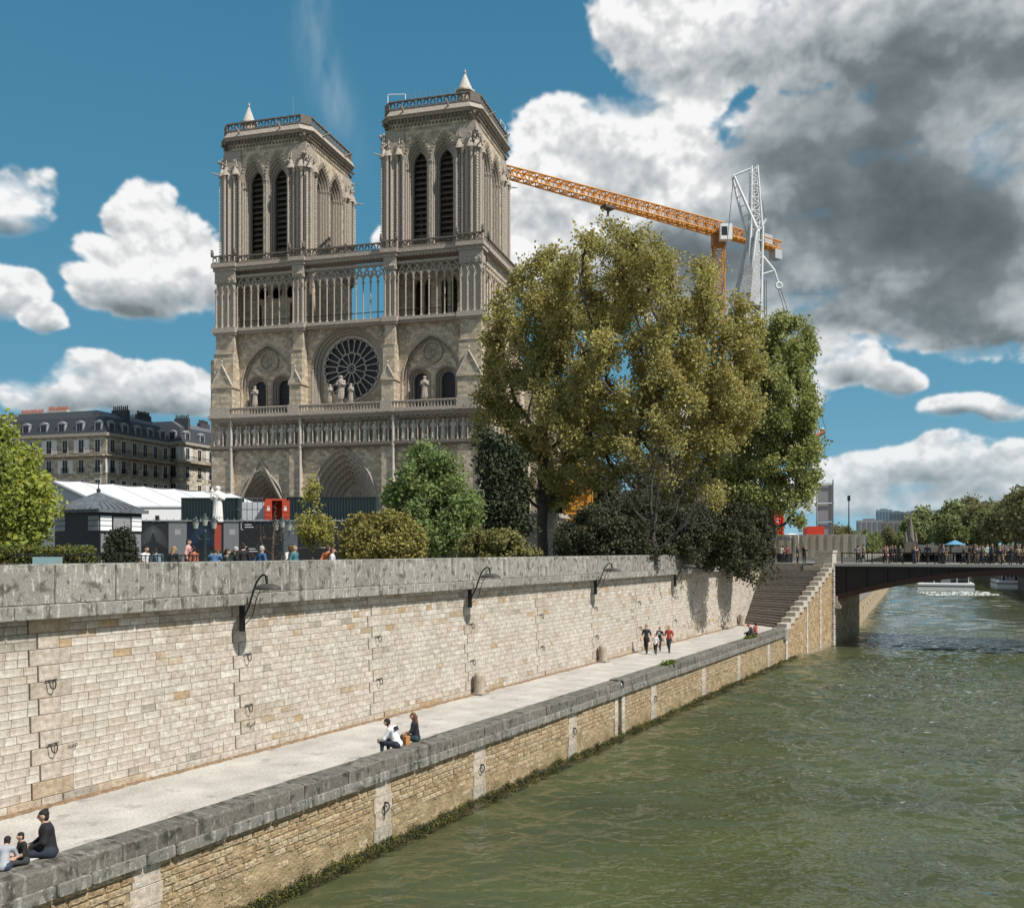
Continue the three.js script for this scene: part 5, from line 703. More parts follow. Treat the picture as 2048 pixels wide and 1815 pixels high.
{
  const Z = -103, Y = PARVIS + 4.3;
  container('site_container', 'long dark green corrugated container beside the white marquee', -32.3, Y, Z, 6.1, 2.5, 2.4, [.014, .028, .028], 0);
  container('site_container', 'wide dark green corrugated container behind the sapling', -19.3, Y, Z, 9.6, 2.6, 2.4, [.014, .028, .030], 0);
  const c = thing('site_cage', 'pale grey wire cage container with white sheets inside', 'cage', -28.0, Y, Z, 0); mesh('sheets', new Geo().bx(-1.3, 1.2, .2, 2.1, -1.6, -1.5), mat(.6, .62, .64, .8), c); for (let i = 0; i < 6; i++) mesh('bar', new Geo().bx(-1.45 + i * .56, -1.39 + i * .56, 0, 2.5, -.05, 0), mat(.12, .13, .14, .6), c); for (const y of [.05, 1.2, 2.4]) mesh('rail', new Geo().bx(-1.45, 1.45, y, y + .08, -.06, .01), mat(.12, .13, .14, .6), c);
  const r = thing('open_container', 'open orange-red site container with white notices on its doors', 'container', -25.1, Y, Z, 0); const red = mat(.55, .07, .03, .6);
  mesh('shell', new Geo().bx(-1.35, 1.35, 0, .12, -2.2, 0).bx(-1.35, 1.35, 2.2, 2.4, -2.2, 0).bx(-1.35, -1.25, 0, 2.4, -2.2, 0).bx(1.25, 1.35, 0, 2.4, -2.2, 0).bx(-1.3, 1.3, 0, 2.3, -2.2, -2.1), red, r); for (const s of [-1, 1]) { const d = mesh('door', new Geo().bx(s * .55, s * 1.3, .1, 2.2, -.12, .02), red, r); mesh('notice', new Geo().bx(s * .75, s * 1.05, 1.1, 1.6, .02, .035), M.white, d); for (const y of [.5, 1.0, 1.5]) mesh('cross_bar', new Geo().bx(s * .58, s * 1.28, y, y + .06, .02, .05), mat(.7, .1, .05, .6), d); }
  // hoarding with exhibition prints; arches of a nave in grey and in blue, as flat prints
  const h = thing('site_hoarding', 'long dark grey hoarding with exhibition panels along the square', 'hoarding', -26, PARVIS, -100, 0);
  const pan = (x0, x1, m, nm = 'panel') => mesh(nm, new Geo().bx(x0, x1, .02, 4.2, -.1, 0), m, h);
  const gm = mat(.19, .195, .20, .7), bk = mat(.012, .012, .014, .5);
  let x = -12.8; for (const [w, k] of [[3.2, 'v'], [1.9, 'g'], [3.1, 'b'], [.7, 'd'], [1.6, 'g'], [4.4, 'd'], [1.7, 's'], [6.2, 'd'], [4.3, 'p'], [1, 'd']]) { pan(x, x + w - .02, k === 'g' ? gm : k === 's' ? mat(.10, .11, .12, .6) : bk); x += w; }
  const nave = (hue) => pic(256, 256, (c) => { const q = rng(hue ? 5 : 9); c.fillStyle = hue ? '#0a1626' : '#232527'; c.fillRect(0, 0, 256, 256); for (let k = 0; k < 9; k++) { c.strokeStyle = hue ? `rgba(70,110,150,${.15 + k * .05})` : `rgba(170,172,170,${.14 + k * .06})`; c.lineWidth = 7 - k * .5; c.beginPath(); const w = 124 - k * 12, y = 250 - k * 9; c.moveTo(128 - w, y); c.quadraticCurveTo(128 - w, 90 - k * 2 + k * k, 128, 14 + k * 8); c.quadraticCurveTo(128 + w, 90 - k * 2 + k * k, 128 + w, y); c.stroke(); } for (let k = 0; k < 300; k++) { c.fillStyle = `rgba(200,200,190,${q() * .12})`; c.fillRect(q() * 256, q() * 256, 1 + q() * 4, 2 + q() * 10); } });
  for (const [a, b, hue] of [[-12.75, -9.65, 0], [-7.65, -4.65, 1]]) { const g = new THREE.PlaneGeometry(b - a, 2.6), m = mesh('vault_print', g, new THREE.MeshStandardMaterial({ map: nave(hue), roughness: .5 }), h); m.position.set((a + b) / 2, 2.65, .012); }
  const txt = (t, s, al) => pic(256, 128, (c) => { c.fillStyle = '#0b0b0d'; c.fillRect(0, 0, 256, 128); c.fillStyle = '#d8d8d8'; c.font = s + 'px sans-serif'; t.forEach((l, i) => c.fillText(l, 12, 40 + i * 36)); });
  const ink = (x, y, w, hh) => mesh('white_lettering', new Geo().bx(x, x + w, y, y + hh, 0, .015), mat(.6, .6, .6, .6), h);
  for (const [lx, ly] of [[-2.1, 3.3], [-1.7, .8], [6.6, 3.3]]) { ink(lx, ly, .06, .8); ink(lx, ly, .25, .06); ink(lx, ly + .74, .25, .06); for (let k = 0; k < 2; k++) ink(lx + .4, ly + .25 + k * .25, .9 - k * .2, .09); }
  mesh('white_print', new Geo().bx(9.6, 12.4, 1.2, 3.2, 0, .02), mat(.45, .47, .48, .6), h); for (let k = 0; k < 5; k++) ink(-8.95, 3.3 - k * .12, .6, .05), ink(-3.3, 3.3 - k * .12, .6, .05);
  mesh('top_rail', new Geo().bx(-12.8, 15.3, 4.2, 4.32, -.2, .1), mat(.25, .26, .27, .6), h); for (let i = 0; i < 40; i++) mesh('rail_post', new Geo().bx(-12.6 + i * .7, -12.55 + i * .7, 4.1, 4.5, .02, .08), mat(.3, .31, .32, .6), h);
}
function statuePole() {
  const o = thing('statue_column', 'white stone statue of a robed figure on a rust red square post', 'statue', -15.25, PARVIS, -50, .3);
  mesh('post', new Geo().bx(-.17, .17, 0, 2.72, -.17, .17), mat(.28, .045, .022, .7), o); mesh('plinth', new Geo().bx(-.27, .27, 2.72, 2.86, -.27, .27), M.white, o);
  const s = mesh('figure', robed(1.72, .3, 33), mat(.74, .72, .68, .8), o); s.position.y = 2.86; mesh('child_figure', robed(.5, .1, 35), mat(.74, .72, .68, .8), s).position.set(-.28, 1.1, .12);
}
statuePole();
{ // three-lantern candelabra lamps
  const o = thing('street_lamp', 'dark green street lamp with three glass lanterns beside the robed statue', 'street lamp', -14.0, PARVIS, -44, .2), gm = mat(.02, .035, .03, .45);
  mesh('post', new Geo().lathe(0, 0, 0, [[0, 0], [.2, 0], [.2, .4], [.1, .55], [.07, 1.2], [.06, 2.1], [.09, 2.15], [0, 2.2]], 10), gm, o);
  const ln = new Geo().add(new THREE.CylinderGeometry(.16, .1, .32, 6, 1, true), new THREE.Matrix4().makeTranslation(0, .2, 0)).build();
  for (const [x, y] of [[-.4, 2.2], [0, 2.34], [.4, 2.2]]) { mesh('arm', new Geo().tube([V3(0, 1.8, 0), V3(x * .5, 1.75, 0), V3(x, y - .2, 0), V3(x, y + .05, 0)], .025), gm, o); const l = mesh('lantern', ln, new THREE.MeshPhysicalMaterial({ color: lin(.7, .72, .66), roughness: .2, transmission: .5, thickness: 0, side: THREE.DoubleSide }), o); l.position.set(x, y, 0); mesh('lantern_cap', new Geo().lathe(0, .36, 0, [[.19, 0], [.17, .05], [.08, .12], [.05, .16], [.02, .24], [0, .25]], 8), gm, l); }
  copyOf(o, 'dark green street lamp with three glass lanterns beside the leafless weeping shrub', -11.3, PARVIS, -47.5, .9);
}
{ // green waste cabinet, planter with railings, stakes, hedge
  const b = thing('green_cabinet', 'dark green street cabinet below the lamp', 'cabinet', -14.1, PARVIS, -47, .2); mesh('body', new Geo().bx(-.55, .55, 0, 1.1, -.3, .3), mat(.018, .045, .035, .5), b); mesh('lid', new Geo().bx(-.6, .6, 1.1, 1.2, -.34, .34), mat(.014, .036, .03, .5), b); mesh('slot', new Geo().bx(-.35, .35, .75, .95, .3, .31), M.black, b);
  const p = thing('railed_planter', 'low planter with dark railings and pale stone end block', 'planter', -11.9, PARVIS, -33.4, .25); mesh('bed', new Geo().bx(-1.9, 1.4, 0, .75, -.8, -.05), mat(.05, .06, .025, 1), p); mesh('end_block', new Geo().bx(1.4, 1.75, 0, 1.15, -.4, .1), stoneMats[1], p); for (let i = 0; i < 26; i++) mesh('rail_bar', new Geo().bx(-1.9 + i * .128, -1.87 + i * .128, .2, 1.12, 0, .03), M.iron, p); mesh('top_rail', new Geo().bx(-1.95, 1.4, 1.06, 1.1, -.01, .04), M.iron, p);
  const q = thing('fence_panel', 'black iron fence with a notice board in front of the kiosk', 'fence', -14.7, PARVIS, -31.8, .25); for (let i = 0; i < 20; i++) mesh('fence_bar', new Geo().bx(-1.6 + i * .17, -1.57 + i * .17, 0, 1.2, 0, .03), M.iron, q); mesh('top_rail', new Geo().bx(-1.62, 1.7, 1.1, 1.14, -.01, .04), M.iron, q); mesh('notice_board', new Geo().bx(-1, -.1, .62, 1.05, .04, .07), mat(.22, .33, .34, .6), q);
  for (const [x, n] of [[-9.45, 'left'], [-8.05, 'r']]) { const s = thing('tree_stake', n === 'r' ? 'pale wooden tree stake between the sapling and the round bush' : 'pale wooden tree stake between the sapling and the leafless shrub', 'stake', x, PARVIS, -42); mesh('stake_post', new Geo().cyl(0, 0, 0, .06, .05, 1.45, 7), mat(.3, .26, .2, .9), s); mesh('cross_bar', new Geo().bar(V3(0, 1.35, 0), V3(n === 'r' ? -.6 : .6, 1.38, 0), .03, .03, 5), mat(.3, .26, .2, .9), s); }
  const r = rng(91), lg = leafGeo(14, .09, .16, r), im = new THREE.InstancedMesh(lg, new THREE.MeshStandardMaterial({ roughness: .9, side: THREE.DoubleSide }), 1500), d = new THREE.Object3D(), c = new THREE.Color(), h = thing('clipped_hedge', 'low clipped yellow-green hedge under the bright young tree', 'hedge', -16.6, PARVIS, -32.5, .3);
  for (let i = 0; i < 1500; i++) { d.position.set((r() - .5) * 4.6, 1.06 + (r() - .5) * .42, (r() - .5) * .9); d.rotation.set(r() * 6, r() * 6, r() * 6); d.updateMatrix(); im.setMatrixAt(i, d.matrix); c.setRGB(.07 + r() * .07, .085 + r() * .06, .02); im.setColorAt(i, c); } im.name = 'foliage'; tag(im, null, null, null, 'stuff'); h.add(im); mesh('planter_box', new Geo().bx(-2.3, 2.3, 0, .86, -.45, .45), mat(.06, .05, .04, .9), h);
}
{ // equestrian bronze on a stone pedestal among the trees
  const o = thing('equestrian_statue', 'green bronze horse and rider group on a tall pale pedestal among the trees', 'statue', 3.0, PARVIS, -84, -.3), bz = mat(.03, .055, .045, .5, { metalness: .3 });
  mesh('pedestal', new Geo().bx(-1.6, 1.6, 0, .5, -2.6, 2.6).bx(-1.25, 1.25, .5, 4.0, -2.2, 2.2).bx(-1.5, 1.5, 4.0, 4.35, -2.45, 2.45), stoneMats[3], o);
  const h = new Geo().ball(0, 6.4, 0, .75, .85, 1.5, 10).bar(V3(0, 6.8, 1.1), V3(0, 8.1, 1.8), .5, .34, 8).bar(V3(0, 8.2, 1.65), V3(0, 7.75, 2.5), .3, .17, 8); for (const [x, z, k] of [[-.35, 1.1, .3], [.35, 1.1, -.1], [-.35, -1.1, -.3], [.35, -1.1, .2]]) h.bar(V3(x, 6.2, z), V3(x, 5.3, z + k), .26, .14, 7).bar(V3(x, 5.3, z + k), V3(x, 4.35, z + k * .6), .13, .1, 7); h.bar(V3(0, 6.7, -1.4), V3(0, 5.3, -1.9), .16, .05, 6); mesh('horse', h, bz, o);
  const rd = new Geo().bar(V3(0, 7.0, -.1), V3(0, 8.3, -.1), .42, .36, 8).ball(0, 8.75, -.05, .25, .3, .26, 8).bar(V3(.4, 8.1, -.1), V3(.75, 7.5, .5), .15, .1, 6).bar(V3(.75, 7.5, .5), V3(.75, 9.2, .9), .05, .04, 5); for (const s of [-1, 1]) rd.bar(V3(s * .4, 7.0, 0), V3(s * .8, 6.3, .5), .2, .15, 6).bar(V3(s * .8, 6.3, .5), V3(s * .8, 5.5, .3), .14, .1, 6); mesh('rider', rd, bz, o);
  const w = new Geo().bar(V3(-1.5, 4.35, 1.2), V3(-1.4, 5.8, 1.2), .32, .25, 7).ball(-1.4, 6.15, 1.2, .22, .26, .22, 7); mesh('walking_squire', w, bz, o);
}
// ---- apartment buildings north of the square ----
function apartment(label, x, z, turn, W, D, cols, rows, seed, o2 = {}) {
  const o = thing('apartment_building', label, 'building', x, PARVIS, z, turn), H = o2.h || 20.4, fh = 3.35, wall = mat(...(o2.wall || [.54, .48, .40]), .93, { map: T_course }), slate = mat(.055, .062, .072, .6, { map: T_grain }), wf = mat(.62, .61, .58, .7), r = rng(seed);
  mesh('wall', new Geo().bx(-W, 0, 0, H, -D, 0), wall, o); mesh('cornice', new Geo().bx(-W - .2, .45, H - .25, H + .25, -D - .2, .45).bx(-W, .3, H - fh - .15, H - fh + .1, -D, .35), mat(.5, .44, .36, .9, { map: T_grain }), o);
  const gw = new Geo().bx(-.62, .62, 0, 2.35, 0, .09).build(), gp = new Geo().bx(-.48, -.04, .12, 2.22, .09, .11).bx(.04, .48, .12, 2.22, .09, .11).build(), gs = new Geo().bx(-.46, .46, 0, 2.3, 0, .05).build(), gsill = new Geo().bx(-.8, .8, -.2, 0, 0, .2).build(), grail = new Geo(); for (let i = 0; i < 11; i++) grail.bx(-.75 + i * .15 - .015, -.75 + i * .15 + .015, 0, .85, .2, .23); grail.bx(-.78, .78, .82, .88, .18, .25); const gr = grail.build();
  for (const face of [0, 1]) { const n = cols[face], L = face ? D : W; for (let j = 0; j < rows; j++) for (let i = 0; i < n; i++) {
    const u = (i + .5) / n * L, y = H - (j + 1) * fh + .3, w = mesh('window', gw, wf, o); if (face) { w.position.set(.0, y, -u); w.rotation.y = Math.PI / 2; } else w.position.set(-u, y, 0);
    mesh('pane', gp, M.glass, w); mesh('sill', gsill, wall, w); if (j !== 0) mesh('window_rail', gr, M.iron, w); if (r() < (j === 0 ? .4 : .15)) for (const s of [-1, 1]) { const q = mesh('shutter', gs, wf, w); q.position.set(s * 1.1, 0, 0.0); }
  }
    const bal = new Geo(); for (let u = 0; u < L; u += .22) bal.bx(u, u + .03, 0, .95, 0, .03); bal.bx(0, L, .9, .97, -.02, .05).bx(0, L, 0, .06, -.02, .05); const b = mesh('balcony_rail', bal, M.iron, o); if (face) { b.position.set(.95, H - fh - .05, 0); b.rotation.y = Math.PI / 2; } else { b.position.set(-W, H - fh - .05, .95); }
  }
  mesh('balcony_slab', new Geo().bx(-W, 1.05, H - fh - .25, H - fh - .05, -D, 0).bx(-W, 0, H - fh - .25, H - fh - .05, 0, 1.05), wall, o);
  const mh = 2.9, mr = new Geo().add((() => { const g = new THREE.BoxGeometry(W, mh, D), p = g.attributes.position; for (let i = 0; i < p.count; i++) if (p.getY(i) > 0) p.setXYZ(i, p.getX(i) * (1 - 2.6 / W), mh / 2, p.getZ(i) * (1 - 2.6 / D)); const ng = g.toNonIndexed(); ng.computeVertexNormals(); return ng; })(), new THREE.Matrix4().makeTranslation(-W / 2, H + .25 + mh / 2, -D / 2)); const mans = mesh('mansard_roof', mr, slate, o);
  mesh('roof_top', new Geo().prism([[-W / 2 + 1.3, 0], [W / 2 - 1.3, 0], [W / 2 - 3, 1.1], [-W / 2 + 3, 1.1]], -D / 2 + 1.3, D / 2 - 1.3, new THREE.Matrix4().makeTranslation(-W / 2, H + .24 + mh, -D / 2)), M.zinc, mans);
  for (const face of [0, 1]) { const n = Math.max(2, cols[face] - 1), L = face ? D : W; for (let i = 0; i < n; i++) { const u = (i + .5) / n * L, d = mesh('dormer', new Geo().bx(-.75, .75, 0, 1.75, -1.6, 0).prism([[-.85, 1.75], [.85, 1.75], [0, 2.15]], -1.6, .08), mat(.30, .31, .32, .7), o); if (face) { d.position.set(-.25, H + .35, -u); d.rotation.y = Math.PI / 2; } else d.position.set(-u, H + .35, -.25); mesh('pane', new Geo().bx(-.5, -.04, .2, 1.6, 0, .02).bx(.04, .5, .2, 1.6, 0, .02), M.glass, d); } }
  for (const [cx, cz, w, d, red] of o2.chim || []) { const c = mesh('chimney_stack', new Geo().bx(cx - w / 2, cx + w / 2, H + 1, H + 4.9, cz - d / 2, cz + d / 2), red ? mat(.5, .44, .36, .9) : mat(.06, .06, .065, .9), mans); const n = Math.max(2, Math.round(Math.max(w, d) / .4)); for (let i = 0; i < n; i++) { const f = (i + .5) / n - .5; mesh('chimney_pot', new Geo().cyl(cx + (w > d ? f * w : 0), H + 4.9, cz + (w > d ? 0 : f * d), .13, .1, .55 + r() * .25, 6), red ? mat(.40, .10, .05, .9) : mat(.05, .045, .042, .9), mans); } }
  return o;
}
apartment('corner apartment building with slate mansard roof and red chimney pots behind the marquee', -67.3, -160, CA, 30, 16.5, [9, 6], 4, 3, { chim: [[-13, -3.5, 4.2, .8, 1], [-20, -5, 5, .8, 1], [-2.5, -6.5, 3.2, .8, 0], [-3, -13, .8, 3.4, 0], [-6, -15, 3, .7, 0]] });
apartment('paler apartment building with white sunlit front next to the cathedral', -60.9, -177.6, CA, 13, 18, [4, 5], 4, 7, { wall: [.64, .58, .50], chim: [[-2, -3, 3, .7, 0], [-3, -11, .8, 3, 0], [-2.2, -17, 3, .7, 0]], h: 20.9 });
// ---------- cranes, boats, the far bank ----------
function lattice(g, A, B, w0, w1, n, r, up = V3(0, 1, 0)) {
  const d = V3().subVectors(B, A).normalize(), s = V3().crossVectors(d, Math.abs(d.dot(up)) > .9 ? V3(1, 0, 0) : up).normalize(), t = V3().crossVectors(s, d), P = (k, i) => { const w = lerp(w0, w1, k) / 2; return A.clone().lerp(B, k).addScaledVector(s, i & 1 ? w : -w).addScaledVector(t, i & 2 ? w : -w); };
  for (let i = 0; i < 4; i++) g.bar(P(0, i), P(1, i), r, r, 5);
  for (let k = 0; k < n; k++) { const a = k / n, b = (k + 1) / n; for (const [i, j] of [[0, 1], [2, 3], [0, 2], [1, 3]]) { g.bar(P(a, k % 2 ? i : j), P(b, k % 2 ? j : i), r * .6, r * .6, 4); g.bar(P(a, i), P(a, j), r * .55, r * .55, 4); } }
  return g;
}
{ // orange tower crane behind the cathedral
  const o = thing('tower_crane', 'orange lattice tower crane with a long jib reaching behind the cathedral tower', 'crane', 42.8, PARVIS, -200), og = mat(.60, .255, .04, .55), J = 67, dir = V3(-.82, 0, .57);
  mesh('mast', lattice(new Geo(), V3(0, 0, 0), V3(0, J - 1, 0), 2.1, 2.1, 26, .16), og, o);
  mesh('jib', lattice(new Geo(), V3(0, J + .6, 0), dir.clone().multiplyScalar(60).setY(J + .6), 2.3, 1.5, 44, .17), og, o);
  mesh('jib_walkway', new Geo().bar(V3(0, J - .45, 0), dir.clone().multiplyScalar(34).setY(J - .45), .35, .2, 4), og, o);
  mesh('counter_jib', lattice(new Geo(), V3(0, J + .4, 0), dir.clone().multiplyScalar(-19).setY(J + .4), 2, 1.6, 12, .16), og, o); mesh('counter_walkway', new Geo().bar(V3(0, J - .5, 0), dir.clone().multiplyScalar(-19).setY(J - .5), .7, .7, 4), og, o);
  mesh('slewing_head', new Geo().bx(-1.3, 1.3, J - 3, J - .4, -1.3, 1.3), mat(.35, .13, .03, .6), o);
  const c = mesh('cab', new Geo().bx(-.2, 2.2, J - 2.4, J + .8, 1.2, 3), M.white, o); mesh('cab_window', new Geo().bx(.0, 1.2, J - 1.6, J + .2, 3, 3.03), M.glass, c);
  for (const [k, w] of [[-11, 3.4], [-14.5, 2.6], [-17.8, 2.2]]) { const p = dir.clone().multiplyScalar(k); mesh('counterweight', new Geo().box(p.x, J + 1.0 - (k < -17 ? 2.6 : 0), p.z, w, 2.1, 1.8, Math.atan2(.57, .82)), mat(.42, .43, .44, .8), o); }
  const t = dir.clone().multiplyScalar(30); mesh('trolley', new Geo().box(t.x, J - 1, t.z, 2.4, .5, 1.8, .6).bar(V3(t.x, J - 1, t.z), V3(t.x, J - 2.6, t.z), .3, .2, 5), mat(.08, .06, .05, .6), o);
  const cb = new Geo(); cb.bar(dir.clone().multiplyScalar(58).setY(J - .6), dir.clone().multiplyScalar(30).setY(J - 1.1), .03, .03, 4); mesh('trolley_rope', cb, M.iron, o);
}
{ // tall white lattice crane with sheeted boom
  const o = thing('lattice_crane', 'tall white lattice crane with sheeted boom beside the green tree', 'crane', 32, PARVIS, -130), wm = mat(.72, .73, .73, .6), cloth = mat(.60, .60, .60, .9, { map: T_grain, bumpMap: T_grainBump, bumpScale: .05 });
  mesh('boom', lattice(new Geo(), V3(-1.2, .6, 0), V3(0.81, 44.61, 0), 3.2, 1.6, 22, .17), wm, o);
  mesh('boom_sheeting', new Geo().add((() => { const g = new THREE.CylinderGeometry(.9, 1.9, 10.8, 7, 8), p = g.attributes.position; for (let i = 0; i < p.count; i++) { const x = p.getX(i), y = p.getY(i), z = p.getZ(i), k = 1 + .16 * noise3(x * 1.2, y * .9, z * 1.2); p.setXYZ(i, x * k + (y + 5.4) * .11 - .4, y, z * k); } const n = g.toNonIndexed(); n.computeVertexNormals(); return n; })(), new THREE.Matrix4().setPosition(V3(-0.00, 39.23, 0))), cloth, o);
  mesh('upper_mast', lattice(new Geo(), V3(0.81, 44.14, 0), V3(0.60, 52.83, 0), 1.5, .8, 10, .13), wm, o); mesh('upper_mast_panel', new Geo().bar(V3(0.54, 45.62, .2), V3(0.47, 50.21, .2), .5, .4, 4), mat(.5, .5, .5, .8), o);
  const b = new Geo().bar(V3(1.01, 43.74, .8), V3(-2.09, 51.42, .2), .22, .16, 6).bar(V3(-0.20, 43.60, -.8), V3(-2.23, 51.42, -.2), .2, .15, 6).bar(V3(-2.23, 51.55, 0), V3(0.27, 52.56, 0), .15, .15, 6); for (let k = 1; k < 6; k++) b.bar(V3(1.01 - 0.516 * k, 43.74 + 1.280 * k, .7 - k * .08), V3(-0.20 - 0.337 * k, 43.60 + 1.302 * k, -.7 + k * .08), .09, .09, 5); mesh('back_mast', b, wm, o);
  mesh('struts', new Geo().bar(V3(0.87, 44.28, 1), V3(-1.96, 30.80, 1), .18, .2, 6).bar(V3(0.60, 43.60, 1.2), V3(-0.74, 32.15, 1.2), .16, .18, 6).bar(V3(0.20, 42.26, 0), V3(2.22, 45.76, 0), .22, .16, 6).bar(V3(0.60, 41.58, 0), V3(1.41, 38.55, 0), .2, .16, 6).bar(V3(1.14, 41.58, 0), V3(3.37, 38.82, 0), .16, .16, 6).bar(V3(1.41, 38.21, 0), V3(3.37, 38.82, 0), .14, .14, 6).bar(V3(3.37, 38.82, 0), V3(3.90, 37.14, 0), .14, .12, 6), wm, o);
  mesh('pulley', new Geo().ring(0, 0, 0, .38, .17, 0, TAU, 14, 6), wm, o).position.copy(V3(3.97, 36.80, 0));
  mesh('ropes', new Geo().bar(V3(-2.16, 51.42, 0), V3(-3.98, 32.15, 0), .05, .05, 4).bar(V3(0.87, 52.50, 0), V3(2.22, 45.62, 0), .045, .045, 4).bar(V3(3.84, 36.46, 0), V3(9.56, 17.33, 0), .05, .05, 4).bar(V3(4.17, 36.46, 0), V3(10.30, 17.47, 0), .05, .05, 4).bar(V3(2.02, 37.54, 0), V3(2.02, 28.11, 0), .07, .07, 4).bar(V3(2.29, 37.54, 0), V3(2.29, 28.11, 0), .06, .06, 4), mat(.16, .17, .18, .5), o);
  const tp = mesh('jib_tip', lattice(new Geo(), V3(8.28, 17.20, -3), V3(10.98, 17.60, -3), 1.7, .5, 5, .1), wm, o); mesh('striped_board', new Geo().bar(V3(9.36, 16.52, -2.4), V3(10.98, 17.47, -2.4), .32, .2, 4), mat(.45, .08, .05, .6), tp);
  mesh('red_hook_block', new Geo().ball(0, 0, 0, .85, .7, .7, 9).bar(V3(-.7, -.4, 0), V3(.7, -.4, 0), .35, .35, 6), mat(.45, .02, .015, .5), o).position.copy(V3(0.94, 36.73, 0)); mesh('telescopic_mast', new Geo().bar(V3(1.01, 36.06, 0), V3(1.01, 1.17, 0), .42, .55, 6), mat(.03, .032, .035, .6), o);
  mesh('crawler_base', new Geo().bx(-4, 3, 0, 1.4, -3, 3), mat(.05, .05, .05, .8), o);
}
{ const o = thing('red_machine', 'red and white site machine with red mast behind the beige hoarding', 'machine', 36.2, PARVIS, -127), rd = mat(.55, .035, .012, .5);
  mesh('mast', lattice(new Geo(), V3(-1.4, 2, 0), V3(-1.3, 7.3, 0), 1.3, 1.1, 5, .2), rd, o); mesh('engine_cover', new Geo().lathe(.6, 2.1, 0, [[1.6, 0], [1.55, .7], [1.2, 1.1], [0, 1.3]], 10), M.white, o); mesh('cabin', new Geo().bx(2.4, 4.6, 2.4, 4.3, -1, 1), rd, o); mesh('chassis', new Geo().bx(-3, 4.8, 0, 2.4, -1.2, 1.2), mat(.08, .08, .08, .7), o); }
{ const o = thing('yellow_platform', 'yellow-orange sheeted hoist tower glimpsed between the trees', 'hoist', 6.8, PARVIS, -100), ym = mat(.55, .24, .015, .6); mesh('sheeting', new Geo().bx(-1.3, 1.3, 0, 9.5, -1, 1).bar(V3(0, 9.5, 0), V3(0, 10.6, 0), .8, .3, 6), ym, o); mesh('frame', lattice(new Geo(), V3(0, 0, 0), V3(0, 9.8, 0), 2.8, 2.8, 8, .1), mat(.4, .2, .03, .6), o); }
{ const o = thing('scaffold_tower', 'grey sheeted scaffold tower beside the green tree', 'scaffold', 42.2, PARVIS, -130, CA), pm = mat(.16, .165, .165, .7); for (let k = 0; k < 4; k++) mesh('sheet_panel', new Geo().bx(-1.0, .9, k * 2.5 + .1, k * 2.5 + 2.4, -1.2, 1.2), mat(.34, .35, .35, .9), o); for (const [x, z] of [[-1.1, 1.3], [1, 1.3], [-1.1, -1.3], [1, -1.3]]) mesh('standard', new Geo().bar(V3(x, 0, z), V3(x, 10.6, z), .06, .06, 5), pm, o); for (let k = 0; k < 5; k++) mesh('ledger', new Geo().bar(V3(-1.2, k * 2.5 + .05, 1.35), V3(1.1, k * 2.5 + .05, 1.35), .06, .06, 5), pm, o); }
{ // beige ribbed site fence and cabin at the bridge head
  const o = thing('site_fence', 'beige ribbed metal site fence behind the bridge head', 'fence', 33.3, PARVIS, -107.5, -.42), a = mat(.44, .39, .30, .7), b = mat(.52, .46, .36, .7); for (let i = 0; i < 26; i++) mesh('fence_panel', new Geo().bx(-5.6 + i * .43, -5.6 + i * .43 + .41, 0, 2.95, (i % 2) * .05, .06 + (i % 2) * .05), i % 3 ? a : b, o); mesh('concrete_foot', new Geo().bx(-5.6, 5.6, 0, .45, .15, .6), mat(.40, .38, .34, .9), o);
  const c = thing('guard_cabin', 'grey guard cabin with service window beside the beige fence', 'cabin', 38.2, PARVIS, -109, -.3); mesh('shell', new Geo().bx(-1.6, 1.6, 0, 2.9, -1.5, 1.2), mat(.38, .40, .40, .7), c); mesh('service_window', new Geo().bx(-1.2, .4, .9, 2.2, 1.2, 1.24), mat(.06, .07, .08, .3), c); mesh('window_frame', new Geo().bx(-1.3, .5, 2.2, 2.3, 1.2, 1.3).bx(.4, .5, 0, 2.3, 1.2, 1.3), M.white, c);
  const l = thing('lamp_mast', 'slim dark lamp mast standing behind the guard cabin', 'lamp mast', 44, PARVIS, -126); mesh('pole', new Geo().bar(V3(0, 0, 0), V3(0, 8.3, 0), .1, .06, 6), M.iron, l); mesh('head', new Geo().bx(-.16, .16, 7.6, 8.3, -.12, .12), M.iron, l);
  const k = thing('food_stall', 'small dark canopy stall at the head of the stairs', 'stall', 26.9, PARVIS, -95.5, -.3); mesh('canopy', new Geo().add(new THREE.ConeGeometry(1.35, .45, 4), new THREE.Matrix4().makeRotationY(.78).setPosition(0, 2.45, 0)), mat(.03, .03, .035, .7), k); for (const [x, z] of [[-.8, -.8], [.8, -.8], [-.8, .8], [.8, .8]]) mesh('pole', new Geo().bar(V3(x, 0, z), V3(x, 2.3, z), .03, .03, 5), M.iron, k); mesh('counter', new Geo().bx(-.8, .8, 0, .9, -.5, .5), mat(.05, .05, .055, .7), k);
  const p = thing('parasol', 'pale blue parasol over the crowd on the bridge', 'parasol'); p.position.copy(quay(97, PARVIS, 6)); p.scale.set(.6, .86, .6); mesh('canopy', new Geo().add(new THREE.ConeGeometry(1.6, .5, 8, 1, true), new THREE.Matrix4().makeTranslation(0, 2.25, 0)), new THREE.MeshStandardMaterial({ color: lin(.10, .28, .42), roughness: .8, side: THREE.DoubleSide }), p); mesh('pole', new Geo().bar(V3(0, 0, 0), V3(0, 2.4, 0), .03, .03, 5), M.white, p);
}
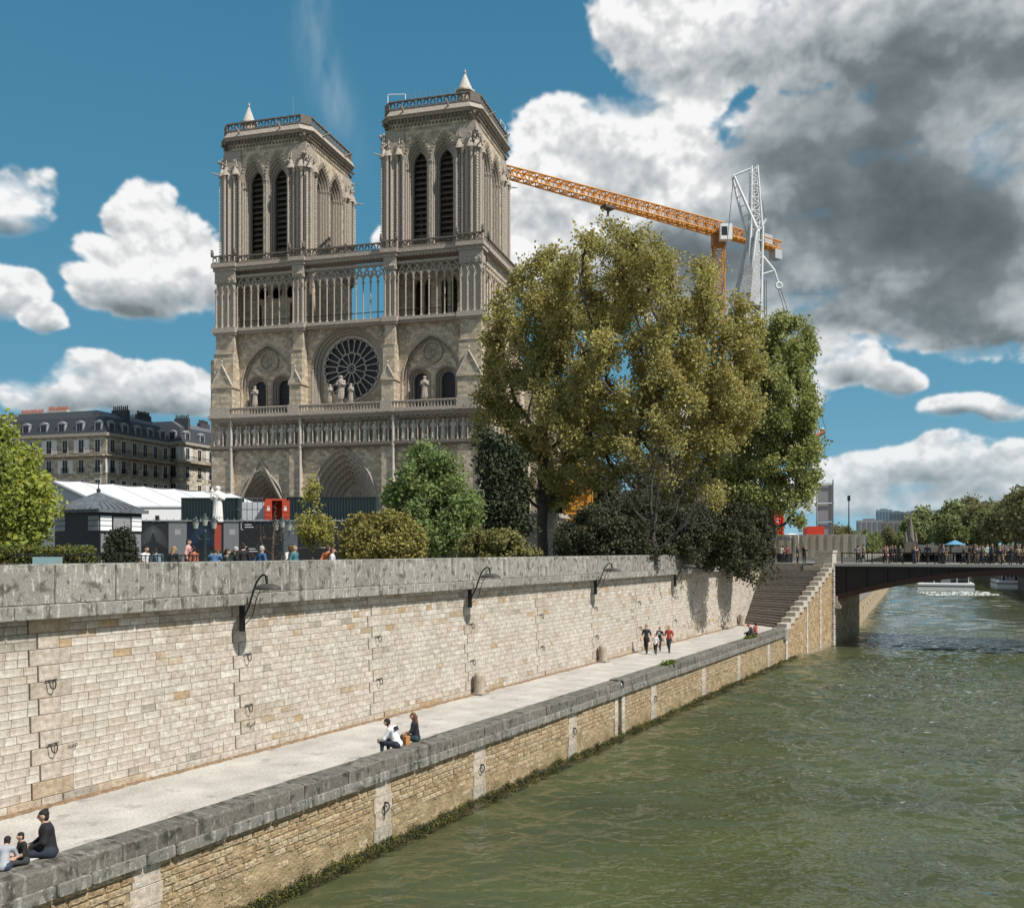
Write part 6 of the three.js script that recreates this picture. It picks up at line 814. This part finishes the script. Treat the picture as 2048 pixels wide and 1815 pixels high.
{ // tour boats
  const wm = mat(.74, .75, .74, .4); const boat = (label, x, z, turn, L, W) => { const o = thing('tour_boat', label, 'boat', x, 0, z, turn, 'tour boats on the river'); mesh('hull', new Geo().add((() => { const s = toShape([[-W / 2, 0], [-W / 2, L * .85], [-W * .3, L], [W * .3, L], [W / 2, L * .85], [W / 2, 0]]); return new THREE.ExtrudeGeometry(s, { depth: 1.9, bevelEnabled: true, bevelSize: .12, bevelThickness: .12, bevelSegments: 1 }); })(), new THREE.Matrix4().makeRotationX(-Math.PI / 2).setPosition(0, -.5, 0)), wm, o); mesh('rubbing_strake', new Geo().bx(-W / 2 - .14, W / 2 + .14, .75, 1.0, -L * .84, .14), mat(.03, .03, .035, .6), o); mesh('cabin', new Geo().bx(-W / 2 + .7, W / 2 - .7, 1.5, 2.7, -L * .82, -1.5), M.glass, o); mesh('roof', new Geo().bx(-W / 2 + .5, W / 2 - .5, 2.7, 2.9, -L * .84, -1.2), wm, o); for (let i = 0; i < 5; i++) mesh('mullion', new Geo().bx(-W / 2 + .9 + i * (W - 1.8) / 4 - .08, -W / 2 + .9 + i * (W - 1.8) / 4 + .08, 1.5, 2.75, -1.5, -1.42), wm, o); for (let i = 0; i < 7; i++) mesh('seat_row', new Geo().bx(-W / 2 + .8, W / 2 - .8, 2.9, 3.4, -3 - i * 2, -2.6 - i * 2), mat(.25, .27, .28, .7), o); mesh('stern_rail', new Geo().bx(-W / 2, W / 2, 2.3, 2.36, -.3, -.24).bx(-.9, .9, 1.4, 2.3, -.4, -.35), mat(.3, .3, .3, .5), o); return o; };
  boat('white tour boat seen from its stern under the bridge arch', 89.5, -199, -.38, 26, 10.5); boat('white tour boat moored along the far landing', 110.6, -214, -.38, 20, 5);
  const g = new Geo(), r = rng(4); for (let i = 0; i < 300; i++) { const k = Math.pow(r(), .8), x = 88 - k * 5 + (r() - .5) * 13, z = -193 + k * 16; g.ball(x, .05, z + (r() - .5) * 3, .08 + r() * .34, .03 + r() * .05, .06 + r() * .16, 5); } tag(mesh('wake_foam', g, mat(.6, .63, .6, .9)), 'white churned foam behind the tour boat', 'foam', null, 'stuff');
}
{ // far bridge, fountain spire, skyline
  const fb = thing('stone_bridge', 'distant low stone bridge closing the river', 'bridge', 165, 0, -425, CA); mesh('deck', new Geo().bx(-60, 60, 6.6, 9.4, -6, 6), mat(.22, .2, .17, .95), fb); for (const x of [-24, 0, 24]) mesh('pier', new Geo().bx(x - 2, x + 2, -2, 6.6, -7, 7), mat(.2, .18, .15, .95), fb); mesh('parapet', new Geo().bx(-60, 60, 9.4, 10.4, 5.6, 6), mat(.26, .24, .2, .95), fb);
  const f = thing('fountain_spire', 'small grey Gothic fountain spire among the far trees', 'fountain', 124, PARVIS, -300, CA); mesh('base', new Geo().bx(-1.8, 1.8, 0, 3.6, -1.8, 1.8), M.sooty, f); for (const [x, z] of [[-1.4, -1.4], [1.4, -1.4], [-1.4, 1.4], [1.4, 1.4]]) mesh('pinnacle', new Geo().cyl(x, 3.6, z, .5, .05, 3.2, 5), M.sooty, f); mesh('spire', new Geo().cyl(0, 3.6, 0, 1.2, .9, 2.4, 8).cyl(0, 6, 0, .9, .05, 6.6, 8), M.sooty, f);
  const tw = (label, x, H, W, D, col) => { const o = thing('far_building', label, 'building', x, PARVIS, -D, CA, 'distant city blocks'); mesh('block', new Geo().bx(-W / 2, W / 2, 0, H, -W * .6, 0), mat(...col, .6), o); const n = Math.max(3, Math.round(W / 5)); for (let i = 0; i < n; i++) mesh('window_band', new Geo().bx(-W / 2 + (i + .2) * W / n, -W / 2 + (i + .75) * W / n, H * .12, H * .95, 0, .3), mat(col[0] * .55, col[1] * .62, col[2] * .7, .3), o); mesh('roof_plant', new Geo().bx(-W * .25, W * .2, H, H + W * .07, -W * .5, -W * .1), mat(.2, .21, .22, .8), o); };
  for (const a of [['far teal glass office block next to the distant dome', 579, 62.7, 23.3, 1500, [.26, .34, .37]], ['far dark slate office slab', 579, 57.6, 19.5, 1450, [.17, .2, .22]], ['far dark twin office slab', 579, 55.0, 21.8, 1400, [.16, .19, .21]], ['far pale grey office block', 642, 61.9, 35.8, 1500, [.22, .26, .28]], ['far tall thin grey tower', 689, 71.2, 6.2, 1500, [.15, .17, .19]], ['far grey block behind the bank trees', 691, 62.3, 32.1, 1550, [.18, .22, .25]], ['far pale housing row under the office blocks', 334, 28.3, 23.3, 900, [.36, .35, .33]], ['far beige housing row behind the spire', 337, 25.5, 20.3, 850, [.24, .22, .19]], ['far roof block above the bank trees', 345, 35.0, 14.5, 700, [.22, .22, .21]]]) tw(...a);
  const d = thing('far_dome', 'distant domed building on the skyline', 'dome', 560, PARVIS, -1480); mesh('drum', new Geo().cyl(0, 0, 0, 11, 11, 48, 12), mat(.2, .22, .23, .8), d); d.scale.setScalar(.62); mesh('dome', new Geo().lathe(0, 48, 0, [[10, 0], [9.4, 5], [6.5, 11], [2, 15], [1.6, 20], [0, 24]], 12), mat(.14, .17, .18, .7), d);
}
{ // trees on the far banks
  const B = (s, c, sd) => ({ seed: sd, n: 170, trunk: 3 * s, r: .3 * s, step: .9 * s, leaves: 1500, size: .75 * s, per: 8, spread: 1.0 * s, scatter: 1.1 * s, cols: c, group: 'trees along the far river banks', blobs: [[0, 8 * s, 0, 4.4 * s, 3.8 * s], [-2.4 * s, 6 * s, 0, 3.4 * s, 3 * s], [2.5 * s, 6.2 * s, 0, 3.4 * s, 3 * s], [0, 11 * s, 0, 2.6 * s, 2.4 * s]] });
  const protoA = growTree('bank_tree', 'fresh green tree at the end of the far bank row', 131, 262, PARVIS, B(1, [[.13, .17, .04], [.28, .31, .10]], 101)), protoB = growTree('bank_tree', 'brownish olive tree standing over the crowd on the bridge', 119, 228, PARVIS, B(1.15, [[.13, .125, .04], [.26, .24, .085]], 103));
  const place = [[protoB, 'olive tree of the far bank row', 127, 240], [protoB, 'olive tree of the far bank row', 137, 246], [protoA, 'small fresh green tree by the far bridge', 150, 330], [protoB, 'olive tree of the far bank row', 148, 262], [protoA, 'small fresh green tree by the far bridge', 158, 352], [protoA, 'small fresh green tree by the far bridge', 164, 340], [protoB, 'olive tree of the far bank row', 112, 206], [protoA, 'leafy tree beyond the guard cabin on the island', 92, 255], [protoA, 'leafy tree beyond the guard cabin on the island', 104, 280], [protoB, 'leafy tree beyond the guard cabin on the island', 76, 228], [protoA, 'leafy tree beyond the guard cabin on the island', 118, 320]];
  for (const [x, z, k, p, l] of [[203, 475, 1.7, protoA, 'tall fresh green tree beyond the far bridge'], [216, 470, 1.9, protoA, 'tall fresh green tree beyond the far bridge'], [229, 480, 1.8, protoB, 'tall olive tree beyond the far bridge'], [162, 335, 1.1, protoB, 'olive tree of the far bank row'], [171, 340, 1.2, protoB, 'olive tree of the far bank row'], [180, 345, 1.3, protoB, 'olive tree of the far bank row'], [187, 352, 1.3, protoA, 'fresh green tree between the olive trees of the far bank row'], [196, 470, 1.4, protoA, 'tall fresh green tree beyond the far bridge'], [128, 392, .62, protoA, 'low green tree in front of the far housing rows'], [133, 386, .7, protoB, 'low green tree in front of the far housing rows'], [139, 394, .66, protoA, 'low green tree in front of the far housing rows'], [145, 398, .7, protoA, 'low green tree in front of the far housing rows'], [151, 402, .64, protoA, 'low green tree in front of the far housing rows'], [157, 404, .7, protoB, 'low green tree in front of the far housing rows'], [163, 407, .66, protoA, 'low green tree in front of the far housing rows']]) copyOf(p, l, x, PARVIS, -z, x).scale.setScalar(k);
  place.forEach(([p, l, x, z], i) => { const c = copyOf(p, l, x, PARVIS - (i > 6 ? 2.5 : 0), -z, i * 1.3); const s = i > 6 ? .62 : 1; c.scale.setScalar(s); });
}
// ---------- people: one continuous skin over a posed skeleton ----------
function skin(bones, cell, k = 38) { // bones: [ax,ay,az,ra, bx,by,bz,rb, region]; smooth union on a grid, meshed by surface nets
  let lo = [1e9, 1e9, 1e9], hi = [-1e9, -1e9, -1e9]; for (const b of bones) for (let a = 0; a < 3; a++) { lo[a] = Math.min(lo[a], b[a] - b[3], b[4 + a] - b[7]); hi[a] = Math.max(hi[a], b[a] + b[3], b[4 + a] + b[7]); }
  const pad = .06; lo = lo.map((v) => v - pad); const n = hi.map((v, a) => Math.ceil((v + pad - lo[a]) / cell) + 1), N = n[0] * n[1] * n[2], f = new Float32Array(N), reg = new Uint8Array(N), best = new Float32Array(N);
  for (const b of bones) {
    const A = [0, 1, 2].map((a) => Math.max(0, Math.floor((Math.min(b[a] - b[3], b[4 + a] - b[7]) - pad - lo[a]) / cell))), B = [0, 1, 2].map((a) => Math.min(n[a] - 1, Math.ceil((Math.max(b[a] + b[3], b[4 + a] + b[7]) + pad - lo[a]) / cell)));
    const dx = b[4] - b[0], dy = b[5] - b[1], dz = b[6] - b[2], L2 = dx * dx + dy * dy + dz * dz || 1e-9;
    for (let z = A[2]; z <= B[2]; z++) for (let y = A[1]; y <= B[1]; y++) for (let x = A[0]; x <= B[0]; x++) { const px = lo[0] + x * cell - b[0], py = lo[1] + y * cell - b[1], pz = lo[2] + z * cell - b[2], t = clamp((px * dx + py * dy + pz * dz) / L2), d = Math.hypot(px - t * dx, py - t * dy, pz - t * dz) - lerp(b[3], b[7], t), w = Math.exp(-k * d), i = (z * n[1] + y) * n[0] + x; f[i] += w; if (w > best[i]) { best[i] = w; reg[i] = b[8]; } }
  }
  const vid = new Int32Array(N).fill(-1), pos = [], rg = [], idx = [], st = [1, n[0], n[0] * n[1]];
  for (let z = 0; z < n[2] - 1; z++) for (let y = 0; y < n[1] - 1; y++) for (let x = 0; x < n[0] - 1; x++) {
    const i = (z * n[1] + y) * n[0] + x; let c = 0, sx = 0, sy = 0, sz = 0, bw = 0, br = 0; const V = (q) => { const o = (q & 1) * st[0] + ((q >> 1) & 1) * st[1] + (q >> 2) * st[2]; return i + o; };
    let ins = 0; for (let q = 0; q < 8; q++) if (f[V(q)] > 1) ins++; if (!ins || ins === 8) continue;
    for (let q = 0; q < 8; q++) { for (const a of [1, 2, 4]) if (!(q & a)) { const u = Math.log(f[V(q)] + 1e-9), v = Math.log(f[V(q | a)] + 1e-9); if ((u > 0) !== (v > 0)) { const t = u / (u - v); sx += (q & 1) + (a === 1 ? t : 0); sy += ((q >> 1) & 1) + (a === 2 ? t : 0); sz += (q >> 2) + (a === 4 ? t : 0); c++; } } if (best[V(q)] > bw) { bw = best[V(q)]; br = reg[V(q)]; } }
    vid[i] = pos.length / 3; pos.push(lo[0] + (x + sx / c) * cell, lo[1] + (y + sy / c) * cell, lo[2] + (z + sz / c) * cell); rg.push(br);
  }
  for (let z = 1; z < n[2] - 1; z++) for (let y = 1; y < n[1] - 1; y++) for (let x = 1; x < n[0] - 1; x++) { const i = (z * n[1] + y) * n[0] + x, s = f[i] > 1; for (let a = 0; a < 3; a++) { const e = f[i + st[a]] > 1; if (s === e) continue; const u = st[(a + 1) % 3], v = st[(a + 2) % 3], q = [vid[i - u - v], vid[i - v], vid[i], vid[i - u]]; if (q.some((k) => k < 0)) continue; s ? idx.push(q[0], q[1], q[2], q[0], q[2], q[3]) : idx.push(q[0], q[2], q[1], q[0], q[3], q[2]); } }
  const g = new THREE.BufferGeometry(); g.setAttribute('position', new THREE.Float32BufferAttribute(pos, 3)); g.setIndex(idx); g.computeVertexNormals(); g.userData = { rg }; return g;
}
// regions: 0 skin, 1 top, 2 trousers, 3 shoes
const REST = { // fractions of body height; z forward
  stand: { pel: [0, .53, 0], che: [0, .74, 0], nec: [0, .845, -.005], hed: [0, .925, .012], sh: .108, el: [[.145, .645, -.02], [-.145, .645, -.02]], wr: [[.15, .50, .04], [-.15, .50, .04]], hip: .052, kn: [[.056, .285, .012], [-.056, .285, .012]], an: [[.058, .045, -.01], [-.058, .045, -.01]] },
  walk: { pel: [0, .525, 0], che: [0, .74, .012], nec: [0, .845, .012], hed: [0, .925, .028], sh: .108, el: [[.14, .645, -.06], [-.14, .645, .03]], wr: [[.14, .52, .0], [-.14, .53, .12]], hip: .052, kn: [[.055, .29, .09], [-.055, .28, -.01]], an: [[.056, .05, .10], [-.056, .075, -.14]] },
  phone: { pel: [0, .53, 0], che: [0, .74, 0], nec: [0, .845, .0], hed: [0, .92, .025], sh: .108, el: [[.15, .66, .02], [-.15, .66, .02]], wr: [[.05, .74, .13], [-.05, .74, .13]], hip: .052, kn: [[.056, .285, .012], [-.062, .285, .02]], an: [[.058, .045, -.01], [-.07, .045, .02]] },
  sit: { pel: [0, .06, 0], che: [0, .27, .03], nec: [0, .375, .04], hed: [0, .455, .065], sh: .108, el: [[.14, .19, .06], [-.14, .19, .06]], wr: [[.07, .13, .19], [-.05, .12, .20]], hip: .055, kn: [[.075, .065, .24], [-.07, .065, .24]], an: [[.08, -.17, .25], [-.08, -.17, .22]] },
  lean: { pel: [0, .06, -.02], che: [0, .25, .08], nec: [0, .335, .14], hed: [0, .40, .19], sh: .112, el: [[.15, .15, .16], [-.15, .15, .16]], wr: [[.06, .11, .27], [-.04, .10, .27]], hip: .055, kn: [[.09, .07, .23], [-.09, .07, .23]], an: [[.11, -.17, .22], [-.10, -.17, .2]] },
};
const figCache = new Map();
function figure(pose, h, o = {}) {
  const key = [pose, h, o.build || 1, o.skirt || 0, o.bare || 0, o.cell || 0].join(); if (figCache.has(key)) return figCache.get(key);
  const P = REST[pose], q = (v) => v.map((a) => a * h), b = o.build || 1, B = [], add = (u, ru, v, rv, reg) => B.push([...q(u), ru * h, ...q(v), rv * h, reg]), mid = (u, v, t) => u.map((a, i) => lerp(a, v[i], t));
  add(P.pel, .072 * b, mid(P.pel, P.che, .5), .064 * b, 1); add(mid(P.pel, P.che, .5), .064 * b, P.che, .072 * b, 1); add([P.che[0] - .055, P.che[1] + .045, P.che[2]], .05 * b, [P.che[0] + .055, P.che[1] + .045, P.che[2]], .05 * b, 1);
  add([P.pel[0] - .035, P.pel[1] - .02, P.pel[2]], .062 * b, [P.pel[0] + .035, P.pel[1] - .02, P.pel[2]], .062 * b, 2);
  add(mid(P.che, P.nec, .75), .030, mid(P.nec, P.hed, .6), .026, 0);
  const H = P.hed; add([H[0], H[1] + .018, H[2] - .008], .037, [H[0], H[1] + .01, H[2] + .008], .035, 0); add([H[0], H[1] - .02, H[2] + .008], .026, [H[0], H[1] - .038, H[2] + .016], .017, 0); add([H[0], H[1], H[2] + .046], .005, [H[0], H[1] - .014, H[2] + .056], .007, 0); for (const s of [-1, 1]) add([H[0] + s * .044, H[1] + .004, H[2]], .007, [H[0] + s * .045, H[1] - .014, H[2]], .005, 0);
  [1, -1].forEach((s, i) => {
    const S = [P.che[0] + s * P.sh, P.che[1] + .052, P.che[2]], e = P.el[i], w = P.wr[i]; add(S, .036 * b, e, .027 * b, 1); add(e, .026 * b, w, .018, o.bare ? 0 : 1);
    const d = [0, 1, 2].map((a) => w[a] - e[a]), l = Math.hypot(...d), u = d.map((a) => a / l), sd = [s, 0, 0], pa = w.map((a, j) => a + u[j] * .028); add(w, .016, pa, .019, 0);
    for (let f = 0; f < 4; f++) { const o1 = (f - 1.5) * .0095, k0 = pa.map((a, j) => a + u[j] * .014 + (j === 0 ? o1 * .6 : j === 2 ? o1 * .8 : 0)), k1 = k0.map((a, j) => a + u[j] * [.022, .026, .025, .018][f] + (j === 1 ? -.004 : 0)), k2 = k1.map((a, j) => a + u[j] * .012 + (j === 1 ? -.012 : 0)); add(k0, .0068, k1, .006, 0); add(k1, .006, k2, .005, 0); }
    const t0 = w.map((a, j) => a + u[j] * .012), t1 = t0.map((a, j) => a + u[j] * .02 + (j === 0 ? -s * .02 : 0)); add(t0, .008, t1, .006, 0);
    const hp = [P.pel[0] + s * P.hip, P.pel[1] - .015, P.pel[2]], kn = P.kn[i], an = P.an[i]; add(hp, .056 * b, kn, .036, 2); add(kn, .035, an, .023, 2); add([an[0], an[1] - .02, an[2] - .01], .022, [an[0], an[1] - .026, an[2] + .075], .017, 3);
  });
  if (o.skirt) add(P.pel, .09, mid(P.kn[0], P.kn[1], .5), .1, 1);
  const g = skin(B, o.cell || .02 * h / 1.7, 42 / (h / 1.7)), r = { g, head: q(H), h }; figCache.set(key, r); return r;
}
const pm = new THREE.MeshStandardMaterial({ vertexColors: true, roughness: .85 });
const SKIN = [[.50, .30, .21], [.42, .25, .17], [.22, .12, .075]];
function person(label, pos, turn, pose, h, c, o = {}) {
  const F = figure(pose, h, o), g = F.g.clone(), rg = F.g.userData.rg, a = new Float32Array(rg.length * 3), cols = [SKIN[o.skin || 0], c.top, c.legs, c.shoe || [.03, .028, .026]]; g.userData = {};
  for (let i = 0; i < rg.length; i++) { const v = cols[rg[i]]; a[3 * i] = v[0]; a[3 * i + 1] = v[1]; a[3 * i + 2] = v[2]; } g.setAttribute('color', new THREE.BufferAttribute(a, 3));
  const r = thing('person', label, 'person', pos.x, pos.y, pos.z, turn, o.group); mesh('body', g, pm, r);
  const H = F.head, s = h / 1.7, hm = mat(...(c.hair || [.02, .015, .012]), .8), hg = new Geo(); hg.ball(H[0], H[1] + .034 * s, H[2] - .016 * s, .088 * s, .085 * s, .096 * s, 12).ball(H[0], H[1] - .03 * s, H[2] - .048 * s, .084 * s, .09 * s, .062 * s, 9);
  if (o.long) hg.bar(V3(H[0], H[1], H[2] - .06 * s), V3(H[0], H[1] - .3 * s, H[2] - .11 * s), .09 * s, .07 * s, 8).ball(H[0], H[1] - .31 * s, H[2] - .115 * s, .07 * s, .08 * s, .05 * s, 8); if (o.bun) hg.ball(H[0], H[1] + .1 * s, H[2] - .05 * s, .05 * s, .04 * s, .05 * s, 8);
  mesh('hair', hg, hm, r); if (o.extra) o.extra(r, F, s); return r;
}
const K = { black: [.012, .012, .014], navy: [.018, .024, .04], white: [.72, .72, .72], red: [.42, .06, .045], grey: [.2, .2, .21], jean: [.03, .045, .075], pink: [.6, .33, .3], blue: [.05, .12, .24], tan: [.35, .26, .17], teal: [.06, .16, .18], orange: [.45, .13, .04], dark: [.03, .03, .032] };
{
  const face = QA + Math.PI, seat = (t) => quay(t, 2.57, 16.75), cs = .014;
  person('woman in a long black coat and sunglasses seated on the coping', seat(12.25), face + .94, 'sit', 1.72, { top: K.black, legs: K.navy, hair: [.012, .009, .008] }, { build: 1.16, bun: 1, cell: cs, extra: (r, F, s) => { const H = F.head; mesh('sunglasses', new Geo().bx(H[0] - .075, H[0] + .075, H[1] - .002, H[1] + .036, H[2] + .06, H[2] + .082), M.black, r); mesh('coat_hem', new Geo().add(new THREE.SphereGeometry(1, 12, 8), new THREE.Matrix4().makeScale(.2, .11, .19).setPosition(0, .07, .02)), mat(.012, .012, .014, .9), r); } });
  person('child in a striped grey top seated beside the boy in black', seat(11.3), face - .9, 'lean', 1.2, { top: [.34, .36, .38], legs: K.jean, hair: [.012, .01, .009] }, { cell: cs, extra: (r, F, s) => {} });
  person('boy in a black T-shirt with a white print seated beside the woman in black', seat(11.72), face + 1.3, 'sit', 1.15, { top: K.black, legs: K.dark, hair: [.012, .01, .009] }, { cell: cs, bare: 1, extra: (r, F) => mesh('shirt_print', new Geo().add(new THREE.CircleGeometry(.055, 12), new THREE.Matrix4().setPosition(0, .26, .135)), mat(.6, .6, .6, .8), r) });
  person('man in a white shirt with a black back print seated on the coping', seat(23.9), face + .1, 'lean', 1.78, { top: K.white, legs: K.navy, hair: [.012, .01, .009] }, { cell: cs, extra: (r, F) => { const m = mesh('back_print', new Geo().box(0, .56, .03, .22, .13, .012, 0, .45), M.black, r); m.position.set(0, 0, -.02); } });
  person('woman with long brown hair in a dark crop top seated on the coping', seat(24.95), face + .35, 'sit', 1.68, { top: K.black, legs: K.teal.map((v) => v * .25), hair: [.13, .065, .03] }, { cell: cs, long: 1, bare: 1 });
  tag((() => { const b = thing('paper_bag', 'small orange-brown bag between the seated couple', 'bag', ...seat(24.4).toArray(), face); mesh('bag_body', new Geo().bx(-.11, .11, -.02, .24, -.07, .07), mat(.42, .19, .06, .9), b); mesh('bag_handle', new Geo().ring(0, .24, 0, .06, .01, 0, Math.PI, 8, 4), mat(.3, .14, .05, .9), b); return b; })());
  person('person in a dark jacket and red cap seated near the foot of the stairs', seat(66.3), face + .2, 'lean', 1.72, { top: [.06, .065, .075], legs: K.black, hair: [.35, .03, .025] });
  person('person in a coral jacket seated near the foot of the stairs', seat(67.2), face - .2, 'sit', 1.7, { top: [.42, .12, .09], legs: K.black, hair: [.03, .02, .015] }, { long: 1 });
  const w = -.49, foot = (x, z) => V3(x, WALK, -z);
  person('man in a dark T-shirt and trousers walking on the riverside path', foot(8.28, 59.4), w, 'walk', 1.78, { top: [.025, .032, .042], legs: K.black }, { bare: 1 });
  person('small child in a white vest walking hand in hand on the path', foot(8.72, 58.6), w + .1, 'walk', 1.28, { top: K.white, legs: K.black, hair: [.12, .07, .035] }, { bare: 1 });
  person('boy in a black T-shirt with white print walking on the path', foot(9.35, 61), w, 'walk', 1.5, { top: K.black, legs: [.04, .05, .06] }, { bare: 1, extra: (r, F) => mesh('shirt_print', new Geo().bx(-.09, .09, 1.02, 1.2, .13, .14), mat(.55, .55, .55, .8), r) });
  person('woman in a bright red top and dark leggings walking on the path', foot(9.72, 59.7), w - .05, 'walk', 1.7, { top: K.red, legs: [.03, .05, .06], hair: [.22, .14, .07] }, { bare: 1 });
  // at the head of the stairs
  const hd = (x, z) => V3(x, PARVIS, -z);
  person('man in black standing at the top of the stairs beside the pedestal', hd(27.75, 91.6), .2, 'phone', 1.78, { top: K.black, legs: K.black });
  person('woman in black with a white trim standing at the top of the stairs', hd(27.0, 91.2), .8, 'stand', 1.62, { top: K.dark, legs: K.black, hair: [.05, .03, .02] }, { long: 1 });
  [[25.35, 93.4, K.dark, K.black], [25.95, 93.0, [.55, .45, .36], K.dark], [26.35, 93.8, K.navy, K.jean], [26.6, 93.2, [.22, .05, .05], K.dark], [24.8, 94, K.dark, K.dark]].forEach(([x, z, a, b], i) => person(['person in dark clothes behind the stall counter', 'person in a cream jacket queueing at the stall', 'person in navy queueing at the stall', 'person in a dark red jacket queueing at the stall', 'person in dark clothes leaning by the stall'][i], hd(x, z), 2.2 + i * .4, ['stand', 'phone', 'stand', 'walk', 'phone'][i], 1.7, { top: a, legs: b, hair: [[.02, .015, .01], [.1, .06, .03]][i % 2] }, { group: 'people at the stall' }));
  // on the square behind the parapet
  const sq = (x, z, dy = 0) => V3(x, PARVIS + dy, -z);
  [['pale figure in white seated on the planter before the vault print', -13.95, 36.6, 'sit', K.white, K.grey, .55, 0], ['person in blue-grey seated on the planter beside the white figure', -13.3, 36.4, 'lean', [.12, .18, .2], K.jean, .55, 0], ['person with blond hair in a dark top seated on the planter', -12.95, 36.8, 'sit', K.dark, K.jean, .55, 1], ['person in a pink top standing on the planter by the street lamp', -12.55, 37.4, 'stand', K.pink, [.2, .06, .03], .05, 0], ['person seated beside the pink top with a brown jacket', -12.2, 37.2, 'sit', [.3, .1, .05], K.white, .55, 0], ['person in a blue shirt seated low behind the parapet', -10.2, 33, 'lean', K.blue, K.jean, .55, 0], ['person in dark clothes seated beside the blue shirt', -9.9, 33.2, 'sit', K.dark, K.dark, .45, 0], ['grey-haired person in dark clothes walking behind the parapet', -9.7, 34, 'walk', K.dark, K.dark, -.25, 0], ['man in a black polo walking behind the parapet', -9.4, 33.7, 'walk', K.black, K.tan, -.12, 0], ['white-haired man in a blue shirt walking behind the parapet', -9.0, 34.6, 'walk', K.blue, K.navy, -.22, 0], ['woman with long fair hair in a teal cardigan', -8.3, 36.8, 'stand', K.teal, K.jean, -.2, 1], ['person with brown hair in a white top beside the teal cardigan', -8.5, 37, 'walk', [.6, .56, .5], K.jean, -.2, 1], ['man in a rust orange jacket beside the round bush', -7.15, 37.4, 'walk', K.orange, K.tan, -.2, 0], ['woman in white and blue stripes beside the rust orange jacket', -6.95, 37.2, 'walk', [.6, .58, .56], K.blue, -.28, 0], ['small dark figure sitting by the dry shrub', -9.1, 40, 'sit', [.3, .16, .09], K.dark, .6, 1]].forEach(([l, x, z, p, a, b, dy, lg], i) => person(l, sq(x, z, dy), 1.2 + ((i * 37) % 10) * .4, p, 1.66, { top: a, legs: b, hair: [[.02, .015, .01], [.3, .2, .1], [.4, .38, .36], [.08, .045, .02]][[0, 0, 1, 0, 0, 3, 0, 2, 0, 2, 1, 3, 3, 3, 3][i]] }, { long: lg, bare: i % 3 === 0 }));
  // the crowd crossing the bridge
  const r = rng(55), tops = [['black', K.black], ['white', K.white], ['navy', K.navy], ['grey', K.grey], ['dark red', [.2, .03, .03]], ['tan', K.tan], ['pale blue', [.3, .4, .5]], ['brown', [.12, .07, .04]], ['olive', [.1, .1, .05]], ['charcoal', K.dark]], seen = {};
  for (let i = 0; i < 62; i++) { const [n, c] = tops[(r() * tops.length) | 0], z = .8 + Math.pow(r(), .8) * 24, tx = 91.4 + r() * 8, p = quay(tx, PARVIS, 15.4 - z), pose = ['walk', 'stand', 'walk', 'phone'][(r() * 4) | 0]; person('person in a ' + n + ' top crossing the iron bridge', p, r() * 6.28, pose, [1.6, 1.7, 1.8][(r() * 3) | 0], { top: c, legs: [K.jean, K.black, K.dark, K.tan][(r() * 4) | 0], hair: [[.02, .015, .01], [.1, .06, .03], [.25, .17, .09]][(r() * 3) | 0] }, { long: r() < .35, bare: r() < .4 ? 1 : 0, group: 'crowd in ' + n + ' tops on the iron bridge', cell: .035 }); }
}
{ // wall lamps on the quay: curved arm with a flat oval hood
  const mk = (label, t) => { const o = thing('quay_lamp', label, 'wall lamp'); o.position.copy(quay(t + .05, 0, WALLD)); o.rotation.y = QA; mesh('wall_bracket', new Geo().bx(-.05, .05, 5.95, 6.75, .0, .16), M.iron, o); mesh('arm', new Geo().tube([V3(0, 6.35, .12), V3(0, 6.7, .34), V3(0, 7.15, .52), V3(0, 7.55, .72), V3(0, 7.72, .95), V3(0, 7.66, 1.08)], .032, 6, 24), M.iron, o); mesh('cable', new Geo().tube([V3(0, 6.1, .12), V3(0, 6.45, .5), V3(0, 6.95, .66), V3(0, 7.3, .85)], .016, 5, 16), M.iron, o); mesh('rungs', new Geo().bar(V3(0, 6.9, .42), V3(0, 6.75, .6), .012, .012, 4).bar(V3(0, 7.1, .5), V3(0, 7.0, .68), .012, .012, 4), M.iron, o); const hd = mesh('hood', new Geo().add(new THREE.SphereGeometry(1, 18, 8, 0, TAU, 0, Math.PI * .5), new THREE.Matrix4().makeScale(.30, .15, .46).setPosition(0, 7.3, 1.12)).add(new THREE.CylinderGeometry(1, 1, .05, 18), new THREE.Matrix4().makeScale(.31, 1, .47).setPosition(0, 7.29, 1.12)), mat(.06, .052, .045, .6), o); mesh('neck', new Geo().bar(V3(0, 7.68, 1.06), V3(0, 7.42, 1.1), .05, .04, 6), M.iron, hd); };
  mk('curved iron wall lamp nearest the carved door surround on the quay wall', JOINT0 + PITCH); mk('second curved iron wall lamp counted from the carved door surround', JOINT0 + 3 * PITCH); mk('third curved iron wall lamp counted from the carved door surround', JOINT0 + 5 * PITCH); mk('curved iron wall lamp nearest the evergreen bush', JOINT0 + 7 * PITCH);
  const bin = (label, t) => { const o = thing('stone_bollard', label, 'bollard'); o.position.copy(quay(t, WALK, WALLD - .32)); o.rotation.y = QA; mesh('shaft', new Geo().lathe(0, 0, 0, [[.0, 0], [.3, 0], [.3, .12], [.24, .16], [.23, .85], [.19, .98], [0, 1.0]], 9), stoneMats[4], o); mesh('foot', new Geo().bx(-.32, .32, 0, .08, -.28, .32), stoneMats[9], o); };
  bin('weathered stone fender post under the second wall lamp', 36.75); bin('weathered stone fender post under the third wall lamp', 50.7); bin('stone fender post by the foot of the stairs', 80.6);
}
scene.traverse((o) => { if (o.isMesh) { o.castShadow = true; o.receiveShadow = true; } });
renderer.render(scene, camera);
